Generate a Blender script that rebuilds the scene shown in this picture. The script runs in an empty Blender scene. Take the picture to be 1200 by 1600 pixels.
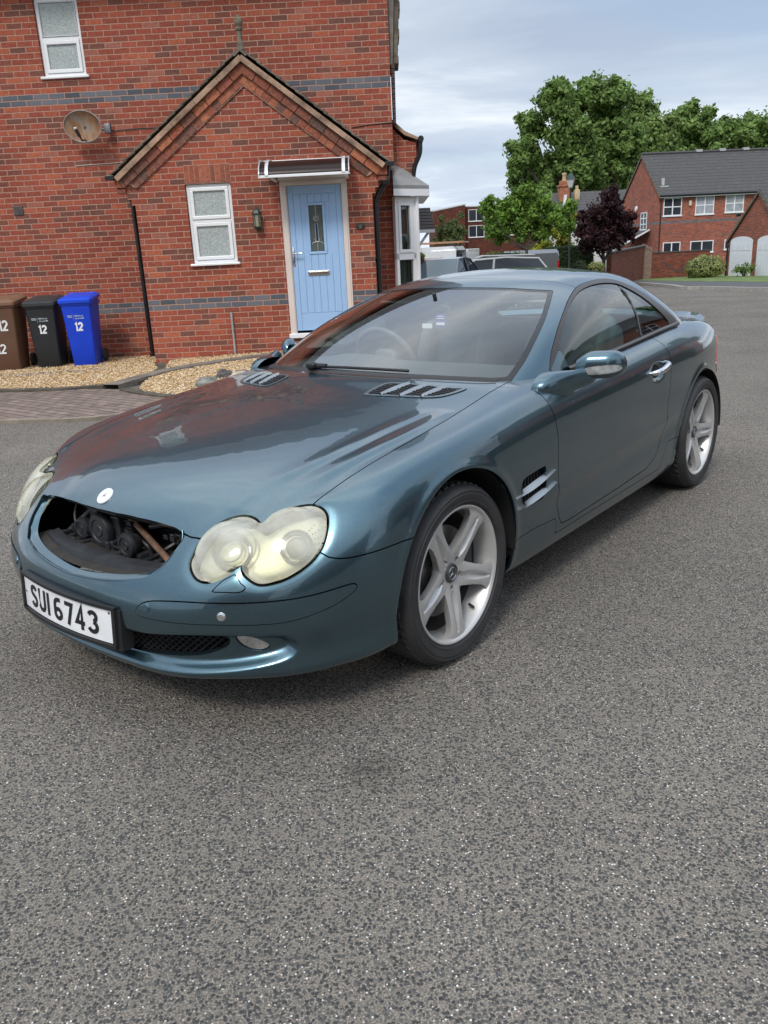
import bpy, bmesh, math, random
import numpy as np
from mathutils import Vector, Matrix
PI = math.pi
R = math.radians
random.seed(7)
rng = np.random.default_rng(7)
scene = bpy.context.scene
COL = scene.collection

# ------------------------------------------------------------------ camera
cam_d = bpy.data.cameras.new("camera")
cam = bpy.data.objects.new("camera", cam_d)
COL.objects.link(cam)
scene.camera = cam
CAM_H, PITCH, ROLL, FPX = 1.407, 0.309, 0.050, 1264.0
fw = Vector((0, math.cos(PITCH), -math.sin(PITCH)))
r0 = Vector((1, 0, 0))
d0 = fw.cross(r0)
rt = math.cos(ROLL) * r0 + math.sin(ROLL) * d0
dn = -math.sin(ROLL) * r0 + math.cos(ROLL) * d0
cam.matrix_world = Matrix(((rt.x, -dn.x, -fw.x, 0), (rt.y, -dn.y, -fw.y, 0),
                           (rt.z, -dn.z, -fw.z, CAM_H), (0, 0, 0, 1)))
cam_d.sensor_fit = 'VERTICAL'
cam_d.sensor_height = 24.0
cam_d.lens = 24.0 * FPX / 1600.0
cam_d.clip_start = 0.05
cam_d.clip_end = 2000

# ------------------------------------------------------------------ sky and sun
SUN_EL, SUN_AZ = R(48), R(200)      # azimuth clockwise from +Y (world)
world = bpy.data.worlds.new("World")
scene.world = world
world.use_nodes = True
wn, wl = world.node_tree.nodes, world.node_tree.links
wn.clear()
wout = wn.new('ShaderNodeOutputWorld')
bg = wn.new('ShaderNodeBackground')
sky = wn.new('ShaderNodeTexSky')
sky.sky_type = 'NISHITA'
sky.sun_disc = False
sky.sun_elevation = SUN_EL
sky.sun_rotation = SUN_AZ
sky.air_density = 1.0
sky.dust_density = 2.0
tc = wn.new('ShaderNodeTexCoord')
sep = wn.new('ShaderNodeSeparateXYZ')
wl.new(tc.outputs['Generated'], sep.inputs[0])
# project the direction on a cloud plane
mx = wn.new('ShaderNodeMath'); mx.operation = 'ADD'; mx.inputs[1].default_value = 0.12
mxx = wn.new('ShaderNodeMath'); mxx.operation = 'MAXIMUM'; mxx.inputs[1].default_value = 0.02
wl.new(sep.outputs['Z'], mxx.inputs[0]); wl.new(mxx.outputs[0], mx.inputs[0])
dv = wn.new('ShaderNodeVectorMath'); dv.operation = 'DIVIDE'
cb = wn.new('ShaderNodeCombineXYZ')
for k in range(3): wl.new(mx.outputs[0], cb.inputs[k])
wl.new(tc.outputs['Generated'], dv.inputs[0]); wl.new(cb.outputs[0], dv.inputs[1])
mp = wn.new('ShaderNodeMapping'); mp.inputs['Scale'].default_value = (0.62, 1.0, 0.0)
mp.inputs['Location'].default_value = (3.1, 1.7, 0)
mp.inputs['Rotation'].default_value = (0, 0, R(20))
wl.new(dv.outputs[0], mp.inputs['Vector'])
n1 = wn.new('ShaderNodeTexNoise'); n1.inputs['Scale'].default_value = 0.8
n1.inputs['Detail'].default_value = 8; n1.inputs['Roughness'].default_value = 0.56
n1.inputs['Distortion'].default_value = 0.4
wl.new(mp.outputs[0], n1.inputs['Vector'])
r1 = wn.new('ShaderNodeValToRGB')
r1.color_ramp.elements[0].position = 0.36; r1.color_ramp.elements[0].color = (3.2, 3.8, 4.8, 1)
r1.color_ramp.elements[1].position = 0.66; r1.color_ramp.elements[1].color = (9.2, 9.2, 9.2, 1)
e = r1.color_ramp.elements.new(0.50); e.color = (4.1, 4.7, 5.5, 1)
e = r1.color_ramp.elements.new(0.60); e.color = (6.0, 6.4, 6.9, 1)
wl.new(n1.outputs['Fac'], r1.inputs[0])
# cover mask: a few gaps where blue sky shows
n2 = wn.new('ShaderNodeTexNoise'); n2.inputs['Scale'].default_value = 0.8; n2.inputs['Detail'].default_value = 6
wl.new(mp.outputs[0], n2.inputs['Vector'])
r2 = wn.new('ShaderNodeMapRange'); r2.inputs[1].default_value = 0.34; r2.inputs[2].default_value = 0.46
r2.inputs[3].default_value = 0.55; r2.inputs[4].default_value = 0.97
wl.new(n2.outputs['Fac'], r2.inputs[0])
mixc = wn.new('ShaderNodeMix'); mixc.data_type = 'RGBA'
wl.new(r2.outputs[0], mixc.inputs[0])
skm = wn.new('ShaderNodeMix'); skm.data_type = 'RGBA'; skm.blend_type = 'MULTIPLY'
skm.inputs[0].default_value = 1; skm.inputs[7].default_value = (1, 1, 1, 1)
wl.new(sky.outputs[0], skm.inputs[6])
wl.new(skm.outputs[2], mixc.inputs[6]); wl.new(r1.outputs[0], mixc.inputs[7])
# brighter band of cloud near the horizon
hz = wn.new('ShaderNodeMapRange'); hz.inputs[1].default_value = 0.0; hz.inputs[2].default_value = 0.22
hz.inputs[3].default_value = 1.2; hz.inputs[4].default_value = 1.0
wl.new(sep.outputs['Z'], hz.inputs[0])
# cloud deck is brighter overhead than near the horizon
zn = wn.new('ShaderNodeMapRange'); zn.inputs[1].default_value = 0.22; zn.inputs[2].default_value = 0.85
zn.inputs[3].default_value = 1.0; zn.inputs[4].default_value = 1.9
wl.new(sep.outputs['Z'], zn.inputs[0])
zm = wn.new('ShaderNodeMath'); zm.operation = 'MULTIPLY'; wl.new(hz.outputs[0], zm.inputs[0]); wl.new(zn.outputs[0], zm.inputs[1])
hm = wn.new('ShaderNodeVectorMath'); hm.operation = 'SCALE'
wl.new(mixc.outputs[2], hm.inputs[0]); wl.new(zm.outputs[0], hm.inputs['Scale'])
wl.new(hm.outputs[0], bg.inputs['Color'])
bg.inputs['Strength'].default_value = 0.10
wl.new(bg.outputs[0], wout.inputs[0])

sun_d = bpy.data.lights.new("sun", 'SUN')
sun_d.energy = 1.4
sun_d.angle = R(14)
sun_d.color = (1.0, 0.95, 0.88)
sun = bpy.data.objects.new("sun", sun_d)
COL.objects.link(sun)
sdir = Vector((math.sin(SUN_AZ) * math.cos(SUN_EL), math.cos(SUN_AZ) * math.cos(SUN_EL), math.sin(SUN_EL)))
sun.rotation_euler = (-sdir).to_track_quat('-Z', 'Y').to_euler()

scene.view_settings.view_transform = 'Standard'
scene.view_settings.look = 'None'
scene.view_settings.exposure = 0.55
scene.view_settings.gamma = 1.0
scene.view_settings.use_curve_mapping = False
scene.cycles.max_bounces = 10
scene.cycles.transparent_max_bounces = 16
scene.cycles.use_denoising = True

# ------------------------------------------------------------------ materials
def new_mat(name):
    m = bpy.data.materials.new(name); m.use_nodes = True
    nt = m.node_tree
    return m, nt, nt.nodes['Principled BSDF']

def node(nt, typ, **kw):
    n = nt.nodes.new(typ)
    for k, v in kw.items():
        setattr(n, k, v)
    return n

def simple(name, col, rough=0.5, metal=0.0, noise=0.0, nscale=8.0, bump=0.0, bscale=60.0, coat=0.0, spec=None, emis=None, estr=0):
    m, nt, b = new_mat(name)
    c = tuple(col) + (1,) if len(col) == 3 else tuple(col)
    b.inputs['Base Color'].default_value = c
    b.inputs['Roughness'].default_value = rough
    b.inputs['Metallic'].default_value = metal
    b.inputs['Coat Weight'].default_value = coat
    if spec is not None: b.inputs['Specular IOR Level'].default_value = spec
    if noise > 0:
        t = node(nt, 'ShaderNodeTexCoord')
        n = node(nt, 'ShaderNodeTexNoise'); n.inputs['Scale'].default_value = nscale; n.inputs['Detail'].default_value = 5
        nt.links.new(t.outputs['Object'], n.inputs['Vector'])
        mr = node(nt, 'ShaderNodeMapRange'); mr.inputs[1].default_value = 0.3; mr.inputs[2].default_value = 0.7
        mr.inputs[3].default_value = 1 - noise; mr.inputs[4].default_value = 1 + noise
        nt.links.new(n.outputs['Fac'], mr.inputs[0])
        vm = node(nt, 'ShaderNodeVectorMath', operation='SCALE'); vm.inputs[0].default_value = c[:3]
        nt.links.new(mr.outputs[0], vm.inputs['Scale'])
        nt.links.new(vm.outputs[0], b.inputs['Base Color'])
        rr = node(nt, 'ShaderNodeMapRange'); rr.inputs[3].default_value = max(0, rough - noise * .25); rr.inputs[4].default_value = min(1, rough + noise * .25)
        nt.links.new(n.outputs['Fac'], rr.inputs[0]); nt.links.new(rr.outputs[0], b.inputs['Roughness'])
    if bump > 0:
        t = node(nt, 'ShaderNodeTexCoord')
        n = node(nt, 'ShaderNodeTexNoise'); n.inputs['Scale'].default_value = bscale; n.inputs['Detail'].default_value = 6
        nt.links.new(t.outputs['Object'], n.inputs['Vector'])
        bp = node(nt, 'ShaderNodeBump'); bp.inputs['Strength'].default_value = bump; bp.inputs['Distance'].default_value = 0.01
        nt.links.new(n.outputs['Fac'], bp.inputs['Height']); nt.links.new(bp.outputs[0], b.inputs['Normal'])
    return m

# ------------------------------------------------------------------ object helpers
def tag(o, label=None, cat=None, group=None, kind=None):
    if label: o['label'] = label
    if cat: o['category'] = cat
    if group: o['group'] = group
    if kind: o['kind'] = kind
    return o

def empty(name, loc=(0, 0, 0), rz=0.0, label=None, cat=None, group=None):
    o = bpy.data.objects.new(name, None); COL.objects.link(o)
    o.location = loc; o.rotation_euler = (0, 0, rz); o.empty_display_size = 0.2
    return tag(o, label, cat, group)

def copy_tree(o, parent=None):
    c = o.copy(); COL.objects.link(c)
    if parent is not None: c.parent = parent
    for ch in [x for x in o.children]:
        copy_tree(ch, c)
    return c

def link_mesh(name, me, mats, parent=None):
    o = bpy.data.objects.new(name, me); COL.objects.link(o)
    if not isinstance(mats, (list, tuple)): mats = [mats]
    for m in mats: me.materials.append(m)
    if parent is not None: o.parent = parent
    return o

def smooth(me, angle=None):
    me.polygons.foreach_set('use_smooth', [True] * len(me.polygons))
    if angle is not None:
        try: me.set_sharp_from_angle(angle=angle)
        except Exception: pass

class MB:
    """collects shapes for one mesh object"""
    def __init__(s):
        s.v = []; s.f = []; s.mi = []; s.sm = []
    def add(s, V, F, mi=0, sm=False):
        o = len(s.v); s.v.extend([tuple(p) for p in V])
        for f in F:
            s.f.append([i + o for i in f]); s.mi.append(mi); s.sm.append(sm)
        return s
    def box(s, x0, x1, y0, y1, z0, z1, mi=0):
        V = [(x, y, z) for z in (z0, z1) for y in (y0, y1) for x in (x0, x1)]
        return s.add(V, [(0, 2, 3, 1), (4, 5, 7, 6), (0, 1, 5, 4), (2, 6, 7, 3), (0, 4, 6, 2), (1, 3, 7, 5)], mi)
    def bbox(s, x0, x1, y0, y1, z0, z1, b=0.005, mi=0):
        """box with chamfered edges"""
        bm = bmesh.new(); bmesh.ops.create_cube(bm, size=1)
        for v in bm.verts:
            v.co = Vector(((x0 + x1) / 2 + v.co.x * (x1 - x0), (y0 + y1) / 2 + v.co.y * (y1 - y0), (z0 + z1) / 2 + v.co.z * (z1 - z0)))
        bmesh.ops.bevel(bm, geom=list(bm.edges), offset=b, segments=2, profile=0.5, affect='EDGES')
        return s.bm(bm, mi)
    def bm(s, bm, mi=0, sm=False, mat=None):
        bm.verts.ensure_lookup_table(); bm.verts.index_update()
        V = [(mat @ v.co) if mat is not None else v.co for v in bm.verts]
        s.add([tuple(v) for v in V], [[v.index for v in f.verts] for f in bm.faces], mi, sm); bm.free(); return s
    def prism(s, pts, a0, a1, axis='y', mi=0, caps=True):
        """polygon pts (2d) extruded along axis; 'y': pts are (x,z); 'x': (y,z); 'z': (x,y)"""
        n = len(pts)
        def P(p, a):
            return {'y': (p[0], a, p[1]), 'x': (a, p[0], p[1]), 'z': (p[0], p[1], a)}[axis]
        V = [P(p, a0) for p in pts] + [P(p, a1) for p in pts]
        F = [(i, (i + 1) % n, (i + 1) % n + n, i + n) for i in range(n)]
        if caps: F += [list(range(n))[::-1], list(range(n, 2 * n))]
        return s.add(V, F, mi)
    def tube(s, pts, r, seg=10, mi=0, caps=True, closed=False):
        pts = [Vector(p) for p in pts]; n = len(pts)
        rr = r if isinstance(r, (list, tuple)) else [r] * n
        V = []; F = []; up = None
        for i, p in enumerate(pts):
            if closed: d = pts[(i + 1) % n] - pts[i - 1]
            else: d = pts[min(i + 1, n - 1)] - pts[max(i - 1, 0)]
            d.normalize()
            if up is None:
                up = Vector((0, 0, 1)) if abs(d.z) < 0.9 else Vector((1, 0, 0))
            a = d.cross(up); a.normalize(); b = a.cross(d); b.normalize(); up = b
            for k in range(seg):
                t = 2 * PI * k / seg
                V.append(p + rr[i] * (math.cos(t) * a + math.sin(t) * b))
        m = n if closed else n - 1
        for i in range(m):
            for k in range(seg):
                j = (i + 1) % n
                F.append((i * seg + k, i * seg + (k + 1) % seg, j * seg + (k + 1) % seg, j * seg + k))
        if caps and not closed:
            F.append(list(range(seg))); F.append(list(range((n - 1) * seg, n * seg))[::-1])
        s.add(V, F, mi, True); return s
    def lathe(s, prof, seg=32, axis='z', c=(0, 0, 0), mi=0, a0=0, a1=2 * PI):
        """prof: list of (r, h)"""
        full = abs(a1 - a0 - 2 * PI) < 1e-6
        n = len(prof); V = []; F = []; m = seg if full else seg + 1
        for k in range(m):
            t = a0 + (a1 - a0) * k / seg
            for r, h in prof:
                x, y = r * math.cos(t), r * math.sin(t)
                p = {'z': (x, y, h), 'x': (h, x, y), 'y': (x, h, y)}[axis]
                V.append((p[0] + c[0], p[1] + c[1], p[2] + c[2]))
        for k in range(seg):
            j = (k + 1) % m
            for i in range(n - 1):
                F.append((k * n + i, j * n + i, j * n + i + 1, k * n + i + 1))
        s.add(V, F, mi, True); return s
    def cyl(s, p0, p1, r, seg=16, mi=0):
        return s.tube([p0, p1], r, seg, mi)
    def ball(s, c, r, seg=16, mi=0):
        rx, ry, rz = r if isinstance(r, (tuple, list)) else (r, r, r)
        V = []; F = []; h = seg // 2
        for i in range(h + 1):
            for k in range(seg):
                a = PI * i / h; t = 2 * PI * k / seg
                V.append((c[0] + rx * math.sin(a) * math.cos(t), c[1] + ry * math.sin(a) * math.sin(t), c[2] + rz * math.cos(a)))
        for i in range(h):
            for k in range(seg):
                F.append((i * seg + k, (i + 1) * seg + k, (i + 1) * seg + (k + 1) % seg, i * seg + (k + 1) % seg))
        s.add(V, F, mi, True); return s
    def build(s, name, mats, parent=None, angle=None, recalc=True):
        me = bpy.data.meshes.new(name)
        me.from_pydata(s.v, [], s.f)
        me.polygons.foreach_set('material_index', s.mi)
        me.polygons.foreach_set('use_smooth', s.sm)
        me.update()
        if recalc:
            b = bmesh.new(); b.from_mesh(me)
            bmesh.ops.remove_doubles(b, verts=b.verts, dist=1e-5)
            bmesh.ops.delete(b, geom=[v for v in b.verts if not v.link_faces], context='VERTS')
            bmesh.ops.recalc_face_normals(b, faces=b.faces); b.to_mesh(me); b.free()
        o = link_mesh(name, me, mats, parent)
        if any(s.sm):
            try: me.set_sharp_from_angle(angle=angle if angle else R(40))
            except Exception: pass
        return o
# ------------------------------------------------------------------ surface tools (car panels)
class Surf:
    """triangle/quad soup with normals; V (n,3), N (n,3), F list of index tuples"""
    def __init__(s, V, N, F): s.V, s.N, s.F = np.asarray(V, float), np.asarray(N, float), F
    def clip(s, f):
        """keep f>0 (f per vertex)"""
        f = np.asarray(f, float)
        f = np.where(np.abs(f) < 1e-7, 1e-7, f)
        pos = f > 0
        newV = []; newN = []; cache = {}; nv = len(s.V); out = []
        def cut(a, b):
            k = (a, b) if a < b else (b, a)
            if k in cache: return cache[k]
            t = f[a] / (f[a] - f[b])
            newV.append(s.V[a] * (1 - t) + s.V[b] * t); newN.append(s.N[a] * (1 - t) + s.N[b] * t)
            cache[k] = nv + len(newV) - 1
            return cache[k]
        for F in s.F:
            ins = [pos[i] for i in F]
            if all(ins): out.append(F); continue
            if not any(ins): continue
            poly = []
            n = len(F)
            for i in range(n):
                a, b = F[i], F[(i + 1) % n]
                if pos[a]: poly.append(a)
                if pos[a] != pos[b]: poly.append(cut(a, b))
            if len(poly) >= 3: out.append(tuple(poly))
        V = np.vstack([s.V] + ([np.array(newV)] if newV else [])); N = np.vstack([s.N] + ([np.array(newN)] if newN else []))
        used = np.zeros(len(V), bool)
        for F in out: used[list(F)] = True
        idx = -np.ones(len(V), int); idx[used] = np.arange(used.sum())
        return Surf(V[used], N[used], [tuple(idx[list(F)]) for F in out])
    def boundary(s):
        cnt = {}
        for F in s.F:
            n = len(F)
            for i in range(n):
                a, b = F[i], F[(i + 1) % n]
                if (b, a) in cnt: del cnt[(b, a)]
                else: cnt[(a, b)] = 1
        return list(cnt)
    def moved(s, fn):
        return Surf(fn(s.V), s.N, s.F)
    def obj(s, name, mat, parent, rim=0.012, off=0.0, mats=None):
        """mesh with inward-turned edges"""
        N = s.N / np.maximum(np.linalg.norm(s.N, axis=1, keepdims=True), 1e-9)
        V = s.V + N * off
        nv = len(V); faces = list(s.F); allV = [V]; allN = [N]
        if rim > 0:
            be = s.boundary()
            bi = sorted(set([a for a, b in be] + [b for a, b in be]))
            m = {v: nv + k for k, v in enumerate(bi)}; m2 = {v: nv + len(bi) + k for k, v in enumerate(bi)}
            allV.append(V[bi]); allV.append(V[bi] - N[bi] * rim)
            for a, b in be: faces.append((m[b], m[a], m2[a], m2[b]))
        VV = np.vstack(allV)
        me = bpy.data.meshes.new(name)
        me.from_pydata(VV.tolist(), [], [tuple(int(i) for i in f) for f in faces])
        me.polygons.foreach_set('use_smooth', [True] * len(faces))
        me.update()
        nm = np.zeros((len(VV), 3)); nm[:nv] = N
        me.normals_split_custom_set_from_vertices(nm.tolist())
        return link_mesh(name, me, mat, parent)

def pip(P, poly):
    x, y = P[:, 0], P[:, 1]; ins = np.zeros(len(P), bool); n = len(poly)
    for i in range(n):
        x1, y1 = poly[i]; x2, y2 = poly[(i + 1) % n]
        if y1 == y2: continue
        c = ((y1 > y) != (y2 > y)) & (x < (x2 - x1) * (y - y1) / (y2 - y1) + x1)
        ins ^= c
    return ins

def sdf(P, poly):
    """signed distance, >0 inside closed polygon"""
    P = np.asarray(P, float); poly = np.asarray(poly, float)
    d = np.full(len(P), 1e9)
    for i in range(len(poly)):
        a = poly[i]; b = poly[(i + 1) % len(poly)]; ab = b - a; L = ab @ ab
        if L < 1e-16: continue
        t = np.clip(((P - a) @ ab) / L, 0, 1)
        d = np.minimum(d, np.hypot(*(P - a - t[:, None] * ab).T))
    return np.where(pip(P, poly), d, -d)

def spl(pts, n=8, closed=True):
    """Catmull-Rom through 2d/3d points"""
    p = np.asarray(pts, float); m = len(p); out = []
    rngi = range(m) if closed else range(m - 1)
    for i in rngi:
        if closed: a, b, c, d = p[i - 1], p[i], p[(i + 1) % m], p[(i + 2) % m]
        else: a, b, c, d = p[max(i - 1, 0)], p[i], p[i + 1], p[min(i + 2, m - 1)]
        for k in range(n):
            t = k / n
            out.append(0.5 * ((2 * b) + (c - a) * t + (2 * a - 5 * b + 4 * c - d) * t * t + (3 * b - a - 3 * c + d) * t ** 3))
    if not closed: out.append(p[-1])
    return np.array(out)

def smin(*a):
    r = a[0]
    for b in a[1:]: r = np.minimum(r, b)
    return r

def dome_cage(belt, patch_rows, nf, nr):
    """belt[i][j]: column i around (front centre to rear centre), row j up. The top ring is closed by
    a patch: nf columns make the front edge (0..nf), nr columns the rear edge; patch_rows[r] = inner
    points from the side inwards to the centre for each side column strictly between the corners."""
    nc = len(belt); nj = len(belt[0]); V = []; F = []
    for c in belt: V += [tuple(p) for p in c]
    idx = lambda i, j: i * nj + j
    for i in range(nc - 1):
        for j in range(nj - 1):
            F.append((idx(i, j), idx(i + 1, j), idx(i + 1, j + 1), idx(i, j + 1)))
    top = [idx(i, nj - 1) for i in range(nc)]
    c1 = nf; c2 = nc - 1 - nr
    rows = [[top[c1 - k] for k in range(nf + 1)]]
    for r, inner in enumerate(patch_rows):
        row = [top[c1 + 1 + r]]
        for p in inner: row.append(len(V)); V.append(tuple(p))
        rows.append(row)
    rows.append([top[c2 + k] for k in range(nr + 1)])
    for a, b in zip(rows[:-1], rows[1:]):
        for k in range(nf): F.append((a[k], b[k], b[k + 1], a[k + 1]))
    return V, F

def subsurf(V, F, levels, mirror=True, creases=None, fit=3):
    me = bpy.data.meshes.new('tmp'); me.from_pydata([tuple(v) for v in V], [], F)
    b = bmesh.new(); b.from_mesh(me)
    if mirror:
        g = list(b.verts) + list(b.edges) + list(b.faces)
        r = bmesh.ops.duplicate(b, geom=g)
        nf_ = [x for x in r['geom'] if isinstance(x, bmesh.types.BMFace)]
        for x in r['geom']:
            if isinstance(x, bmesh.types.BMVert): x.co.x = -x.co.x
        for f in nf_: f.normal_flip()
        bmesh.ops.remove_doubles(b, verts=b.verts, dist=1e-5)
    if creases:
        cl = b.edges.layers.float.get('crease_edge') or b.edges.layers.float.new('crease_edge')
        for e_ in b.edges:
            m_ = (e_.verts[0].co + e_.verts[1].co) / 2
            c_ = creases(e_.verts[0].co, e_.verts[1].co)
            if c_: e_[cl] = c_
    b.to_mesh(me); b.free()
    o = bpy.data.objects.new('tmp', me); COL.objects.link(o)
    s = o.modifiers.new('s', 'SUBSURF'); s.boundary_smooth = 'PRESERVE_CORNERS'
    n0 = len(me.vertices); T = np.empty(n0 * 3); me.vertices.foreach_get('co', T); T = T.reshape(-1, 3); P = T.copy()
    for it in range(fit):
        s.levels = 2
        dg = bpy.context.evaluated_depsgraph_get(); dg.update()
        m2 = o.evaluated_get(dg).to_mesh(); L = np.empty(len(m2.vertices) * 3); m2.vertices.foreach_get('co', L)
        P = P + 0.9 * (T - L.reshape(-1, 3)[:n0]); me.vertices.foreach_set('co', P.ravel()); me.update()
        o.evaluated_get(dg).to_mesh_clear()
    s.levels = levels; s.render_levels = levels
    dg = bpy.context.evaluated_depsgraph_get(); dg.update()
    ev = o.evaluated_get(dg); m2 = ev.to_mesh()
    n = len(m2.vertices)
    VV = np.empty(n * 3); m2.vertices.foreach_get('co', VV); VV = VV.reshape(-1, 3)
    NN = np.empty(n * 3); m2.vertices.foreach_get('normal', NN); NN = NN.reshape(-1, 3)
    FF = [tuple(p.vertices) for p in m2.polygons]
    ev.to_mesh_clear(); bpy.data.objects.remove(o); bpy.data.meshes.remove(me)
    S = Surf(VV, NN, FF)
    # outward normals
    c = VV.mean(0)
    if np.mean(np.sum((VV - c) * NN, axis=1)) < 0:
        S.N = -S.N; S.F = [f[::-1] for f in S.F]
    return S

def renormal(S):
    N = np.zeros_like(S.V)
    by = {}
    for f in S.F: by.setdefault(len(f), []).append(f)
    for n_, fs in by.items():
        q = np.array(fs); k0 = (0, 1, 2) if n_ == 3 else (0, n_ // 2, 1, (n_ // 2 + 1) % n_)
        if n_ == 3: n = np.cross(S.V[q[:, 1]] - S.V[q[:, 0]], S.V[q[:, 2]] - S.V[q[:, 0]])
        else: n = np.cross(S.V[q[:, k0[1]]] - S.V[q[:, 0]], S.V[q[:, k0[3]]] - S.V[q[:, 1]])
        for k in range(n_): np.add.at(N, q[:, k], n)
    S.N = N / np.maximum(np.linalg.norm(N, axis=1, keepdims=True), 1e-12)
    return S

def pline_dist(P, pl):
    """distance to an open polyline, parameter along it (0..1)"""
    d = np.full(len(P), 1e9); tt = np.zeros(len(P)); n = len(pl) - 1
    for i in range(n):
        a = pl[i]; ab = pl[i + 1] - a; t = np.clip(((P - a) @ ab) / (ab @ ab), 0, 1)
        q = np.hypot(*(P - a - t[:, None] * ab).T); m = q < d
        d[m] = q[m]; tt[m] = (i + t[m]) / n
    return d, tt

def grid_surf(fn, us, vs):
    P = np.array([[fn(u, v) for v in vs] for u in us]); nu, nv = len(us), len(vs)
    F = [(i * nv + j, (i + 1) * nv + j, (i + 1) * nv + j + 1, i * nv + j + 1) for i in range(nu - 1) for j in range(nv - 1)]
    return renormal(Surf(P.reshape(-1, 3), np.zeros((nu * nv, 3)), F))

def sstep(x, a, b):
    t = np.clip((x - a) / (b - a), 0, 1); return t * t * (3 - 2 * t)

# ------------------------------------------------------------------ stroke lettering (flat ribbons, in x/z, y = 0 facing -y)
def arc(cx, cy, rx, ry, a0, a1, n=14):
    return [(cx + rx * math.cos(R(a0 + (a1 - a0) * k / n)), cy + ry * math.sin(R(a0 + (a1 - a0) * k / n))) for k in range(n + 1)]
# glyphs in a unit box: x 0..0.62, y 0..1
GLYPH = {
 'S': [arc(.31,.74,.25,.20,20,180,10)[0:] + arc(.31,.74,.25,.2,180,255,6)[1:] + arc(.31,.27,.25,.22,75,-90,12)[1:] + arc(.31,.27,.25,.22,-90,-160,8)[1:]],
 'U': [[(.06,1),(.06,.28)] + arc(.31,.30,.25,.24,180,360,14) + [(.56,1)]],
 'I': [[(.09,0),(.09,1)]],
 '6': [[(.52,.94),(.38,.94)] + arc(.33,.66,.27,.28,90,180,8)[1:] + [(.06,.32)] + arc(.31,.28,.25,.22,180,540,24)],
 '7': [[(.04,.94),(.56,.94),(.26,0)]],
 '4': [[(.42,0),(.42,.98),(.04,.28),(.60,.28)]],
 '3': [arc(.29,.74,.24,.20,160,-75,14) , arc(.29,.28,.27,.22,80,-160,16)],
 '1': [[(.04,.76),(.20,.94),(.20,0)]],
 '2': [arc(.31,.70,.24,.24,170,-25,14) + [(.06,.06),(.58,.06)]],
}
GW = {'I': .18, '1': .30}
def strokes(mb, text, x0, z0, h, wd, st, gap, y=0.0, spacegap=None, mi=0, th=0.0015, P=None):
    """text with glyph height h, glyph width wd, stroke st"""
    x = x0
    for ch in text:
        if ch == ' ': x += spacegap or wd; continue
        sx = wd / .62
        for pl in GLYPH[ch]:
            lo, hi = st / 2, h - st / 2
            pts = [Vector((x + st / 2 + (p[0] - .06) / .5 * (wd - st) if ch not in 'I1' else x + st / 2 + (p[0] - (.09 if ch == 'I' else .04)) * sx * .9,
                           z0 + lo + (p[1] - .06) / .88 * (hi - lo) if .05 < p[1] < .95 else z0 + (h if p[1] > .5 else 0))) for p in pl]
            V = []; n = len(pts)
            for i, p in enumerate(pts):
                d1 = (p - pts[i - 1]).normalized() if i else (pts[1] - p).normalized()
                d2 = (pts[i + 1] - p).normalized() if i < n - 1 else d1
                nn = Vector((-d1.y, d1.x)) + Vector((-d2.y, d2.x)); nn.normalize()
                k = min(1 / max(nn.dot(Vector((-d1.y, d1.x))), .4), 2.0)
                V += [p + nn * k * st / 2, p - nn * k * st / 2]
            V3 = [(v.x, y - th, v.y) for v in V] + [(v.x, y, v.y) for v in V]
            if P: V3 = [P(*v) for v in V3]
            m = len(V); F = []
            for i in range(n - 1):
                a = 2 * i
                F += [(a, a + 1, a + 3, a + 2), (a + m, a + 2 + m, a + 3 + m, a + 1 + m), (a, a + 2, a + 2 + m, a + m), (a + 1, a + 1 + m, a + 3 + m, a + 3)]
            mb.add(V3, F, mi)
        x += (GW[ch] * sx * .9 if ch in GW else wd) + gap
        if ch == 'I': x += 0
    return x
# ------------------------------------------------------------------ car: shape (local frame: +x car's left, +y rearwards)
PSI = -0.681
CAR = Vector((-(math.cos(PSI) * 2.337 - math.sin(PSI) * -2.194), -(math.sin(PSI) * 2.337 + math.cos(PSI) * -2.194), 0))

def col(*rows): return list(rows)
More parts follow.
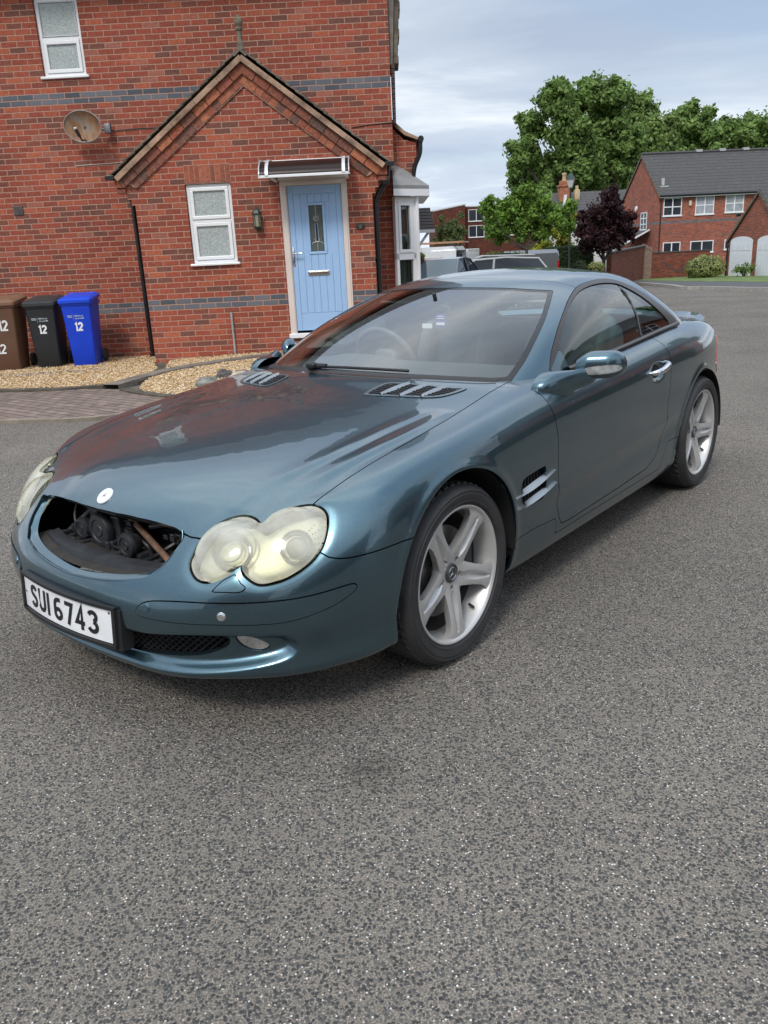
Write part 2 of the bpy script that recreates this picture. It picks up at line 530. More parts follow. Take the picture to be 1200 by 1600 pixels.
# rows: tuck, lower edge, lip, lower, widest, upper, shoulder, top ring
BELT = [
 col((0,-.86,.175),(0,-.925,.20),(0,-.945,.255),(0,-.955,.35),(0,-.955,.43),(0,-.925,.50),(0,-.865,.58),(0,-.805,.652)),
 col((.20,-.85,.175),(.22,-.915,.20),(.23,-.935,.255),(.235,-.945,.35),(.235,-.943,.43),(.235,-.912,.50),(.225,-.86,.575),(.21,-.795,.648)),
 col((.38,-.81,.175),(.412,-.888,.20),(.42,-.895,.255),(.43,-.905,.35),(.435,-.902,.43),(.43,-.872,.50),(.42,-.82,.57),(.40,-.75,.64)),
 col((.54,-.73,.18),(.59,-.795,.203),(.60,-.80,.26),(.615,-.81,.35),(.62,-.806,.44),(.612,-.785,.51),(.60,-.74,.58),(.575,-.67,.655)),
 col((.66,-.62,.18),(.738,-.672,.205),(.745,-.67,.27),(.765,-.672,.36),(.772,-.665,.45),(.765,-.648,.525),(.748,-.605,.60),(.715,-.54,.69)),
 col((.74,-.49,.18),(.83,-.52,.21),(.84,-.52,.28),(.86,-.52,.37),(.866,-.515,.46),(.862,-.505,.55),(.845,-.475,.635),(.80,-.41,.725)),
 col((.78,-.35,.18),(.872,-.36,.212),(.885,-.36,.29),(.90,-.355,.38),(.906,-.35,.48),(.903,-.34,.58),(.885,-.32,.675),(.83,-.275,.757)),
 col((.79,0,.18),(.86,0,.215),(.89,0,.30),(.905,0,.40),(.912,0,.52),(.91,0,.63),(.893,0,.725),(.835,.02,.797)),
 col((.76,.36,.165),(.85,.36,.195),(.882,.36,.29),(.895,.36,.40),(.905,.36,.53),(.907,.36,.65),(.892,.36,.755),(.835,.36,.832)),
 col((.75,.55,.165),(.848,.55,.187),(.88,.55,.29),(.893,.55,.40),(.903,.55,.53),(.905,.55,.66),(.890,.55,.77),(.832,.55,.85)),
 col((.75,.80,.165),(.846,.80,.185),(.878,.80,.29),(.890,.80,.40),(.900,.80,.53),(.903,.80,.67),(.889,.80,.785),(.83,.80,.868)),
 col((.75,1.15,.165),(.845,1.15,.183),(.876,1.15,.29),(.888,1.15,.40),(.898,1.15,.54),(.902,1.15,.68),(.888,1.15,.80),(.825,1.15,.888)),
 col((.75,1.55,.165),(.845,1.55,.182),(.876,1.55,.29),(.886,1.55,.40),(.896,1.55,.54),(.901,1.55,.69),(.886,1.55,.82),(.82,1.55,.908)),
 col((.75,1.92,.165),(.845,1.92,.182),(.876,1.92,.29),(.886,1.92,.40),(.896,1.92,.54),(.899,1.92,.70),(.882,1.92,.84),(.812,1.92,.928)),
 col((.76,2.2,.17),(.845,2.2,.19),(.876,2.2,.30),(.887,2.2,.41),(.896,2.2,.55),(.897,2.2,.70),(.878,2.2,.85),(.805,2.2,.938)),
 col((.77,2.55,.18),(.83,2.55,.21),(.86,2.55,.30),(.875,2.55,.40),(.885,2.55,.55),(.882,2.55,.70),(.862,2.55,.84),(.785,2.55,.936)),
 col((.75,2.88,.20),(.80,2.88,.23),(.82,2.88,.30),(.833,2.88,.40),(.842,2.88,.55),(.84,2.88,.70),(.822,2.88,.83),(.755,2.88,.922)),
 col((.70,3.14,.21),(.73,3.16,.24),(.75,3.18,.31),(.76,3.19,.41),(.765,3.19,.55),(.763,3.18,.70),(.75,3.17,.815),(.705,3.15,.900)),
 col((.56,3.34,.22),(.60,3.40,.25),(.615,3.43,.32),(.622,3.45,.42),(.625,3.45,.55),(.622,3.44,.69),(.61,3.42,.79),(.58,3.36,.885)),
 col((.42,3.42,.22),(.42,3.50,.25),(.42,3.53,.32),(.425,3.55,.42),(.425,3.55,.55),(.42,3.54,.69),(.41,3.52,.79),(.40,3.47,.880)),
 col((.28,3.44,.22),(.28,3.52,.25),(.28,3.56,.32),(.28,3.58,.42),(.28,3.58,.55),(.28,3.57,.69),(.27,3.55,.79),(.26,3.51,.885)),
 col((.14,3.45,.22),(.14,3.54,.25),(.14,3.58,.32),(.14,3.60,.42),(.14,3.60,.55),(.14,3.59,.69),(.13,3.57,.79),(.13,3.53,.89)),
 col((0,3.45,.22),(0,3.54,.25),(0,3.58,.32),(0,3.60,.42),(0,3.60,.55),(0,3.59,.69),(0,3.57,.79),(0,3.53,.892)),
]
PATCH = [
 [(.665,-.47,.718),(.45,-.60,.718),(.225,-.675,.728),(0,-.69,.732)],
 [(.685,-.30,.765),(.46,-.38,.778),(.23,-.43,.785),(0,-.44,.788)],
 [(.70,.02,.812),(.47,0,.832),(.235,-.02,.842),(0,-.03,.845)],
 [(.70,.36,.853),(.47,.33,.873),(.235,.31,.885),(0,.30,.888)],
 [(.695,.56,.878),(.47,.50,.897),(.235,.46,.910),(0,.45,.914)],
 [(.69,.80,.895),(.47,.80,.915),(.235,.80,.93),(0,.80,.935)],
 [(.69,1.15,.905),(.47,1.15,.92),(.235,1.15,.93),(0,1.15,.93)],
 [(.69,1.55,.925),(.47,1.55,.935),(.235,1.55,.94),(0,1.55,.94)],
 [(.69,1.92,.945),(.47,1.92,.955),(.235,1.92,.96),(0,1.92,.96)],
 [(.685,2.2,.958),(.47,2.2,.97),(.235,2.2,.975),(0,2.2,.975)],
 [(.67,2.55,.962),(.46,2.55,.975),(.23,2.55,.98),(0,2.55,.982)],
 [(.64,2.88,.950),(.44,2.90,.965),(.22,2.92,.97),(0,2.92,.972)],
 [(.56,3.16,.926),(.40,3.22,.935),(.21,3.25,.942),(0,3.26,.944)],
]
cage_V, cage_F = dome_cage(BELT, PATCH, 4, 4)
BODY = subsurf(cage_V, cage_F, 4)

# greenhouse dome: base ring, 1/3, 2/3, roof ring
def gh(b, m1, m2, t): return [b, m1, m2, t]
GB = [
 gh((0,.44,.90),(0,.72,1.022),(0,1.02,1.142),(0,1.33,1.245)),
 gh((.30,.462,.893),(.27,.735,1.018),(.245,1.03,1.137),(.215,1.34,1.240)),
 gh((.53,.53,.872),(.49,.785,1.005),(.435,1.065,1.122),(.385,1.365,1.226)),
 gh((.712,.655,.858),(.672,.87,.985),(.605,1.13,1.105),(.530,1.425,1.205)),
 gh((.785,.90,.862),(.742,1.05,.985),(.662,1.25,1.110),(.556,1.55,1.215)),
 gh((.792,1.25,.875),(.752,1.33,1.00),(.675,1.45,1.125),(.560,1.70,1.230)),
 gh((.792,1.65,.89),(.755,1.67,1.01),(.68,1.71,1.135),(.558,1.88,1.236)),
 gh((.787,2.05,.91),(.753,2.03,1.02),(.678,2.02,1.135),(.555,2.07,1.228)),
 gh((.775,2.40,.925),(.74,2.36,1.015),(.665,2.30,1.115),(.548,2.26,1.203)),
 gh((.715,2.66,.935),(.675,2.58,1.01),(.60,2.50,1.09),(.510,2.42,1.155)),
 gh((.50,2.80,.945),(.46,2.71,1.02),(.41,2.61,1.10),(.37,2.51,1.165)),
 gh((.25,2.86,.95),(.24,2.77,1.03),(.22,2.66,1.11),(.19,2.55,1.178)),
 gh((0,2.88,.95),(0,2.79,1.03),(0,2.68,1.112),(0,2.56,1.182)),
]
GP = [
 [(.40,1.54,1.252),(.21,1.52,1.272),(0,1.515,1.278)],
 [(.41,1.70,1.266),(.21,1.70,1.287),(0,1.70,1.293)],
 [(.41,1.88,1.272),(.21,1.88,1.292),(0,1.88,1.298)],
 [(.41,2.07,1.266),(.21,2.08,1.286),(0,2.08,1.292)],
 [(.40,2.27,1.238),(.20,2.29,1.258),(0,2.30,1.264)],
]
g_V, g_F = dome_cage(GB, GP, 3, 3)
GREEN = subsurf(g_V, g_F, 4)
# ------------------------------------------------------------------ car materials
def paint_mat():
    m, nt, b = new_mat('teal_metallic_paint')
    L = nt.links
    t = node(nt, 'ShaderNodeTexCoord')
    v = node(nt, 'ShaderNodeTexVoronoi'); v.inputs['Scale'].default_value = 900
    L.new(t.outputs['Object'], v.inputs['Vector'])
    mixn = node(nt, 'ShaderNodeMix', data_type='RGBA'); mixn.inputs[0].default_value = 0.12
    mixn.inputs[6].default_value = (.062, .135, .175, 1)
    L.new(v.outputs['Color'], mixn.inputs[7])
    hs = node(nt, 'ShaderNodeMix', data_type='RGBA', blend_type='MULTIPLY'); hs.inputs[0].default_value = 1
    # light dust film
    n = node(nt, 'ShaderNodeTexNoise'); n.inputs['Scale'].default_value = 2.2; n.inputs['Detail'].default_value = 8; n.inputs['Roughness'].default_value = .65
    L.new(t.outputs['Object'], n.inputs['Vector'])
    mr = node(nt, 'ShaderNodeMapRange'); mr.inputs[1].default_value = .35; mr.inputs[2].default_value = .7; mr.inputs[3].default_value = .92; mr.inputs[4].default_value = 1.06
    L.new(n.outputs['Fac'], mr.inputs[0])
    cb_ = node(nt, 'ShaderNodeCombineXYZ')
    for k in range(3): L.new(mr.outputs[0], cb_.inputs[k])
    flk = node(nt, 'ShaderNodeMix', data_type='RGBA'); flk.inputs[0].default_value = 0.06
    flk.inputs[6].default_value = (.040, .104, .138, 1)
    L.new(v.outputs['Color'], flk.inputs[7])
    L.new(flk.outputs[2], hs.inputs[6]); L.new(cb_.outputs[0], hs.inputs[7])
    L.new(hs.outputs[2], b.inputs['Base Color'])
    b.inputs['Metallic'].default_value = 0.9
    b.inputs['Roughness'].default_value = 0.30
    b.inputs['Coat Weight'].default_value = 1.0
    b.inputs['Coat IOR'].default_value = 1.55
    rr = node(nt, 'ShaderNodeMapRange'); rr.inputs[1].default_value = .4; rr.inputs[2].default_value = .75; rr.inputs[3].default_value = .015; rr.inputs[4].default_value = .06
    L.new(n.outputs['Fac'], rr.inputs[0]); L.new(rr.outputs[0], b.inputs['Coat Roughness'])
    # orange peel
    n2 = node(nt, 'ShaderNodeTexNoise'); n2.inputs['Scale'].default_value = 14; n2.inputs['Detail'].default_value = 1
    L.new(t.outputs['Object'], n2.inputs['Vector'])
    bp = node(nt, 'ShaderNodeBump'); bp.inputs['Strength'].default_value = .05; bp.inputs['Distance'].default_value = .01
    L.new(n2.outputs['Fac'], bp.inputs['Height']); L.new(bp.outputs[0], b.inputs['Coat Normal'])
    return m
PAINT = paint_mat()
BLACK = simple('black_plastic', (.012, .012, .013), .45, noise=.3, nscale=6)
GLOSSBLACK = simple('gloss_black', (.012, .012, .013), .08)
RUBBER = simple('rubber', (.030, .030, .031), .62, noise=.25, nscale=12, bump=.15, bscale=90)
SHELL = simple('dark_underbody', (.006, .006, .006), .9)
CHROME = simple('chrome', (.75, .76, .78), .12, 1.0)
SILVER = simple('satin_silver', (.46, .47, .47), .32, 1.0, noise=.08, nscale=9)
ALLOY = simple('alloy_wheel_silver', (.56, .555, .54), .36, .45, noise=.14, nscale=7, coat=.5)
BRONZE = simple('window_trim', (.045, .038, .036), .3, .2)
LEATHER = simple('grey_leather', (.30, .33, .335), .5, noise=.1, nscale=5)
DASH = simple('dashboard', (.085, .10, .105), .55, noise=.12, nscale=5)
WHITEP = simple('plate_white', (.78, .79, .80), .35, noise=.08, nscale=14, coat=.5)
CHARB = simple('plate_black', (.012, .012, .014), .4)
REDL = simple('red_lens', (.45, .012, .015), .12, coat=1)
RUST = simple('rusty_bar', (.14, .075, .045), .75, noise=.4, nscale=30)
DIRT = simple('dirty_tray', (.024, .021, .016), .85, noise=.4, nscale=14, bump=.4, bscale=40)
ENGB = simple('engine_black', (.022, .023, .026), .5, noise=.4, nscale=16)

def glass_mat(name, tint, alpha_spec=1.0, rough=0.0, refl=1.45):
    """thin sheet glass: mirror reflection by Fresnel, straight tinted transmission"""
    m, nt, b = new_mat(name); L = nt.links
    nt.nodes.remove(b)
    out = nt.nodes['Material Output']
    fr = node(nt, 'ShaderNodeFresnel'); fr.inputs['IOR'].default_value = refl
    tr = node(nt, 'ShaderNodeBsdfTransparent'); tr.inputs['Color'].default_value = tuple(tint) + (1,)
    gl = node(nt, 'ShaderNodeBsdfGlossy'); gl.inputs['Roughness'].default_value = rough
    gl.inputs['Color'].default_value = (1, 1, 1, 1)
    mul = node(nt, 'ShaderNodeMath', operation='MULTIPLY'); mul.inputs[1].default_value = 1.8 * alpha_spec; mul.use_clamp = True
    L.new(fr.outputs[0], mul.inputs[0])
    mx_ = node(nt, 'ShaderNodeMixShader'); L.new(mul.outputs[0], mx_.inputs[0]); L.new(tr.outputs[0], mx_.inputs[1]); L.new(gl.outputs[0], mx_.inputs[2])
    L.new(mx_.outputs[0], out.inputs[0])
    return m
WGLASS = glass_mat('windscreen_glass', (.93, .98, .965), 1.1)
SGLASS = glass_mat('side_window_glass', (.64, .78, .75), .9)

def lens_mat():
    m, nt, b = new_mat('yellowed_headlamp_lens'); L = nt.links
    t = node(nt, 'ShaderNodeTexCoord'); n = node(nt, 'ShaderNodeTexNoise'); n.inputs['Scale'].default_value = 9; n.inputs['Detail'].default_value = 5
    L.new(t.outputs['Object'], n.inputs['Vector'])
    cr = node(nt, 'ShaderNodeValToRGB'); cr.color_ramp.elements[0].color = (.70, .68, .54, 1); cr.color_ramp.elements[1].color = (.78, .77, .67, 1)
    cr.color_ramp.elements[0].position = .35; cr.color_ramp.elements[1].position = .65
    L.new(n.outputs['Fac'], cr.inputs[0]); L.new(cr.outputs[0], b.inputs['Base Color'])
    b.inputs['Roughness'].default_value = .22; b.inputs['Coat Weight'].default_value = 1; b.inputs['Coat Roughness'].default_value = .04
    mr = node(nt, 'ShaderNodeMapRange'); mr.inputs[1].default_value = .3; mr.inputs[2].default_value = .7; mr.inputs[3].default_value = .32; mr.inputs[4].default_value = .54
    L.new(n.outputs['Fac'], mr.inputs[0])
    tr = node(nt, 'ShaderNodeBsdfTransparent'); tr.inputs['Color'].default_value = (.95, .94, .82, 1)
    mx_ = node(nt, 'ShaderNodeMixShader'); L.new(mr.outputs[0], mx_.inputs[0]); L.new(tr.outputs[0], mx_.inputs[1]); L.new(b.outputs[0], mx_.inputs[2])
    L.new(mx_.outputs[0], nt.nodes['Material Output'].inputs[0])
    return m
LENS = lens_mat()

# ------------------------------------------------------------------ body surface details
HLc = [(0.471,-0.817,0.556),(0.466,-0.794,0.584),(0.465,-0.759,0.618),(0.476,-0.716,0.647),(0.500,-0.673,0.666),(0.537,-0.644,0.673),(0.577,-0.639,0.669),(0.618,-0.645,0.656),(0.627,-0.610,0.675),(0.651,-0.567,0.691),(0.691,-0.534,0.700),(0.724,-0.519,0.698),(0.752,-0.516,0.684),(0.769,-0.525,0.662),(0.780,-0.547,0.631),(0.785,-0.574,0.598),(0.778,-0.608,0.566),(0.758,-0.647,0.539),(0.731,-0.685,0.519),(0.701,-0.718,0.510),(0.675,-0.740,0.510),(0.648,-0.751,0.525),(0.628,-0.753,0.542),(0.614,-0.745,0.564),(0.598,-0.770,0.545),(0.570,-0.799,0.525),(0.536,-0.822,0.516),(0.502,-0.829,0.527)]
STRIPc = [(0.478,-0.876,0.462),(0.586,-0.822,0.462),(0.678,-0.757,0.461),(0.743,-0.695,0.462),(0.793,-0.634,0.467),(0.842,-0.560,0.478),(0.858,-0.531,0.480),(0.864,-0.521,0.472),(0.859,-0.531,0.456),(0.832,-0.581,0.428),(0.792,-0.640,0.407),(0.741,-0.702,0.394),(0.677,-0.764,0.393),(0.587,-0.832,0.397),(0.481,-0.887,0.398),(0.351,-0.928,0.404),(0.334,-0.931,0.419),(0.351,-0.922,0.441),(0.390,-0.908,0.455)]
FOGc = [(0.618,-0.806,0.338),(0.640,-0.790,0.340),(0.665,-0.768,0.329),(0.689,-0.742,0.306),(0.686,-0.742,0.289),(0.659,-0.762,0.284),(0.634,-0.787,0.297),(0.620,-0.802,0.318)]
WASHc = [(0.563,-0.823,0.492),(0.584,-0.793,0.523),(0.609,-0.767,0.538),(0.620,-0.767,0.530),(0.633,-0.768,0.515),(0.647,-0.764,0.505),(0.647,-0.768,0.497),(0.634,-0.780,0.490)]
SEAMc = [(0.77,-0.60,0.60),(0.786,-0.586,0.583),(0.808,-0.574,0.567),(0.832,-0.551,0.560),(0.852,-0.521,0.558),(0.879,-0.465,0.560),(0.897,-0.395,0.562),(0.906,-0.28,0.563)]

def fc(P):
    """front coordinates: arc length round the nose, height"""
    P = np.atleast_2d(np.asarray(P, float))
    return np.stack([.95 * np.arctan2(P[:, 0], -(P[:, 1] - 0.05)), P[:, 2]], 1)
def hlc(P):
    """coordinates on the plane the headlamp faces"""
    P = np.atleast_2d(np.asarray(P, float)); n = np.array([.42, -.68, .60]); n /= np.linalg.norm(n)
    e1 = np.array([-n[1], n[0], 0]); e1 /= np.linalg.norm(e1); e2 = np.cross(n, e1)
    e2 = e2 if e2[2] > 0 else -e2
    return np.stack([P @ e1, P @ e2], 1)
CR1 = np.array([(.49,-.66),(.512,-.58),(.545,-.47),(.578,-.32),(.602,-.10),(.615,.08),(.625,.22)])
CR2 = np.array([(.60,-.60),(.625,-.52),(.652,-.42),(.676,-.257),(.695,-.05),(.698,.12),(.692,.26)])
def sculpt(S):
    V = S.V; A = V.copy(); A[:, 0] = np.abs(A[:, 0]); sg = np.sign(V[:, 0])
    top = (A[:, 2] > .6) & (A[:, 1] < .7)
    for cr, amp, wd in ((CR1, .0068, .022), (CR2, .0095, .026)):
        d, t = pline_dist(A[:, :2], spl(cr, 5, False))
        side = np.interp(A[:, 1], cr[:, 1], cr[:, 0]) - A[:, 0]
        fade = np.sin(np.clip(t, 0, 1) * PI) ** .6
        prof = np.where(side > 0, np.exp(-(d / (wd * 2.2)) ** 2), np.exp(-(d / (wd * .38)) ** 2))
        V[:, 2] += np.where(top, amp * fade * prof, 0)
    # arch lips
    for cy, cz, r in ((0, .33, .376), (2.535, .33, .370)):
        rr = np.hypot(A[:, 1] - cy, A[:, 2] - cz)
        V[:, 0] += sg * np.where((A[:, 0] > .7) & (A[:, 2] > .22), .007 * np.exp(-((rr - r - .008) / .018) ** 2), 0)
    # sculpted line low on the door
    zl = .455 + .04 * (A[:, 1] - .74); m = sstep(A[:, 1], .40, .85) * (1 - sstep(A[:, 1], 1.95, 2.2)) * (A[:, 0] > .7)
    dz = A[:, 2] - zl
    V[:, 0] += sg * m * (-.011 * np.exp(-((dz + .075) / .045) ** 2) + .003 * np.exp(-(dz / .02) ** 2))
    # channel round the fog lamp and intake
    ch = spl([(-.25,.345),(.25,.345),(.50,.362),(.70,.352),(.745,.335),(.765,.305),(.745,.268),(.65,.243),(.50,.225),(.30,.222),(-.25,.222)], 6)
    fcx = fc(A); s_ = sdf(fcx, ch); fr = A[:, 1] < -.4
    dep = .034 * sstep(s_, -.004, .03) * fr
    V -= S.N * dep[:, None]
    # soft pinch around the headlamps
    h = sdf(hlc(A), spl(hlc(HLc), 4)); V -= S.N * (np.where(fr, .0032 * np.exp(-(h / .016) ** 2), 0))[:, None]
    return renormal(S)
BODY = sculpt(BODY)

car = empty('parked_car', CAR, PSI, 'metallic teal two-door roadster with its grille missing, parked on the asphalt', 'car')

GAP = .0022
rest = BODY
ABS = lambda S: np.column_stack([np.abs(S.V[:, 0]), S.V[:, 1], S.V[:, 2]])
def take(S, fn, g=GAP):
    """split: (inside, outside) with a panel gap between"""
    f = fn(ABS(S)); a = S.clip(f - g); b = S.clip(-f - g)
    return a, b
def side_of(S, sgn): return S.clip(S.V[:, 0] * sgn - 1e-4)

# wheel arches
for cy, r in ((0.0, .376), (2.535, .370)):
    A = ABS(rest); rr = np.hypot(A[:, 1] - cy, A[:, 2] - .33)
    # arches open downwards
    f = np.where(A[:, 2] > .33, rr - r, np.minimum(np.abs(A[:, 1] - cy) - r + (A[:, 2] - .33) * (-.12 if cy else -.10), 9))
    f = np.where(A[:, 0] > .60, f, np.abs(.60 - A[:, 0]) + .1)
    rest = rest.clip(f)
rest = rest.clip(np.where(np.abs(rest.V[:, 0]) > .5, rest.V[:, 2] - .178, 1) )
# cabin opening
cab = spl([(0,.54),(.30,.565),(.52,.62),(.66,.715),(.745,.90),(.768,1.3),(.768,1.7),(.764,2.05),(.748,2.38),(.685,2.60),(.50,2.73),(.25,2.80),(0,2.82)], 5, False)
cab = np.vstack([cab, cab[::-1] * [-1, 1]])
rest = rest.clip(np.where(rest.V[:, 2] > .84, -sdf(rest.V[:, :2], cab), .5))
# grille opening
GRc = [(.395,-.770,.640),(.407,-.787,.610),(.398,-.824,.576),(.379,-.856,.542),(.342,-.884,.513),(.244,-.914,.494),(.137,-.931,.483),(.05,-.937,.477),(0,-.94,.475)]
gr = fc(GRc); gp = np.vstack([gr, [(-a, b) for a, b in gr[::-1][1:]]])
HOOD_EDGE = [(0,-.806),(.10,-.803),(.207,-.793),(.303,-.778),(.360,-.769),(.388,-.770)]
hood_pts = HOOD_EDGE + [(.43,-.768),(.465,-.755),(.52,-.72),(.62,-.64),(.70,-.56),(.712,-.50),(.716,-.431),(.728,-.326),(.733,-.197),(.734,-.023),(.727,.183),(.703,.495),(.693,.66),(.70,.74),(.55,.74),(0,.74)]
HP = np.array(hood_pts); HP = np.vstack([HP, (HP * [-1, 1])[::-1][1:-1]])
# lamps first
hl_poly = spl(hlc(HLc), 4)
f_hl = lambda A: np.where(A[:, 1] < -.35, sdf(hlc(A), hl_poly), -.5)
lamp, rest = take(rest, f_hl, .004)
hood_f = lambda A: np.where((A[:, 2] > .60) & (A[:, 1] < .8), sdf(A[:, :2], HP), -.5)
hood, rest = take(rest, hood_f)
f_gr = lambda A: np.where(A[:, 1] < -.6, sdf(fc(A), gp), -.5)
rest = rest.clip(-f_gr(ABS(rest)))
# the sliver between the hood edge and the opening
A = ABS(rest); rest = rest.clip(np.where((A[:, 0] < .385) & (A[:, 1] < -.6) & (A[:, 1] > -.83) & (A[:, 2] > .58), -.1, .1))
# front bumper
sm = np.array([(p[1], p[2]) for p in SEAMc])
bump_side = [(-1.3,.66),(-.62,.68)] + [tuple(p) for p in sm] + [(.05,.565),(.05,.1),(-1.3,.1)]
f_bp = lambda A: sdf(A[:, 1:], np.array(bump_side))
bumper, rest = take(rest, f_bp)
strip_poly = spl(fc(STRIPc), 4)
f_st = lambda A: np.where(A[:, 1] < -.3, sdf(fc(A), strip_poly), -.5)
strip, bumper = take(bumper, f_st, .0018)
f_fog = lambda A: np.where(A[:, 1] < -.5, sdf(fc(A), spl(fc(FOGc), 4)), -.5)
fog, bumper = take(bumper, f_fog, .001)
f_ws = lambda A: np.where(A[:, 1] < -.5, sdf(hlc(A), hlc(WASHc)), -.5)
washer, bumper = take(bumper, f_ws, .0015)
f_in = lambda A: np.where(A[:, 1] < -.5, sdf(fc(A), spl([(-.32,.343),(0,.343),(.32,.340),(.50,.345),(.565,.340),(.575,.322),(.555,.298),(.48,.270),(.36,.258),(.18,.25),(0,.247),(-.18,.25),(-.36,.258)], 5)), -.5)
bumper = bumper.clip(-f_in(ABS(bumper)))
# doors
door_side = [(.640,.95),(.660,.85),(.683,.765),(.699,.685),(.711,.53),(.742,.41),(.765,.320),(.795,.283),(.86,.277),(1.35,.284),(1.75,.298),(1.86,.335),(1.912,.396),(1.955,.44),(1.965,.52),(1.953,.60),(1.967,.68),(1.975,.77),(1.985,.84),(1.965,.895),(1.93,.93),(1.95,.96),(1.95,1.1),(.64,1.1)]
f_dr = lambda A: np.where(A[:, 0] > .5, np.minimum(sdf(A[:, 1:], np.array(door_side)), (A[:, 0] - .802) + np.clip(A[:, 1] - .80, 0, .2) + np.where(A[:, 2] < .83, .5, 0)), -.5)
doors, rest = take(rest, f_dr)
# sill below the door
f_sk = lambda A: np.where(A[:, 0] > .5, sdf(A[:, 1:], np.array([(.2,.10),(.2,.333),(.56,.336),(.74,.322),(.745,.25),(1.95,.25),(2.02,.38),(2.4,.39),(2.4,.1)])), -.5)
skirt, rest = take(rest, f_sk, .0015)
# gill recess
gill_side = spl([(.40,.53),(.41,.567),(.45,.578),(.58,.585),(.60,.575),(.61,.50),(.60,.463),(.56,.450),(.43,.468)], 5)
f_gl = lambda A: np.where(A[:, 0] > .5, sdf(A[:, 1:], gill_side), -.5)
rest = rest.clip(-f_gl(ABS(rest)))
# front fenders / rear quarters / boot lid / rear bumper
f_ff = lambda A: np.where(A[:, 1] < 1.0, .1, -.1)
fender = rest.clip(1.0 - rest.V[:, 1]); rear = rest.clip(rest.V[:, 1] - 1.0)
bootp = spl([(0,2.70),(.45,2.68),(.66,2.56),(.70,2.58),(.735,2.66),(.735,2.80),(.70,2.98),(.62,3.18),(.50,3.34),(.38,3.42),(0,3.47)], 6, False)
bootp = np.vstack([bootp, (bootp * [-1, 1])[::-1]])
f_bt = lambda A: np.where(A[:, 2] > .84, sdf(A[:, :2], bootp), -.5)
boot, rear = take(rear, f_bt)
f_tl = lambda A: np.where(A[:, 1] > 2.9, sdf(A[:, 1:], np.array([(2.98,.66),(3.06,.78),(3.18,.85),(4,.85),(4,.62),(3.05,.60)])), -.5)
tail, rear = take(rear, f_tl)
tail = tail.clip(np.abs(tail.V[:, 0]) - .30); 
rbump = rear.clip(rear.V[:, 1] - 2.75).clip(.56 - rear.clip(rear.V[:, 1] - 2.75).V[:, 2])
f_rb = lambda A: np.where(A[:, 1] > 2.5, .56 - A[:, 2], -.5)
rbump, rear = take(rear, f_rb, .0015)

hood.obj('hood', PAINT, car, .02)
bmp = bumper.obj('front_bumper', PAINT, car, .02)
rbump.obj('rear_bumper', PAINT, car, .01)
boot.obj('boot_lid', PAINT, car, .012)
for sg in (1, -1):
    fo = side_of(fender, sg).obj('front_fender', PAINT, car, .02)
    ro = side_of(rear, sg).obj('rear_quarter_panel', PAINT, car, .02)
    side_of(skirt, sg).obj('side_skirt', PAINT, car, .012)
    side_of(tail, sg).obj('tail_light', REDL, car, .01, .002)
    side_of(strip, sg).obj('bumper_strip', PAINT, bmp, .01, .0035)
    side_of(washer, sg).obj('washer_cover', PAINT, bmp, .004, .0005)
# dark inner shell, set in from the panels
sh = BODY
for cy, r in ((0.0, .35), (2.535, .345)):
    A = ABS(sh); f = np.where(A[:, 0] > .58, np.maximum(np.hypot(A[:, 1] - cy, A[:, 2] - .33) - r - .03, 0) - np.where(np.hypot(A[:, 1] - cy, A[:, 2] - .33) < r + .03, .01, -1e-3), .1)
    sh = sh.clip(np.where((A[:, 0] > .58) & (A[:, 2] < .33) & (np.abs(A[:, 1] - cy) < r + .03), -.1, f))
sh = sh.clip(np.where(sh.V[:, 2] > .84, -sdf(sh.V[:, :2], cab), .5))
A = ABS(sh); sh = sh.clip(-np.maximum(np.maximum(f_gr(A), np.where((A[:, 0] < .39) & (A[:, 1] < -.7) & (A[:, 2] > .5) & (A[:,2]<.652), .05, -.5)), f_hl(A)))
A = ABS(sh); sh = sh.clip(-np.maximum(f_in(A), f_gl(A) + .004))
sh.obj('inner_shell', SHELL, car, 0, -.016)
def superell(mb, c, r, e=.35, seg=24, rot=None, mi=0):
    """rounded box (superellipsoid)"""
    V = []; F = []; h = seg // 2
    f = lambda w, m: math.copysign(abs(w) ** m, w)
    for i in range(h + 1):
        a = -PI / 2 + PI * i / h
        for k in range(seg):
            t = 2 * PI * k / seg
            p = Vector((r[0] * f(math.cos(a), e) * f(math.cos(t), e), r[1] * f(math.cos(a), e) * f(math.sin(t), e), r[2] * f(math.sin(a), e)))
            if rot is not None: p = rot @ p
            V.append(p + Vector(c))
    for i in range(h):
        for k in range(seg):
            F.append((i * seg + k, i * seg + (k + 1) % seg, (i + 1) * seg + (k + 1) % seg, (i + 1) * seg + k))
    mb.add(V, F, mi, True); return mb

# ------------------------------------------------------------------ doors with handles
BELTZ = lambda y: np.interp(y, [.9, 1.25, 1.65, 2.05, 2.4], [.90, .912, .932, .955, .965])
for sg in (1, -1):
    d = side_of(doors, sg)
    dish = (np.hypot((d.V[:, 1] - 1.80) / .085, (d.V[:, 2] - .785) / .048))
    d.V[:, 0] -= sg * .022 * (1 - sstep(dish, .5, 1.05)); renormal(d)
    d = d.clip(np.where(np.abs(d.V[:, 0]) < .79, d.V[:, 2] * 0 - 1, 1.0))
    do = d.obj('door', PAINT, car, .014)
    h = MB()
    pts = spl([(.884, 1.715, .784), (.915, 1.73, .790), (.923, 1.80, .797), (.915, 1.88, .812), (.880, 1.90, .818)], 6, False)
    h.tube([(sg * p[0], p[1], p[2]) for p in pts], [.009 + .007 * math.sin(PI * i / (len(pts) - 1)) for i in range(len(pts))], 12)
    h.build('handle', CHROME, do)

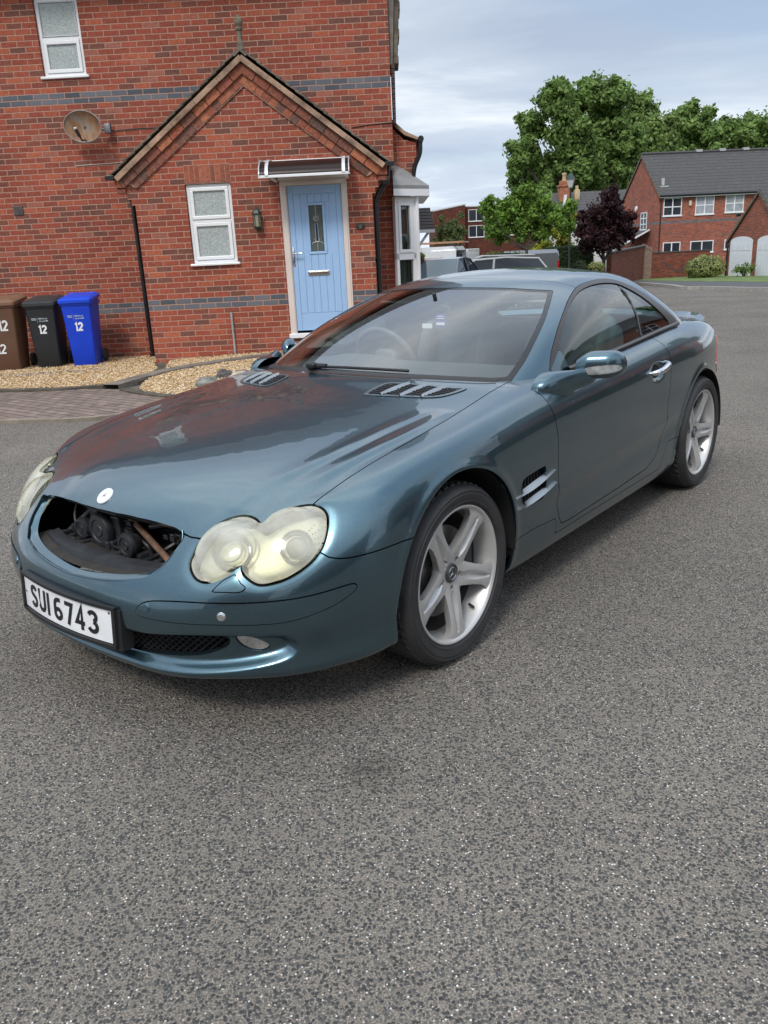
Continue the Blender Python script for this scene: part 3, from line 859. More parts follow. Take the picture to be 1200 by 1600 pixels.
# ------------------------------------------------------------------ greenhouse
G = GREEN
wsp = spl([(0,.470),(.25,.482),(.457,.535),(.60,.612),(.694,.69)], 5, False)
wsr = spl([(.694,.69),(.682,.86),(.620,1.127),(.518,1.400)], 5, False)
wst = spl([(.518,1.400),(.40,1.338),(.214,1.292),(0,1.278)], 5, False)
wpoly = np.vstack([wsp, wsr[1:], wst[1:]]); wpoly = np.vstack([wpoly, (wpoly * [-1, 1])[::-1][1:-1]])
f_w = lambda A: np.where(A[:, 1] < 1.6, sdf(A[:, :2], wpoly), -.5)
wind, G = take(G, f_w, .0008)
TR = [(.80,.80),(.885,.90),(.965,.975),(1.118,1.063),(1.30,1.139),(1.457,1.189),(1.588,1.217),(1.729,1.230),(1.852,1.232),(1.956,1.220),(2.050,1.192),(2.14,1.150),(2.25,1.085),(2.36,1.015),(2.42,.975),(2.46,.92),(2.46,.80)]
GL = [(1.03,.80),(1.035,.90),(1.020,.985),(1.125,1.052),(1.283,1.124),(1.456,1.178),(1.588,1.203),(1.729,1.213),(1.87,1.208),(1.96,1.190),(2.08,1.128),(2.20,1.042),(2.27,.985),(2.285,.96),(2.285,.80)]
TRp = np.vstack([spl(TR[1:-1], 5, False), [(2.46,.80),(.80,.80)]]); GLp = np.vstack([spl(GL[2:-2], 5, False), [(2.285,.80),(1.03,.80),(1.035,.90)]])
f_t = lambda A: np.where(A[:, 0] > .35, sdf(A[:, 1:], TRp), -.5)
f_g = lambda A: np.where(A[:, 0] > .35, sdf(A[:, 1:], GLp), -.5)
band, G = take(G, f_t, .0008)
sglass, trim = take(band, f_g, .0004)
# sail panel in front of the side glass
f_sail = lambda A: sdf(A[:, 1:], np.array([(.905,.80),(.905,.912),(1.012,.978),(1.02,.98),(1.038,.895),(1.04,.80)]))
sail, trim = take(trim, f_sail, .0004)
rear_poly = spl([(0,2.59),(.22,2.58),(.38,2.54),(.44,2.56),(.52,2.66),(.55,2.74),(.45,2.80),(.2,2.86),(0,2.87)], 5, False)
rear_poly = np.vstack([rear_poly, (rear_poly * [-1, 1])[::-1]])
rg, G = take(G, lambda A: np.where(A[:, 1] > 2.3, sdf(A[:, :2], rear_poly), -.5), .001)
belt_z = lambda A: np.where((A[:, 1] > .95) & (A[:, 1] < 2.30), A[:, 2] - BELTZ(A[:, 1]) - .006, .1)
# roof panels: header, roof, rear pillars
A = ABS(G)
yh = 1.435 + .35 * np.maximum(A[:, 0] - .25, 0) ** 1.2
head_f = lambda A: (1.425 + .30 * np.maximum(A[:, 0] - .2, 0)) - A[:, 1]
header, roof = take(G, head_f, .0016)
roof2, cpil = take(roof, lambda A: (2.09 + .25 * A[:, 0] ** 2 + np.maximum(.48 - A[:, 0], 0) * 1.2 ) - A[:, 1], .0016)
header.obj('windscreen_frame', PAINT, car, .012)
ro = roof2.obj('roof', PAINT, car, .012)
cpil.obj('rear_pillar', PAINT, car, .012)
wo = wind.clip(f_w(ABS(wind)) - .022).obj('windscreen', WGLASS, car, 0, -.002)
fr = wind.clip(.0225 - f_w(ABS(wind))).obj('windscreen_border', GLOSSBLACK, wo, 0, -.0015)
rg.obj('rear_window', WGLASS, car, .004, -.002)
for sg in (1, -1):
    t_ = side_of(trim, sg).clip(belt_z(ABS(side_of(trim, sg))) + .03); to = t_.obj('window_trim', BRONZE, car, .012, .002)
    side_of(sail, sg).obj('sail_panel', PAINT, car, .006, .001)
    s = side_of(sglass, sg)
    bs = lambda P: (P[:, 1] - (1.918 + (1.183 - P[:, 2]) * -.284))   # rear edge of the door glass
    a = s.clip(-bs(s.V) - .004); b = s.clip(bs(s.V) - .004)
    a.obj('door_window', SGLASS, car, .004, -.003); b.obj('quarter_window', SGLASS, car, .004, -.003)
    m = MB(); zz = np.linspace(.955, 1.178, 12); sl = []
    for z_ in zz:
        y_ = 1.918 + (1.183 - z_) * -.284; i_ = np.argmin((GREEN.V[:, 1] - y_) ** 2 + (GREEN.V[:, 2] - z_) ** 2 + np.where(GREEN.V[:, 0] * sg < .3, 9, 0)); sl.append(tuple(GREEN.V[i_] - GREEN.N[i_] * .002 + np.array([0, y_ - GREEN.V[i_, 1], z_ - GREEN.V[i_, 2]])))
    m.tube(sl, .0055, 6); m.build('window_seal', BLACK, car)
    # belt moulding
    m = MB(); ys = np.linspace(1.0, 2.40, 40)
    pr = [(.0, -.012), (.014, -.006), (.017, .006), (.006, .014), (-.006, .010)]
    xs = np.interp(ys, [.9, 1.25, 1.65, 2.05, 2.40], [.788, .793, .791, .786, .765])
    V = []; F = []
    for y, x in zip(ys, xs):
        for a_, b_ in pr: V.append((sg * (x + a_), y, BELTZ(y) + b_ - .004))
    for i in range(len(ys) - 1):
        for k in range(4): F.append((i * 5 + k, i * 5 + k + 1, i * 5 + k + 6, i * 5 + k + 5))
    m.add(V, F, 0, True); m.build('belt_moulding', BRONZE, car)

# ------------------------------------------------------------------ mirrors
for sg in (1, -1):
    root = None
    def mfn(u, v, k=1.0):   # u 0..1 along x, v angle
        x = .868 + (.172 if sg > 0 else .105) * u
        w = math.sqrt(max(0, 1 - max(0, (u - .62) / .38) ** 2.6)) * (1 - .35 * max(0, (.28 - u) / .28) ** 1.5)
        cy = (.955 if sg > 0 else 1.03) + .075 * u; cz = .921 + .004 * u - .012 * max(0, .3 - u)
        ca, sa = math.cos(v), math.sin(v)
        f = lambda t, e: math.copysign(abs(t) ** e, t)
        fy = .062 if ca < 0 else .045
        fz = .062 if sa > 0 else .050
        return (sg * x, cy + k * w * fy * f(ca, .75), cz + k * w * fz * f(sa, .8))
    us = [0, .02, .06] + list(np.linspace(.1, .9, 22)) + [.93, .96, .98, .992, .999]
    S = grid_surf(mfn, us, np.linspace(0, 2 * PI, 61)[::-1] if sg > 0 else np.linspace(0, 2 * PI, 61))
    lampf = sdf(np.column_stack([np.abs(S.V[:, 0]), S.V[:, 2]]), spl([(.905,.905),(.912,.922),(.95,.930),(1.005,.935),(1.028,.930),(1.034,.916),(1.02,.904),(.97,.896),(.92,.895)], 5))
    lampf = np.where(S.V[:, 1] < .955 + .075 * (np.abs(S.V[:, 0]) - .868) / .172, lampf, -.2)
    back = S.clip(np.where(S.V[:, 1] > .80, -1, 1) * 1.0) if False else S
    hd = back.clip(-lampf - .0006)
    mo = hd.obj('door_mirror', PAINT, car, 0)
    S.clip(lampf - .0006).obj('indicator_lens', CHROME if False else simple('indicator_lens', (.55, .57, .58), .12, .55, noise=.35, nscale=38, coat=1), mo, .004, .0015)
    mb = MB()
    superell(mb, (sg * (.955 if sg > 0 else .925), 1.012 if sg > 0 else 1.08, .921), (.072 if sg > 0 else .045, .012, .044), .5); mb.build('mirror_glass', CHROME, mo)
    # arm: triangular foot on the door tapering to the housing
    mb = MB(); V = []; F = []; n = 24
    secs = [((.790, .80, .868), (.120, .062)), ((.835, .79, .876), (.110, .060)), ((.862, .82, .884), (.090, .050)), ((.885, .88, .897), (.065, .034)), ((.905, .935, .906), (.050, .034)), ((.93, .965, .915), (.03, .030)), ((.94, .965, .918), (.002, .002))]
    for c_, (ry, rz) in secs:
        for k in range(n):
            t = 2 * PI * k / n
            V.append((sg * c_[0], c_[1] + ry * math.cos(t), c_[2] + rz * math.sin(t) * (1 if math.sin(t) > 0 else 1.5) - .012))
    for i in range(len(secs) - 1):
        for k in range(n): F.append((i * n + k, i * n + (k + 1) % n, (i + 1) * n + (k + 1) % n, (i + 1) * n + k))
    mb.add(V, F, 0, True); mb.build('mirror_arm', PAINT, mo, angle=R(80))

# ------------------------------------------------------------------ headlamps
def lobe(P, c, a, b, th):
    q = hlc(P) - hlc([c])[0]; ct, st = math.cos(th), math.sin(th)
    return np.sqrt(((q[:, 0] * ct + q[:, 1] * st) / a) ** 2 + ((-q[:, 0] * st + q[:, 1] * ct) / b) ** 2)
for sg in (1, -1):
    L0 = side_of(lamp, sg); A = ABS(L0)
    e1 = lobe(A, (.548,-.735,.592), .098, .098, 0); e2 = lobe(A, (.700,-.625,.605), .118, .118, 0)
    bul = np.maximum(np.clip(1 - e1 ** 2, 0, 1) ** .5 * .022, np.clip(1 - e2 ** 2, 0, 1) ** .5 * .030)
    ei = lobe(A, (.566,-.716,.600), .060, .060, 0); bul = bul + .0022 * (1 - sstep(ei, .96, 1.04)) * (e2 > 1)
    Lb = Surf(L0.V + L0.N * (bul * sg ** 2)[:, None], L0.N, L0.F); renormal(Lb)
    hl = Lb.obj('headlight', LENS, car, .012, -.001)
    # bezel between lens and body
    # rear housing: cream bowl following the lens
    Lr = Surf(L0.V - L0.N * .05, L0.N, L0.F)
    A2 = ABS(Surf(L0.V, L0.N, L0.F))
    hous = simple('lamp_housing', (.60, .60, .50), .35, .3, noise=.2, nscale=14)
    Lr.obj('housing', hous, hl, 0)
    n_ = np.array([.42 * sg, -.68, .60]); n_ /= np.linalg.norm(n_); nv = Vector(n_)
    rotm = nv.to_track_quat('Z', 'Y').to_matrix()
    def ring(c, r0_, r1_, h0, h1, name, mat, parent, seg=40):
        mb = MB(); mb.lathe([(r0_, h0), (r1_, h1)], seg); mb.v = [tuple(rotm @ Vector(p) + Vector(c)) for p in mb.v]
        return mb
    for c, rr_, nm in (((.553 * sg, -.728, .592), .060, 'reflector'), ((.712 * sg, -.612, .598), .052, 'projector')):
        cc = Vector(c) - nv * .028
        mb = MB(); mb.lathe([(rr_, .012), (rr_ * .98, .016), (rr_ * .92, .012), (rr_ * .80, -.004), (rr_ * .5, -.018), (rr_ * .1, -.022)], 40)
        if nm == 'projector':
            mb.lathe([(.034, -.010), (.034, .006), (.030, .014), (.018, .021), (.001, .024)], 32)
            mb.lathe([(.042, -.010), (.040, -.004), (.037, -.010)], 32)
        mb.v = [tuple(rotm @ Vector(p) + cc) for p in mb.v]
        mb.build(nm, simple('lamp_reflector', (.34, .35, .33), .4, .5), hl)
    for c_, r_ in (((.566 * sg, -.716, .600), .060), ((.712 * sg, -.612, .598), .040), ((.712 * sg, -.612, .598), .050), ((.553 * sg, -.728, .592), .036)):
        mb = MB(); cc = Vector(c_) - nv * .008
        mb.tube([rotm @ Vector((r_ * math.cos(2 * PI * k / 40), r_ * math.sin(2 * PI * k / 40), 0)) + cc for k in range(40)], .0022, 6, closed=True)
        mb.build('bezel_ring', simple('bezel_grey', (.16, .16, .15), .4, .3), hl)
    # patterned strip round the outer lamp
    mb = MB()
    for i in range(9):
        for j in range(4):
            a_ = R(-70 + i * 15); rr_ = .050 + .0105 * j
            ax = Vector(hlc([(.70, -.625, .6)])[0]); 
            e1v = Vector((-n_[1], n_[0], 0)).normalized() * sg; e2v = Vector(np.cross(n_, e1v)); e2v = e2v if e2v.z > 0 else -e2v
            p = Vector((.712 * sg, -.612, .598)) - nv * .002 + e1v * rr_ * math.cos(a_) * (1 if sg > 0 else 1) + e2v * rr_ * math.sin(a_)
            mb.ball(tuple(p), .0030, 6)
    mb.build('reflector_dots', ENGB, hl)

# ------------------------------------------------------------------ grille cavity
ob = MB()
V = []
ob.box(-.40, .40, -.60, -.585, .40, .665)           # radiator
for k in range(26):
    ob.box(-.40, .40, -.606, -.600, .42 + k * .0095, .424 + k * .0095)
ob.build('radiator', ENGB, car)
# black plastic tray and inner lip following the bumper opening
def ledge(u, v):
    i = u * (len(gp3) - 1); a = int(min(i, len(gp3) - 2)); t = i - a
    p = gp3[a] * (1 - t) + gp3[a + 1] * t
    s_ = [(0, 0), (-.004, -.004), (.008, -.006), (.022, .0), (.034, .004)]
    k = v * 4; b = int(min(k, 3)); w = k - b
    dy = s_[b][0] * (1 - w) + s_[b + 1][0] * w; dz = s_[b][1] * (1 - w) + s_[b + 1][1] * w
    cx = -p[0] * .9 * max(dy, 0)
    return (p[0] + cx, p[1] + dy * 1.0, p[2] + dz)
gp3 = np.array([(-a, b, c) for a, b, c in GRc[::1]] + [(a, b, c) for a, b, c in GRc[::-1][1:]])
gp3 = spl(gp3, 4, False)
Lg = grid_surf(ledge, np.linspace(0, 1, 80), np.linspace(0, 1, 9))
Lg.obj('grille_frame', PAINT, car, 0)
tray = MB()
n = 24; V = []; F = []
for k in range(n + 1):
    x = -.385 + .77 * k / n; yf = -.905 + .42 * x * x + .25 * abs(x) ** 3; 
    V += [(x, yf, .487 + .12 * x * x), (x, yf + .05, .494 + .08 * x * x), (x, -.70, .482), (x, -.60, .480)]
for k in range(n):
    for j in range(3): a = k * 4 + j; F.append((a, a + 4, a + 5, a + 1))
tray.add(V, F, 0, True); tray.build('plastic_tray', DIRT, car)
slam = MB()      # slam panel under the hood edge
V = []; F = []
for k in range(n + 1):
    x = -.40 + .80 * k / n; ye = -.775 + .30 * x * x
    V += [(x, ye, .632), (x, ye + .03, .612), (x, ye + .10, .60), (x, -.58, .66)]
for k in range(n):
    for j in range(3): a = k * 4 + j; F.append((a, a + 1, a + 5, a + 4))
slam.add(V, F, 0, True); slam.build('slam_panel', ENGB, car)
def disc(c, r, d, name, ri=None):
    m = MB(); m.lathe([(0, -d), (r * .3, -d - .004), (r * .34, -d), (r * .62, -d), (r * .66, -d - .004), (r * .9, -d - .003), (r, -d + .008), (r, .0), (r * .7, .03), (0, .03)], 28, axis='y', c=c)
    return m.build(name, ENGB, car)
disc((-.222, -.735, .528), .040, .012, 'horn'); disc((.090, -.765, .532), .044, .014, 'horn')
disc((-.095, -.735, .545), .062, .020, 'sensor_housing')
m = MB(); m.tube([(-.235, -.68, .585), (-.355, -.74, .478)], .010, 10); m.tube([(-.355, -.74, .482), (-.24, -.765, .487)], .008, 8)
m.build('brace_bar', simple('grey_bar', (.06, .06, .06), .5, .4, noise=.3), car)
m = MB(); m.tube([(-.01, -.69, .60), (.315, -.77, .515)], .011, 10); m.build('brace_bar', RUST, car)
m = MB()
m.bbox(-.06, -.01, -.73, -.69, .485, .60, .006); m.bbox(-.02, .03, -.70, -.66, .50, .62, .004); m.bbox(-.20, -.15, -.72, -.68, .485, .60, .006)
for k in range(8): m.bbox(.0, .035, -.712, -.70, .51 + k * .012, .516 + k * .012, .001)
for k in range(14):
    x = -.33 + .045 * k; m.bbox(x, x + random.uniform(.015, .03), -.76 + random.uniform(-.02, .02), -.72, .482, .495 + random.uniform(0, .02), .003)
m.build('latch_bracket', ENGB, car)
m = MB(); m.tube(spl([(-.34, -.66, .62), (-.33, -.70, .55), (-.28, -.72, .50), (-.18, -.74, .492), (-.05, -.75, .498), (.03, -.76, .505)], 5, False), .006, 8)
m.tube(spl([(.09, -.74, .56), (.13, -.72, .52), (.18, -.74, .50), (.23, -.72, .53), (.26, -.66, .56)], 5, False), .008, 8)
m.build('cable', BLACK, car)
rr_ = random.Random(11)
for k in range(26):     # clips, pipe ends and brackets behind the opening
    x = rr_.uniform(-.33, .33); z = rr_.uniform(.485, .60); y = rr_.uniform(-.74, -.64); s_ = rr_.uniform(.006, .020)
    m = MB()
    if k % 3: m.bbox(x - s_, x + s_ * 1.4, y - s_, y + s_, z - s_ * .8, z + s_, s_ * .25)
    else: m.tube([(x, y, z), (x + rr_.uniform(-.08, .08), y + .02, z + rr_.uniform(-.06, .06))], s_ * .45, 8)
    m.build('engine_bracket', (ENGB, ENGB, BLACK, simple('dull_alloy', (.10, .10, .095), .5, .6))[k % 4], car)
m = MB(); V = []; F = []
for k in range(n + 1):
    x = -.35 + .70 * k / n; yf = -.872 + .42 * x * x + .25 * abs(x) ** 3
    V += [(x, yf, .492), (x, yf + .006, .512), (x, yf + .05, .514), (x, yf + .055, .494)]
for k in range(n):
    for j in range(3): a = k * 4 + j; F.append((a, a + 4, a + 5, a + 1))
m.add(V, F, 0, True); m.build('bumper_beam', ENGB, car, angle=R(30))

# star badge on the hood nose: plain metal disc with a ring and three short spokes
def on_hood(x, y):
    i = np.argmin((BODY.V[:, 0] - x) ** 2 + (BODY.V[:, 1] - y) ** 2 + np.where(BODY.V[:, 2] < .55, 9, 0)); p_, n_ = BODY.V[i], BODY.N[i]
    return Vector((x, y, p_[2] - (n_[0] * (x - p_[0]) + n_[1] * (y - p_[1])) / max(n_[2], .3))), Vector(n_)
p, nn = on_hood(0, -.768)
q_ = nn.to_track_quat('Z', 'Y').to_matrix()
m = MB(); m.lathe([(.0, .0035), (.0245, .0035), (.0275, .0045), (.031, .0035), (.032, .0)], 40)
m.v = [tuple(q_ @ Vector(v) + p) for v in m.v]; bo = m.build('hood_badge', simple('badge_silver', (.74, .77, .79), .3, .3), car)
m = MB()
for a_ in (90, 210, 330):
    d_ = Vector((math.cos(R(a_)), math.sin(R(a_)), 0)); e_ = Vector((-d_.y, d_.x, 0))
    V = [e_ * .0022, d_ * .012, -e_ * .0022, Vector((0, 0, .004))]
    m.add([q_ @ (v + Vector((0, 0, .0037))) + p for v in V], [(0, 1, 3), (1, 2, 3)])
m.build('star', simple('badge_grey', (.45, .47, .49), .2, .9), bo)

# fog lamps, sensors, lower grille
side_all = fog
for sg in (1, -1):
    f = side_of(fog, sg); f.V = f.V - f.N * .006
    fo = f.obj('fog_lamp', simple('fog_lens', (.70, .71, .70), .10, .9, noise=.3, nscale=30), bmp, .01)
def on_nose(x, z):
    i = np.argmin((BODY.V[:, 0] - x) ** 2 + (BODY.V[:, 2] - z) ** 2 + np.where(BODY.V[:, 1] > -.2, 9, 0)); return Vector(BODY.V[i]), Vector(BODY.N[i])
for x in (.375, .60, -.375, -.60):
    p, nn = on_nose(x, .432 if abs(x) < .5 else .425); q_ = nn.to_track_quat('Z', 'Y').to_matrix()
    m = MB(); m.lathe([(0, .0075), (.009, .0075), (.0105, .006), (.0125, .006), (.014, .0045), (.0145, .0)], 24)
    m.v = [tuple(q_ @ Vector(v) + p) for v in m.v]; m.build('parking_sensor', PAINT if abs(x) < .5 else CHROME, bmp)
m = MB()
for k in range(-30, 31):            # diamond mesh over the intake
    x = k * .022
    for s_ in (1, -1):
        pts = []
        for z in np.linspace(.235, .355, 7):
            xx = x + s_ * (z - .295) * 1.1
            if abs(xx) < .60: pts.append((xx, -.905 + .42 * xx * xx + .35 * abs(xx) ** 3.2, z))
        if len(pts) > 1: m.tube(pts, .0028, 5)
m.build('lower_grille', BLACK, bmp)
m = MB(); n = 30; V = []; F = []
for k in range(n + 1):
    x = -.66 + 1.32 * k / n; y = -.875 + .42 * x * x + .35 * abs(x) ** 3.2
    V += [(x, y, .21), (x, y, .37)]
for k in range(n): F.append((2 * k, 2 * k + 2, 2 * k + 3, 2 * k + 1))
m.add(V, F); m.build('intake_backing', SHELL, bmp)

# number plate with dark surround
PL = Vector((-.018, -.978, .354)); PT = .07; PRL = R(-1.2)
def pp(x, y, z):
    y2 = y * math.cos(PT) + z * math.sin(PT); z2 = -y * math.sin(PT) + z * math.cos(PT)
    x3 = x * math.cos(PRL) - z2 * math.sin(PRL); z3 = x * math.sin(PRL) + z2 * math.cos(PRL)
    return (PL.x + x3, PL.y + y2 + .35 * x * x, PL.z + z3)
def curved(x0, x1, y0, y1, z0, z1, n=12, mb=None):
    mb = mb or MB()
    for k in range(n):
        a, b = x0 + (x1 - x0) * k / n, x0 + (x1 - x0) * (k + 1) / n
        V = [pp(x, y, z) for z in (z0, z1) for y in (y0, y1) for x in (a, b)]
        F = [(0, 1, 5, 4), (2, 6, 7, 3), (4, 5, 7, 6), (0, 2, 3, 1)]
        if k == 0: F.append((0, 4, 6, 2))
        if k == n - 1: F.append((1, 3, 7, 5))
        mb.add(V, F)
    return mb
npo = curved(-.272, .272, .002, .020, -.068, .066).build('number_plate', BLACK, car)
curved(-.260, .260, -.003, .0015, -.0555, .0555).build('plate_face', WHITEP, npo)
mb = MB()
for a, b, c, d in ((-.272, .272, .058, .068), (-.272, .272, -.070, -.058), (-.272, -.262, -.058, .058), (.262, .274, -.058, .058)):
    curved(a, b, -.012, .0016, c, d, 12, mb)
curved(.262, .288, -.002, .04, -.075, .060, 2, mb)
mb.build('plate_surround', BLACK, npo)
mb = MB(); strokes(mb, 'SUI 6743', -.205, -.0395, .079, .050, .014, .011, y=-.0032, spacegap=.020, P=pp)
mb.build('registration_letters', CHARB, npo)
mb = MB()
for x in (-.246, .243):
    mb = MB(); mb.lathe([(0, -.0045), (.0045, -.0042), (.005, -.003)], 10, axis='y', c=(x, 0, .045 if x > 0 else 0))
    mb.v = [pp(*v) for v in mb.v]; mb.build('plate_screw', CHROME, npo)

# ------------------------------------------------------------------ gills and hood vents
for sg in (1, -1):
    m = MB(); m.box(min(sg * .868, sg * .872), max(sg * .868, sg * .872), .38, .64, .43, .60)
    bk = m.build('gill_backing', BLACK, car)
    m = MB()
    for k in range(9):
        m.bbox(min(sg * .872, sg * .880), max(sg * .872, sg * .880), .40 + k * .024, .408 + k * .024, .445, .58, .001)
    m.build('gill_mesh', BLACK, bk)
    for k, (pa, pb, hw) in enumerate((((.355, .512), (.672, .552), .022), ((.375, .462), (.685, .497), .020))):
        n = 20; V = []; F = []; m = MB()
        for i in range(n + 1):
            t = i / n; y = pa[0] + (pb[0] - pa[0]) * t; z = pa[1] + (pb[1] - pa[1]) * t - .012 * math.sin(PI * t)
            w = .8 * hw * math.sin(PI * min(t * .93 + .035, 1)) ** .8
            V += [(sg * .906, y, z - w * .2), (sg * .913, y, z), (sg * .893, y, z + w), (sg * .880, y, z + w * .9), (sg * .885, y, z - w * .2)]
        for i in range(n):
            for j in range(5): F.append((i * 5 + j, i * 5 + (j + 1) % 5, (i + 1) * 5 + (j + 1) % 5, (i + 1) * 5 + j))
        m.add(V, F, 0, True); m.build('gill_fin', SILVER, bk, angle=R(35))
    # hood vent
    ho = bpy.data.objects.get('hood')
    vp = spl([(.272,.270),(.300,.256),(.438,.300),(.541,.345),(.585,.405),(.603,.505),(.541,.478),(.453,.458),(.372,.438),(.287,.414),(.268,.36)], 5)
    Hs = Surf(BODY.V, BODY.N, BODY.F)
    vs = side_of(Hs.clip(BODY.V[:, 2] - .8), sg); fv = sdf(ABS(vs)[:, :2], vp)
    plate = vs.clip(fv - .012); vo = plate.obj('hood_vent', BLACK, ho, 0, .0015)
    rim_ = vs.clip(fv + .001); rim_ = rim_.clip(.013 - sdf(ABS(rim_)[:, :2], vp)); rim_.obj('vent_frame', simple('vent_frame', (.20, .24, .26), .3, .8), vo, .002, .0035)
    m = MB()
    for i in range(26):
        for j in range(12):
            x = .285 + i * .0125 + (j % 2) * .006; y = .272 + j * .019
            if sdf(np.array([(x, y)]), vp)[0] > .016:
                p, nn = on_hood(sg * x, y)
                m.bbox(sg * x - .0035, sg * x + .0035, y - .006, y + .006, p.z + .001, p.z + .0055, .001)
    m.build('vent_mesh', ENGB, vo)
    m = MB()
    for (x0, y0, x1, y1) in ((.346, .278, .374, .434), (.425, .298, .450, .458), (.505, .330, .530, .480)):
        n = 12; V = []; F = []
        for i in range(n + 1):
            t = i / n; x = x0 + (x1 - x0) * t; y = y0 + (y1 - y0) * t; p, nn = on_hood(sg * x, y); w = .008 * math.sin(PI * (.12 + .76 * t)) ** .6
            zz = .874 + (p.z - .874); V += [(sg * (x - w), y, zz + .003), (sg * x, y, zz + .012 + .004 * math.sin(PI * t)), (sg * (x + w), y, zz + .003)]
        zs = np.array([v[2] for v in V]); zs = np.convolve(np.pad(zs, 3, 'edge'), np.ones(7) / 7, 'valid') if False else zs
        for i in range(n):
            for j in range(2): F.append((i * 3 + j, i * 3 + j + 1, (i + 1) * 3 + j + 1, (i + 1) * 3 + j))
        m.add(V, F, 0, True)
    m.build('vent_fin', SILVER, vo)

# ------------------------------------------------------------------ wheels (built for the left side, mirrored by rotation)
def wheel_mesh():
    parts = {}
    # tyre: tread with grooves and sipes
    ring = [(.249, .872), (.252, .884), (.258, .888), (.259, .892), (.264, .8935), (.2655, .892), (.280, .8965), (.290, .8968), (.2915, .8945), (.298, .8940), (.3, .896), (.305, .893), (.309, .887), (.3165, .876), (.3205, .862)]
    ribs = [(.862, .835), (.829, .800), (.794, .772), (.766, .738), (.732, .700), (.695, .668)]
    prof = [(r, x, 0) for r, x in ring]
    for a, b in ribs:
        prof += [(.3255, a - .001, 1), (.3265, (a + b) / 2, 1), (.3255, b + .001, 1), (.318, b - .001, 0)]
    prof += [(.309, .655, 0), (.28, .648, 0), (.249, .67, 0)]
    seg = 260; V = []; F = []; n = len(prof)
    for k in range(seg):
        for i, (r, x, tr) in enumerate(prof):
            t = 2 * PI * k / seg
            if tr and (k + (i // 4) * 1) % 5 == 0: r -= .010
            V.append((x - .76, r * math.cos(t), r * math.sin(t)))
    for k in range(seg):
        j = (k + 1) % seg
        for i in range(n - 1): F.append((k * n + i, k * n + i + 1, j * n + i + 1, j * n + i))
    parts['tyre'] = (V, F)
    return parts
WP = wheel_mesh()
def spoke_surface(phase):
    rs = np.concatenate([np.linspace(.028, .07, 12), np.linspace(.075, .236, 44)]); ths = np.linspace(0, 2 * PI, 361)
    def fn(r, th):
        k = round((th - phase) / (2 * PI / 5)); a = th - phase - k * 2 * PI / 5
        lat = r * math.sin(a); ral = r * math.cos(a)
        w = np.interp(r, [.05, .09, .14, .19, .236], [.052, .046, .041, .041, .052])
        t = min(abs(lat) / w, 1.4)
        base = np.interp(r, [.03, .06, .10, .16, .215, .236], [.086, .092, .102, .112, .119, .119])
        h = base - .014 * max(0, t - .50) ** 1.6 * (1 if r > .07 else r / .07)
        # leaf-shaped groove
        gw = .0165 * math.sin(PI * min(max((r - .062) / .168, 0), 1) ** .65)
        if gw > 1e-4:
            g = abs(lat + .002) / gw
            if g < 1: h -= .017 * (1 - g ** 1.4)
        return (h, r * math.cos(th), r * math.sin(th))
    S = grid_surf(fn, rs, ths)
    P = S.V[:, 1:]; rr = np.hypot(P[:, 0], P[:, 1]); th = np.arctan2(P[:, 1], P[:, 0])
    k = np.round((th - phase) / (2 * PI / 5)); a = th - phase - k * 2 * PI / 5; lat = np.abs(rr * np.sin(a))
    w = np.interp(rr, [.05, .07, .09, .14, .19, .215, .236], [.060, .048, .043, .038, .038, .045, .062])
    f = np.maximum(w - lat, .058 - rr)
    # bolt recesses between spokes' roots
    for q in range(5):
        b = phase + q * 2 * PI / 5; c = np.array([.056 * math.cos(b), .056 * math.sin(b)])
        f = np.minimum(f, np.hypot(*(P - c).T) - .0105)
    if np.mean(S.N[:, 0]) < 0: S.N = -S.N; S.F = [x[::-1] for x in S.F]
    return S.clip(f), S
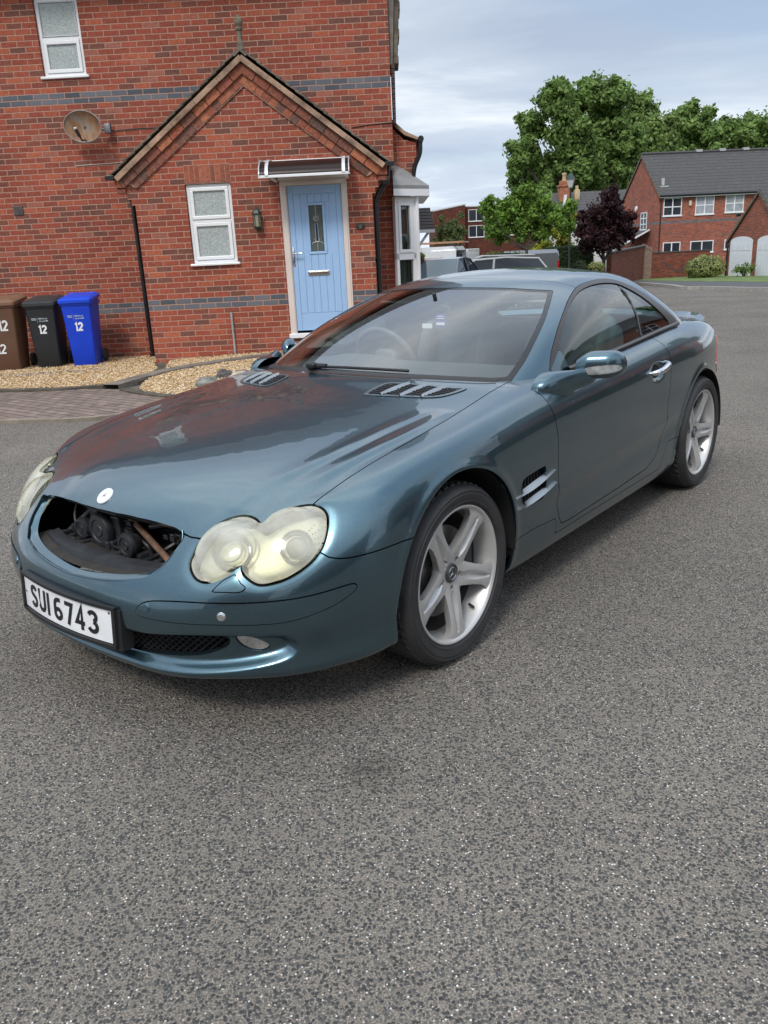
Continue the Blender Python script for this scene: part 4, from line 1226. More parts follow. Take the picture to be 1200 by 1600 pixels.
def make_wheel(side, y, phase, steer=0):
    root = empty('wheel', (side * .76, y, .326)); root.parent = car
    root.rotation_euler = (0, 0, (PI if side < 0 else 0) + steer)
    me = bpy.data.meshes.new('tyre'); me.from_pydata(WP['tyre'][0], [], WP['tyre'][1]); smooth(me, R(22))
    b = bmesh.new(); b.from_mesh(me); bmesh.ops.recalc_face_normals(b, faces=b.faces); b.to_mesh(me); b.free(); smooth(me, R(22))
    link_mesh('tyre', me, RUBBER, root)
    S, _ = spoke_surface(phase)
    S.obj('spokes', ALLOY, root, .030)
    m = MB()
    m.lathe([(.2475, .112), (.2505, .120), (.249, .1265), (.245, .128), (.2405, .126), (.236, .120), (.233, .112), (.229, .100), (.222, .07), (.219, .045)], 96, axis='x')
    rim_o = m.build('rim', ALLOY, root)
    m = MB(); m.lathe([(.219, .045), (.214, .0), (.212, -.08), (.235, -.10)], 96, axis='x'); m.build('barrel', simple('barrel_dark_grey', (.10, .09, .08), .6, .4, noise=.3), rim_o)  # inner barrel in a darker tone than the outer rim
    m = MB(); m.lathe([(.0, .094), (.024, .094), (.0275, .0925), (.030, .096), (.034, .094), (.035, .085)], 40, axis='x')
    co = m.build('centre_cap', simple('cap_grey', (.10, .105, .11), .35, .7), root)
    m = MB()
    for a_ in (90, 210, 330):
        d_ = (math.cos(R(a_)), math.sin(R(a_)))
        m.add([(.0945, -d_[1] * .003, d_[0] * .003), (.0945, d_[0] * .022, d_[1] * .022), (.0945, d_[1] * .003, -d_[0] * .003), (.097, 0, 0)], [(0, 1, 3), (1, 2, 3)])
    m.lathe([(.021, .0945), (.0225, .096), (.024, .0945)], 32, axis='x'); m.build('cap_star', SILVER, root)
    BOLT = simple('bolt', (.22, .19, .16), .5, .8, noise=.4, nscale=30)
    for q in range(5):
        m = MB(); b = phase + q * 2 * PI / 5; c = (.074, .056 * math.cos(b), .056 * math.sin(b))
        m.lathe([(0, .0), (.0085, .0), (.009, -.004), (.009, -.02)], 6, axis='x', c=c)
        m.build('wheel_bolt', BOLT, root)
    m = MB(); m.lathe([(.06, .045), (.165, .045), (.165, .012), (.06, .012)], 64, axis='x'); m.lathe([(0, .06), (.06, .06), (.065, .03)], 32, axis='x')
    m.build('brake_disc', simple('brake_disc', (.20, .19, .18), .45, .8, noise=.3, nscale=12), root)
    m = MB(); 
    for i in range(10):
        a_ = R(-40 + (180 if y < 1 else 180) + i * 9)
    m.bbox(-.01, .068, .085 if y > 1 else .085, .175, -.075, .075, .012); m.build('brake_caliper', ENGB, root)
    m = MB(); m.cyl((.10, .218 * math.cos(phase - .62), .218 * math.sin(phase - .62)), (.085, .200 * math.cos(phase - .62), .200 * math.sin(phase - .62)), .0055, 8)
    m.build('valve', BLACK, root)
    return root
make_wheel(1, 0.0, R(-19)); make_wheel(1, 2.56, R(-5)); make_wheel(-1, 0.0, R(10)); make_wheel(-1, 2.56, R(30))
# wheel wells
for sg in (1, -1):
    for cy, r in ((0.0, .374), (2.535, .366)):
        m = MB(); m.lathe([(r, .50), (r, .895)], 40, axis='x', c=(0, cy, .33), a0=R(-4), a1=R(184)); m.lathe([(0.01, .50), (r, .50)], 40, axis='x', c=(0, cy, .33))
        m.v = [(sg * v[0], v[1], v[2]) for v in m.v]; m.build('wheel_well', SHELL, car)

# ------------------------------------------------------------------ cabin
m = MB(); m.box(-.76, .76, .60, 2.75, .20, .24); m.box(-.76, .76, 2.35, 2.40, .24, .90); m.build('cabin_floor', DASH, car)
m = MB()
n = 30; V = []; F = []
for k in range(n + 1):
    x = -.74 + 1.48 * k / n; c = 1 - (x / .78) ** 2; yf = .56 + .16 * (x / .74) ** 2
    hump = .022 * math.exp(-((x + .37) / .17) ** 4)
    V += [(x, yf, .885), (x, .85, .895 + hump * .3), (x, 1.02 - .0 * c, .902 + hump), (x, 1.10, .885 + hump), (x, 1.13, .80), (x, 1.10, .55), (x, 1.0, .35)]
for k in range(n):
    for j in range(6): a = k * 7 + j; F.append((a, a + 7, a + 8, a + 1))
m.add(V, F, 0, True); m.build('dashboard', DASH, car)
m = MB()       # steering wheel on the right
c = Vector((-.37, 1.235, .86)); ax = Vector((0, 1, .42)).normalized(); up = Vector((0, -.42, 1)).normalized(); rx = Vector((1, 0, 0))
m.tube([c + .185 * (math.cos(2 * PI * k / 40) * rx + math.sin(2 * PI * k / 40) * up) for k in range(40)], .0155, 10, closed=True)
superell(m, tuple(c), (.075, .03, .065), .6)
for a_ in (-15, 195, 270): m.tube([c, c + .18 * (math.cos(R(a_)) * rx + math.sin(R(a_)) * up)], .016, 8)
m.tube([c, c - ax * .2], .03, 10); m.build('steering_wheel', DASH, car)
for sx in (-.36, .36):
    so = empty('seat', (sx, 1.72, .24)); so.parent = car
    m = MB(); superell(m, (0, -.10, .20), (.26, .29, .12), .45); m.build('cushion', LEATHER, so)
    rot = Matrix.Rotation(R(-17), 3, 'X')
    m = MB(); superell(m, (0, .21, .47), (.175, .075, .36), .5, rot=rot)
    superell(m, (-.205, .18, .45), (.062, .10, .32), .55, rot=rot); superell(m, (.205, .18, .45), (.062, .10, .32), .55, rot=rot)
    superell(m, (0, .265, .72), (.215, .060, .10), .5, rot=rot)
    m.build('backrest', LEATHER, so, angle=R(60))
    m = MB(); superell(m, (0, .275, .825), (.135, .062, .088), .55, rot=Matrix.Rotation(R(-10), 3, 'X')); m.build('headrest', LEATHER, so)
    m = MB(); V = []
    for a, b in (((.16 if sx < 0 else -.16, .27, .78), (-.10 if sx < 0 else .10, .02, .36)),):
        A_, B_ = Vector(a), Vector(b)
        m.add([A_ + Vector((-.024, 0, 0)), A_ + Vector((.024, 0, 0)), B_ + Vector((.024, 0, 0)), B_ + Vector((-.024, 0, 0))], [(0, 1, 2, 3)])
    m.build('seat_belt', simple('grey_belt', (.20, .21, .21), .7), so)
m = MB(); m.bbox(-.12, .12, 1.05, 2.2, .24, .55, .03); m.build('centre_console', DASH, car)
m = MB(); superell(m, (0, 2.30, .93), (.62, .07, .07), .5); m.build('rear_shelf', LEATHER, car)
m = MB(); superell(m, (-.01, 1.17, 1.125), (.125, .022, .036), .6, rot=Matrix.Rotation(R(-10), 3, 'Z')); m.tube([(0, 1.19, 1.14), (0, 1.16, 1.21)], .01, 8)
mo = m.build('rear_view_mirror', BLACK, car)
m = MB(); m.bbox(.020, .085, 1.135, 1.139, 1.050, 1.115, .0015); mo2 = m.build('hanging_tag', simple('blue_card', (.02, .05, .28), .4), car, None)
m = MB(); m.box(.028, .078, 1.1325, 1.134, 1.062, 1.075); m.box(.03, .076, 1.1325, 1.134, 1.092, 1.096); m.box(.036, .070, 1.1325, 1.134, 1.102, 1.106); m.build('tag_print', WHITEP, mo2)
m = MB(); m.bbox(-.055, .005, 1.13, 1.134, 1.045, 1.068, .0015); m.build('paper_slip', WHITEP, car)
for sg in (1, -1):
    m = MB(); m.bbox(min(sg * .14, sg * .50), max(sg * .14, sg * .50), 1.36, 1.46, 1.150, 1.162, .006); m.build('sun_visor', LEATHER, car)
    m = MB(); m.bbox(min(sg * .735, sg * .77), max(sg * .735, sg * .77), .95, 2.30, .45, .895, .012); m.build('door_lining', DASH, car)
m = MB(); n = 14; V = []; F = []      # headlining
for i in range(n + 1):
    for j in range(n + 1):
        x = -.50 + 1.0 * i / n; y = 1.42 + 1.0 * j / n
        V.append((x, y, 1.268 - .20 * x * x - .16 * (y - 1.9) ** 2 - .02))
for i in range(n):
    for j in range(n): a = i * (n + 1) + j; F.append((a, a + n + 1, a + n + 2, a + 1))
m.add(V, F, 0, True); m.build('headlining', LEATHER, car)
# lip along the rear edge of the boot lid
m = MB(); lp_ = spl([(.725, 2.95, .925), (.69, 3.08, .938), (.61, 3.23, .944), (.48, 3.37, .942), (.25, 3.45, .938), (0, 3.47, .938)], 5, False); lp_ = np.vstack([lp_, (lp_ * [-1, 1, 1])[::-1][1:]])
V = []; F = []
for p in lp_:
    c_ = np.array([0, 2.4]); d_ = p[:2] - c_; d_ = d_ / np.hypot(*d_)
    V += [(p[0] - d_[0] * .09, p[1] - d_[1] * .09, p[2] - .030), (p[0], p[1], p[2] + .004), (p[0] + d_[0] * .012, p[1] + d_[1] * .012, p[2] - .002), (p[0] + d_[0] * .006, p[1] + d_[1] * .006, p[2] - .05)]
for i in range(len(lp_) - 1):
    for j in range(3): F.append((i * 4 + j, i * 4 + j + 1, (i + 1) * 4 + j + 1, (i + 1) * 4 + j))
m.add(V, F, 0, True); m.build('boot_lip', PAINT, car, angle=R(50))
# cowl and wiper
m = MB(); V = []; F = []
for k in range(31):
    x = -.655 + 1.31 * k / 30; y = .475 + .21 * (abs(x) / .70) ** 2.2; z = .921 - .030 * (abs(x) / .7) ** 2
    V += [(x, y - .020, z - .004), (x, y - .012, z + .004), (x, y + .01, z + .010)]
for k in range(30):
    for j in range(2): a = k * 3 + j; F.append((a, a + 3, a + 4, a + 1))
m.add(V, F, 0, True); m.build('cowl_seal', BLACK, car)
m = MB()
m.tube(spl([(-.20, .485, .937), (-.02, .492, .940), (.18, .505, .939), (.30, .53, .935)], 6, False), .0065, 8)
m.tube([(-.24, .50, .935), (-.12, .482, .945)], [.016, .009], 8); superell(m, (-.21, .485, .942), (.028, .02, .014), .6)
m.build('wiper', BLACK, car)
# ------------------------------------------------------------------ masonry and ground materials
def M_(nt, op, a, b=None, c=None):
    n = node(nt, 'ShaderNodeMath', operation=op)
    for i, x in enumerate((a, b, c)):
        if x is None: continue
        if isinstance(x, (int, float)): n.inputs[i].default_value = x
        else: nt.links.new(x, n.inputs[i])
    return n.outputs[0]

def ramp(nt, fac, stops, interp='LINEAR'):
    r = node(nt, 'ShaderNodeValToRGB'); r.color_ramp.interpolation = interp
    el = r.color_ramp.elements
    el[0].position, el[0].color = stops[0][0], tuple(stops[0][1]) + (1,)
    el[1].position, el[1].color = stops[-1][0], tuple(stops[-1][1]) + (1,)
    for p, c in stops[1:-1]:
        e_ = el.new(p); e_.color = tuple(c) + (1,)
    nt.links.new(fac, r.inputs[0]); return r.outputs[0]

def brick_mat(name, h=.0755, w=.226, zoff=0.0, bands=(), dark=1.0, mortar=(.42, .245, .185), mj=.0062, detail=True, swap=False, stops=None):
    m, nt, b = new_mat(name); L = nt.links
    t = node(nt, 'ShaderNodeTexCoord'); sp = node(nt, 'ShaderNodeSeparateXYZ'); L.new(t.outputs['Object'], sp.inputs[0])
    # pick x or y as the horizontal coordinate from the object-space normal
    ns = node(nt, 'ShaderNodeSeparateXYZ'); L.new(t.outputs['Normal'], ns.inputs[0])
    side = M_(nt, 'GREATER_THAN', M_(nt, 'ABSOLUTE', ns.outputs[0]), .7)
    u = M_(nt, 'ADD', M_(nt, 'MULTIPLY', sp.outputs[0], M_(nt, 'SUBTRACT', 1, side)), M_(nt, 'MULTIPLY', sp.outputs[1], side))
    # hand-laid wobble
    nw = node(nt, 'ShaderNodeTexNoise'); nw.inputs['Scale'].default_value = 9; nw.inputs['Detail'].default_value = 3; L.new(t.outputs['Object'], nw.inputs['Vector'])
    wob = M_(nt, 'MULTIPLY', M_(nt, 'SUBTRACT', nw.outputs['Fac'], .5), .010)
    v = M_(nt, 'DIVIDE', M_(nt, 'ADD', M_(nt, 'SUBTRACT', sp.outputs[2], zoff), wob), h)
    row = M_(nt, 'FLOOR', v); fv = M_(nt, 'FRACT', v)
    uo = M_(nt, 'ADD', M_(nt, 'DIVIDE', M_(nt, 'ADD', u, wob), w), M_(nt, 'MULTIPLY', M_(nt, 'MODULO', M_(nt, 'ABSOLUTE', row), 2), .5))
    colm = M_(nt, 'FLOOR', uo); fu = M_(nt, 'FRACT', uo)
    eu = M_(nt, 'MULTIPLY', M_(nt, 'MINIMUM', fu, M_(nt, 'SUBTRACT', 1, fu)), w)
    ev = M_(nt, 'MULTIPLY', M_(nt, 'MINIMUM', fv, M_(nt, 'SUBTRACT', 1, fv)), h)
    ed = M_(nt, 'MINIMUM', eu, ev)
    n3 = node(nt, 'ShaderNodeTexNoise'); n3.inputs['Scale'].default_value = 55; n3.inputs['Detail'].default_value = 4; L.new(t.outputs['Object'], n3.inputs['Vector'])
    ed2 = M_(nt, 'ADD', ed, M_(nt, 'MULTIPLY', M_(nt, 'SUBTRACT', n3.outputs['Fac'], .5), .006))
    mk = node(nt, 'ShaderNodeMapRange'); mk.inputs[1].default_value = mj - .0018; mk.inputs[2].default_value = mj + .0018; mk.interpolation_type = 'SMOOTHSTEP'
    L.new(ed2, mk.inputs[0])
    cv = node(nt, 'ShaderNodeCombineXYZ'); L.new(colm, cv.inputs[0]); L.new(row, cv.inputs[1])
    wnz = node(nt, 'ShaderNodeTexWhiteNoise', noise_dimensions='2D'); L.new(cv.outputs[0], wnz.inputs['Vector'])
    d = dark
    st = stops or [(0, (.15, .068, .052)), (.12, (.18, .070, .050)), (.24, (.25, .066, .042)), (.5, (.29, .072, .044)), (.72, (.32, .082, .050)), (.9, (.37, .105, .056)), (1, (.30, .115, .085))]
    st = [(p, tuple(x * d for x in c)) for p, c in st]
    c1 = ramp(nt, wnz.outputs['Value'], st)
    n4 = node(nt, 'ShaderNodeTexNoise'); n4.inputs['Scale'].default_value = 26; n4.inputs['Detail'].default_value = 6; n4.inputs['Roughness'].default_value = .7; L.new(t.outputs['Object'], n4.inputs['Vector'])
    mr = node(nt, 'ShaderNodeMapRange'); mr.inputs[1].default_value = .3; mr.inputs[2].default_value = .7; mr.inputs[3].default_value = .72; mr.inputs[4].default_value = 1.3; L.new(n4.outputs['Fac'], mr.inputs[0])
    sc = node(nt, 'ShaderNodeVectorMath', operation='SCALE'); L.new(c1, sc.inputs[0]); L.new(mr.outputs[0], sc.inputs['Scale'])
    colr = sc.outputs[0]
    # large soft weathering and lime bloom
    n5 = node(nt, 'ShaderNodeTexNoise'); n5.inputs['Scale'].default_value = .9; n5.inputs['Detail'].default_value = 5; L.new(t.outputs['Object'], n5.inputs['Vector'])
    m5 = node(nt, 'ShaderNodeMapRange'); m5.inputs[1].default_value = .35; m5.inputs[2].default_value = .65; m5.inputs[3].default_value = .86; m5.inputs[4].default_value = 1.12; L.new(n5.outputs['Fac'], m5.inputs[0])
    s5 = node(nt, 'ShaderNodeVectorMath', operation='SCALE'); L.new(colr, s5.inputs[0]); L.new(m5.outputs[0], s5.inputs['Scale']); colr = s5.outputs[0]
    for lo, hi in bands:
        mid = (lo + hi) / 2; hw = (hi - lo) / 2
        inb = M_(nt, 'LESS_THAN', M_(nt, 'ABSOLUTE', M_(nt, 'SUBTRACT', M_(nt, 'MULTIPLY', M_(nt, 'ADD', row, .5), h), mid - zoff)), hw)
        cb2 = ramp(nt, wnz.outputs['Value'], [(0, (.075, .085, .10)), (.5, (.11, .12, .14)), (1, (.16, .165, .18))])
        mm_ = node(nt, 'ShaderNodeMix', data_type='RGBA'); L.new(inb, mm_.inputs[0]); L.new(colr, mm_.inputs[6]); L.new(cb2, mm_.inputs[7]); colr = mm_.outputs[2]
    mm2 = node(nt, 'ShaderNodeMix', data_type='RGBA'); L.new(mk.outputs[0], mm2.inputs[0]); mm2.inputs[6].default_value = tuple(x * d for x in mortar) + (1,); L.new(colr, mm2.inputs[7])
    L.new(mm2.outputs[2], b.inputs['Base Color']); b.inputs['Roughness'].default_value = .88; b.inputs['Specular IOR Level'].default_value = .25
    if detail:
        hh = M_(nt, 'ADD', M_(nt, 'MULTIPLY', mk.outputs[0], .7), M_(nt, 'MULTIPLY', n4.outputs['Fac'], .45))
        bp = node(nt, 'ShaderNodeBump'); bp.inputs['Strength'].default_value = .7; bp.inputs['Distance'].default_value = .012; L.new(hh, bp.inputs['Height']); L.new(bp.outputs[0], b.inputs['Normal'])
    return m

def asphalt_mat():
    m, nt, b = new_mat('asphalt'); L = nt.links
    t = node(nt, 'ShaderNodeTexCoord')
    v = node(nt, 'ShaderNodeTexVoronoi'); v.inputs['Scale'].default_value = 118; v.inputs['Randomness'].default_value = 1; L.new(t.outputs['Object'], v.inputs['Vector'])
    v2 = node(nt, 'ShaderNodeTexVoronoi'); v2.inputs['Scale'].default_value = 170; L.new(t.outputs['Object'], v2.inputs['Vector'])
    sc1 = node(nt, 'ShaderNodeSeparateColor'); L.new(v.outputs['Color'], sc1.inputs[0])
    sc2 = node(nt, 'ShaderNodeSeparateColor'); L.new(v2.outputs['Color'], sc2.inputs[0])
    nz = node(nt, 'ShaderNodeTexNoise'); nz.inputs['Scale'].default_value = 230; nz.inputs['Detail'].default_value = 3; L.new(t.outputs['Object'], nz.inputs['Vector'])
    # dark stones (about 4 in 10) in a pale worn sandy binder
    stone = M_(nt, 'MULTIPLY', M_(nt, 'LESS_THAN', M_(nt, 'ADD', v.outputs['Distance'], M_(nt, 'MULTIPLY', M_(nt, 'SUBTRACT', nz.outputs['Fac'], .5), .55)), .53), M_(nt, 'LESS_THAN', sc1.outputs[0], .82))
    cs = ramp(nt, sc1.outputs[1], [(0, (.052, .052, .052)), (.5, (.082, .081, .078)), (.8, (.110, .106, .099)), (1, (.16, .148, .130))])
    cg = ramp(nt, nz.outputs['Fac'], [(.30, (.084, .073, .062)), (.5, (.190, .168, .143)), (.70, (.34, .305, .265))])
    c = node(nt, 'ShaderNodeMix', data_type='RGBA'); L.new(stone, c.inputs[0]); L.new(cg, c.inputs[6]); L.new(cs, c.inputs[7])
    # sparkling pale chips
    chip = M_(nt, 'MULTIPLY', M_(nt, 'GREATER_THAN', sc2.outputs[0], .945), M_(nt, 'LESS_THAN', v2.outputs['Distance'], .38))
    c2 = node(nt, 'ShaderNodeMix', data_type='RGBA'); L.new(chip, c2.inputs[0]); L.new(c.outputs[2], c2.inputs[6])
    cc = ramp(nt, sc2.outputs[1], [(0, (.50, .46, .41)), (.7, (.75, .73, .70)), (.85, (.55, .38, .33)), (1, (.6, .54, .42))]); L.new(cc, c2.inputs[7])
    # broad wear
    n5 = node(nt, 'ShaderNodeTexNoise'); n5.inputs['Scale'].default_value = .55; n5.inputs['Detail'].default_value = 7; n5.inputs['Roughness'].default_value = .6; L.new(t.outputs['Object'], n5.inputs['Vector'])
    m5 = node(nt, 'ShaderNodeMapRange'); m5.inputs[1].default_value = .3; m5.inputs[2].default_value = .7; m5.inputs[3].default_value = .80; m5.inputs[4].default_value = 1.18; L.new(n5.outputs['Fac'], m5.inputs[0])
    # an oily stain and a few darker patches
    sp = node(nt, 'ShaderNodeVectorMath', operation='DISTANCE'); L.new(t.outputs['Object'], sp.inputs[0]); sp.inputs[1].default_value = (-.08, 1.98, 0)
    n6 = node(nt, 'ShaderNodeTexNoise'); n6.inputs['Scale'].default_value = 14; n6.inputs['Detail'].default_value = 5; L.new(t.outputs['Object'], n6.inputs['Vector'])
    stn = node(nt, 'ShaderNodeMapRange'); stn.inputs[1].default_value = .02; stn.inputs[2].default_value = .12; stn.inputs[3].default_value = .72; stn.inputs[4].default_value = 1.0
    L.new(M_(nt, 'ADD', sp.outputs['Value'], M_(nt, 'MULTIPLY', M_(nt, 'SUBTRACT', n6.outputs['Fac'], .5), .16)), stn.inputs[0])
    s5 = node(nt, 'ShaderNodeVectorMath', operation='SCALE'); L.new(c2.outputs[2], s5.inputs[0]); L.new(M_(nt, 'MULTIPLY', m5.outputs[0], stn.outputs[0]), s5.inputs['Scale'])
    L.new(s5.outputs[0], b.inputs['Base Color']); b.inputs['Roughness'].default_value = .9; b.inputs['Specular IOR Level'].default_value = .12
    hgt = M_(nt, 'ADD', M_(nt, 'MULTIPLY', M_(nt, 'SUBTRACT', 1, v.outputs['Distance']), .9), M_(nt, 'MULTIPLY', nz.outputs['Fac'], .7))
    bp = node(nt, 'ShaderNodeBump'); bp.inputs['Strength'].default_value = .75; bp.inputs['Distance'].default_value = .006; L.new(hgt, bp.inputs['Height']); L.new(bp.outputs[0], b.inputs['Normal'])
    return m

def gz(x, y):
    """lie of the land: level round the car, falling gently away beyond"""
    return -.0235 * max(0.0, y - 14.0) + 0.0

ASPH = asphalt_mat()
xs = list(np.linspace(-9, 9, 37)) ; ys = list(np.linspace(-9, 14, 47))
# ground: one sheet to the horizon
def sheet(name, xs, ys, z, mat, kind='structure'):
    V = [(x, y, gz(x, y) + z) for y in ys for x in xs]; nx = len(xs)
    F = [(j * nx + i, j * nx + i + 1, (j + 1) * nx + i + 1, (j + 1) * nx + i) for j in range(len(ys) - 1) for i in range(nx - 1)]
    m = MB(); m.add(V, F); o = m.build(name, mat, recalc=False); tag(o, kind=kind); return o
EARTH = simple('earth', (.10, .095, .06), .95, noise=.3, nscale=.5)
sheet('ground', [-900, -60, 0, 60, 900], [-900, -40, 14, 60, 120, 400], -.03, EARTH)
sheet('road', list(np.linspace(-14, 30, 12)), [-14, -6, 0, 6, 10, 14, 20, 26, 32, 38, 44, 52, 66, 90], 0.0, ASPH)

# ------------------------------------------------------------------ front garden
GRAVEL_B = simple('gravel_bed', (.40, .29, .17), .95, noise=.4, nscale=40, bump=.8, bscale=70)
def stone_mat(name, cols):
    m, nt, b = new_mat(name)
    oi = node(nt, 'ShaderNodeNewGeometry')
    c = ramp(nt, oi.outputs['Random Per Island'], cols, 'LINEAR')
    nt.links.new(c, b.inputs['Base Color']); b.inputs['Roughness'].default_value = .8
    return m
PEBBLE = stone_mat('honey_gravel', [(0, (.20, .12, .06)), (.15, (.38, .22, .09)), (.4, (.52, .34, .15)), (.65, (.62, .45, .25)), (.85, (.72, .60, .42)), (1, (.48, .40, .32))])
def polyfill(pts, z0, z1, mb=None, n=1):
    mb = mb or MB(); mb.prism(pts, z0, z1, 'z'); return mb
# ground z rises a little towards the house
def gzh(x, y):
    t = max(0, min(1, (y - 8.6) / 3.2)); s_ = max(0, min(1, (x + 3.4) / 2.6))
    return .012 + t * (.02 + .10 * s_)
BED1 = np.array([(-6.5, 10.35), (-5.6, 10.25), (-4.9, 10.1), (-4.2, 9.95), (-3.6, 9.95), (-3.1, 10.15), (-2.98, 10.6), (-3.0, 11.2), (-3.22, 11.8), (-3.24, 12.9), (-6.5, 12.95)])
BED2 = np.array([(-2.82, 9.65), (-2.65, 9.25), (-2.2, 8.9), (-1.75, 8.72), (-1.2, 8.70), (-.4, 8.95), (.4, 9.6), (.7, 10.6), (.8, 12.9), (.1, 12.9), (.1, 12.0), (-3.0, 12.02), (-2.9, 11.4)])
BED1s = spl(BED1[:8], 4, False); BED1f = np.vstack([BED1s, BED1[8:]])
BED2s = spl(BED2[:9], 4, False); BED2f = np.vstack([BED2s, BED2[9:]])
def bed(name, poly, n):
    xs_ = np.arange(poly[:, 0].min(), poly[:, 0].max() + .12, .12); ys_ = np.arange(poly[:, 1].min(), poly[:, 1].max() + .12, .12)
    V = np.array([(x, y, 0) for y in ys_ for x in xs_]); nx = len(xs_)
    F = [(j * nx + i, j * nx + i + 1, (j + 1) * nx + i + 1, (j + 1) * nx + i) for j in range(len(ys_) - 1) for i in range(nx - 1)]
    S = Surf(V, np.tile([0, 0, 1.], (len(V), 1)), F).clip(sdf(V[:, :2], poly))
    S.V[:, 2] = [gzh(x, y) + .018 for x, y, _ in S.V]
    o = S.obj(name + '_base', GRAVEL_B, None, .05); tag(o, kind='structure')
    o.name = 'garden_bed'
    # loose stones
    V = []; F = []; c = 0
    base = [(1, 0, 0), (-1, 0, 0), (0, 1, 0), (0, -1, 0), (0, 0, 1), (0, 0, -1)]
    bf = [(0, 2, 4), (2, 1, 4), (1, 3, 4), (3, 0, 4), (2, 0, 5), (1, 2, 5), (3, 1, 5), (0, 3, 5)]
    P = rng.uniform([poly[:, 0].min(), poly[:, 1].min()], [poly[:, 0].max(), poly[:, 1].max()], (n * 3, 2)); P = P[sdf(P, poly) > -.01][:n]
    for x, y in P:
        s = rng.uniform(.008, .019); a = rng.uniform(0, PI); q = rng.uniform(.6, 1.0); z = gzh(x, y) + .020 + rng.uniform(-.002, .010)
        ca, sa = math.cos(a), math.sin(a); k = len(V)
        for bx, by, bz in base:
            px, py, pz = bx * s * rng.uniform(.8, 1.15), by * s * q * rng.uniform(.8, 1.15), bz * s * .6
            px += .25 * s * (bz) * rng.uniform(-1, 1)
            V.append((x + px * ca - py * sa, y + px * sa + py * ca, z + pz))
        F += [(k + i, k + j, k + l) for i, j, l in bf]
    m = MB(); m.add(V, F); g = m.build('gravel', PEBBLE, recalc=False); tag(g, kind='stuff'); tag(g, 'honey coloured loose gravel ' + ('between the bins and the paving' if name == 'a' else 'in front of the brick porch'), 'gravel')
bed('a', BED1f, 12000); bed('b', BED2f, 17000)

# block paving drive with soldier edge
def paver_mat(name, w, h, c0, c1, diag=False):
    m, nt, b = new_mat(name); L = nt.links
    t = node(nt, 'ShaderNodeTexCoord'); mp_ = node(nt, 'ShaderNodeMapping'); mp_.inputs['Rotation'].default_value = (0, 0, R(38 if diag else 8)); L.new(t.outputs['Object'], mp_.inputs[0])
    br = node(nt, 'ShaderNodeTexBrick'); br.inputs['Scale'].default_value = 1; br.inputs['Brick Width'].default_value = w; br.inputs['Row Height'].default_value = h; br.inputs['Mortar Size'].default_value = .006
    br.inputs['Color1'].default_value = tuple(c0) + (1,); br.inputs['Color2'].default_value = tuple(c1) + (1,); br.inputs['Mortar'].default_value = (.035, .032, .025, 1)
    L.new(mp_.outputs[0], br.inputs['Vector'])
    n = node(nt, 'ShaderNodeTexNoise'); n.inputs['Scale'].default_value = 7; n.inputs['Detail'].default_value = 8; n.inputs['Roughness'].default_value = .7; L.new(t.outputs['Object'], n.inputs['Vector'])
    mr = node(nt, 'ShaderNodeMapRange'); mr.inputs[1].default_value = .3; mr.inputs[2].default_value = .7; mr.inputs[3].default_value = .65; mr.inputs[4].default_value = 1.35; L.new(n.outputs['Fac'], mr.inputs[0])
    s = node(nt, 'ShaderNodeVectorMath', operation='SCALE'); L.new(br.outputs['Color'], s.inputs[0]); L.new(mr.outputs[0], s.inputs['Scale']); L.new(s.outputs[0], b.inputs['Base Color'])
    b.inputs['Roughness'].default_value = .85
    hh = M_(nt, 'ADD', M_(nt, 'SUBTRACT', 1, br.outputs['Fac']), M_(nt, 'MULTIPLY', n.outputs['Fac'], .5))
    bp = node(nt, 'ShaderNodeBump'); bp.inputs['Strength'].default_value = .8; bp.inputs['Distance'].default_value = .01; L.new(hh, bp.inputs['Height']); L.new(bp.outputs[0], b.inputs['Normal'])
    return m
PAVE = paver_mat('block_paving', .21, .105, (.165, .125, .105), (.235, .175, .145), True)
KERB = simple('concrete_edging', (.24, .20, .155), .9, noise=.25, nscale=9, bump=.3, bscale=80)
DARKEDGE = simple('weathered_edging', (.085, .072, .055), .92, noise=.4, nscale=6, bump=.6, bscale=50)
SLAB = simple('stone_slab', (.17, .145, .12), .9, noise=.3, nscale=5, bump=.4, bscale=40)
drive = np.vstack([[(-11, 7.95), (-3.74, 7.90), (-2.95, 7.80), (-2.45, 8.0), (-2.1, 8.45), (-1.9, 8.72)], [(-2.2, 8.90), (-2.65, 9.25), (-2.95, 9.6), (-3.6, 9.85), (-4.2, 9.83), (-5.2, 10.1), (-11, 10.6)]])
m = MB(); m.prism([tuple(p) for p in drive], -.05, .022, 'z'); o = m.build('driveway', PAVE); tag(o, kind='structure')
def strip_along(pts, w, z0, z1, mat, name, jitter=0, n=6):
    P = spl(pts, n, False); m = MB(); V = []; F = []
    for i, p in enumerate(P):
        d = P[min(i + 1, len(P) - 1)] - P[max(i - 1, 0)]; d = d / np.hypot(*d); nn = np.array([-d[1], d[0]])
        j = random.uniform(-jitter, jitter)
        a = p + nn * w / 2; b_ = p - nn * w / 2
        zz = (gzh(p[0], p[1]) if p[1] > 8.8 and p[0] < 2 else 0)
        V += [(a[0], a[1], z0), (a[0], a[1], z1 + zz + j), (b_[0], b_[1], z1 + zz + j), (b_[0], b_[1], z0)]
    for i in range(len(P) - 1):
        for k in range(3): q = i * 4 + k; F.append((q, q + 1, q + 5, q + 4))
    m.add(V, F); o = m.build(name, mat); tag(o, kind='structure'); return o
strip_along([(-11, 7.95), (-6, 7.93), (-3.74, 7.88), (-2.95, 7.78), (-2.42, 7.98), (-2.05, 8.42), (-1.85, 8.70)], .07, -.05, .035, KERB, 'kerb')
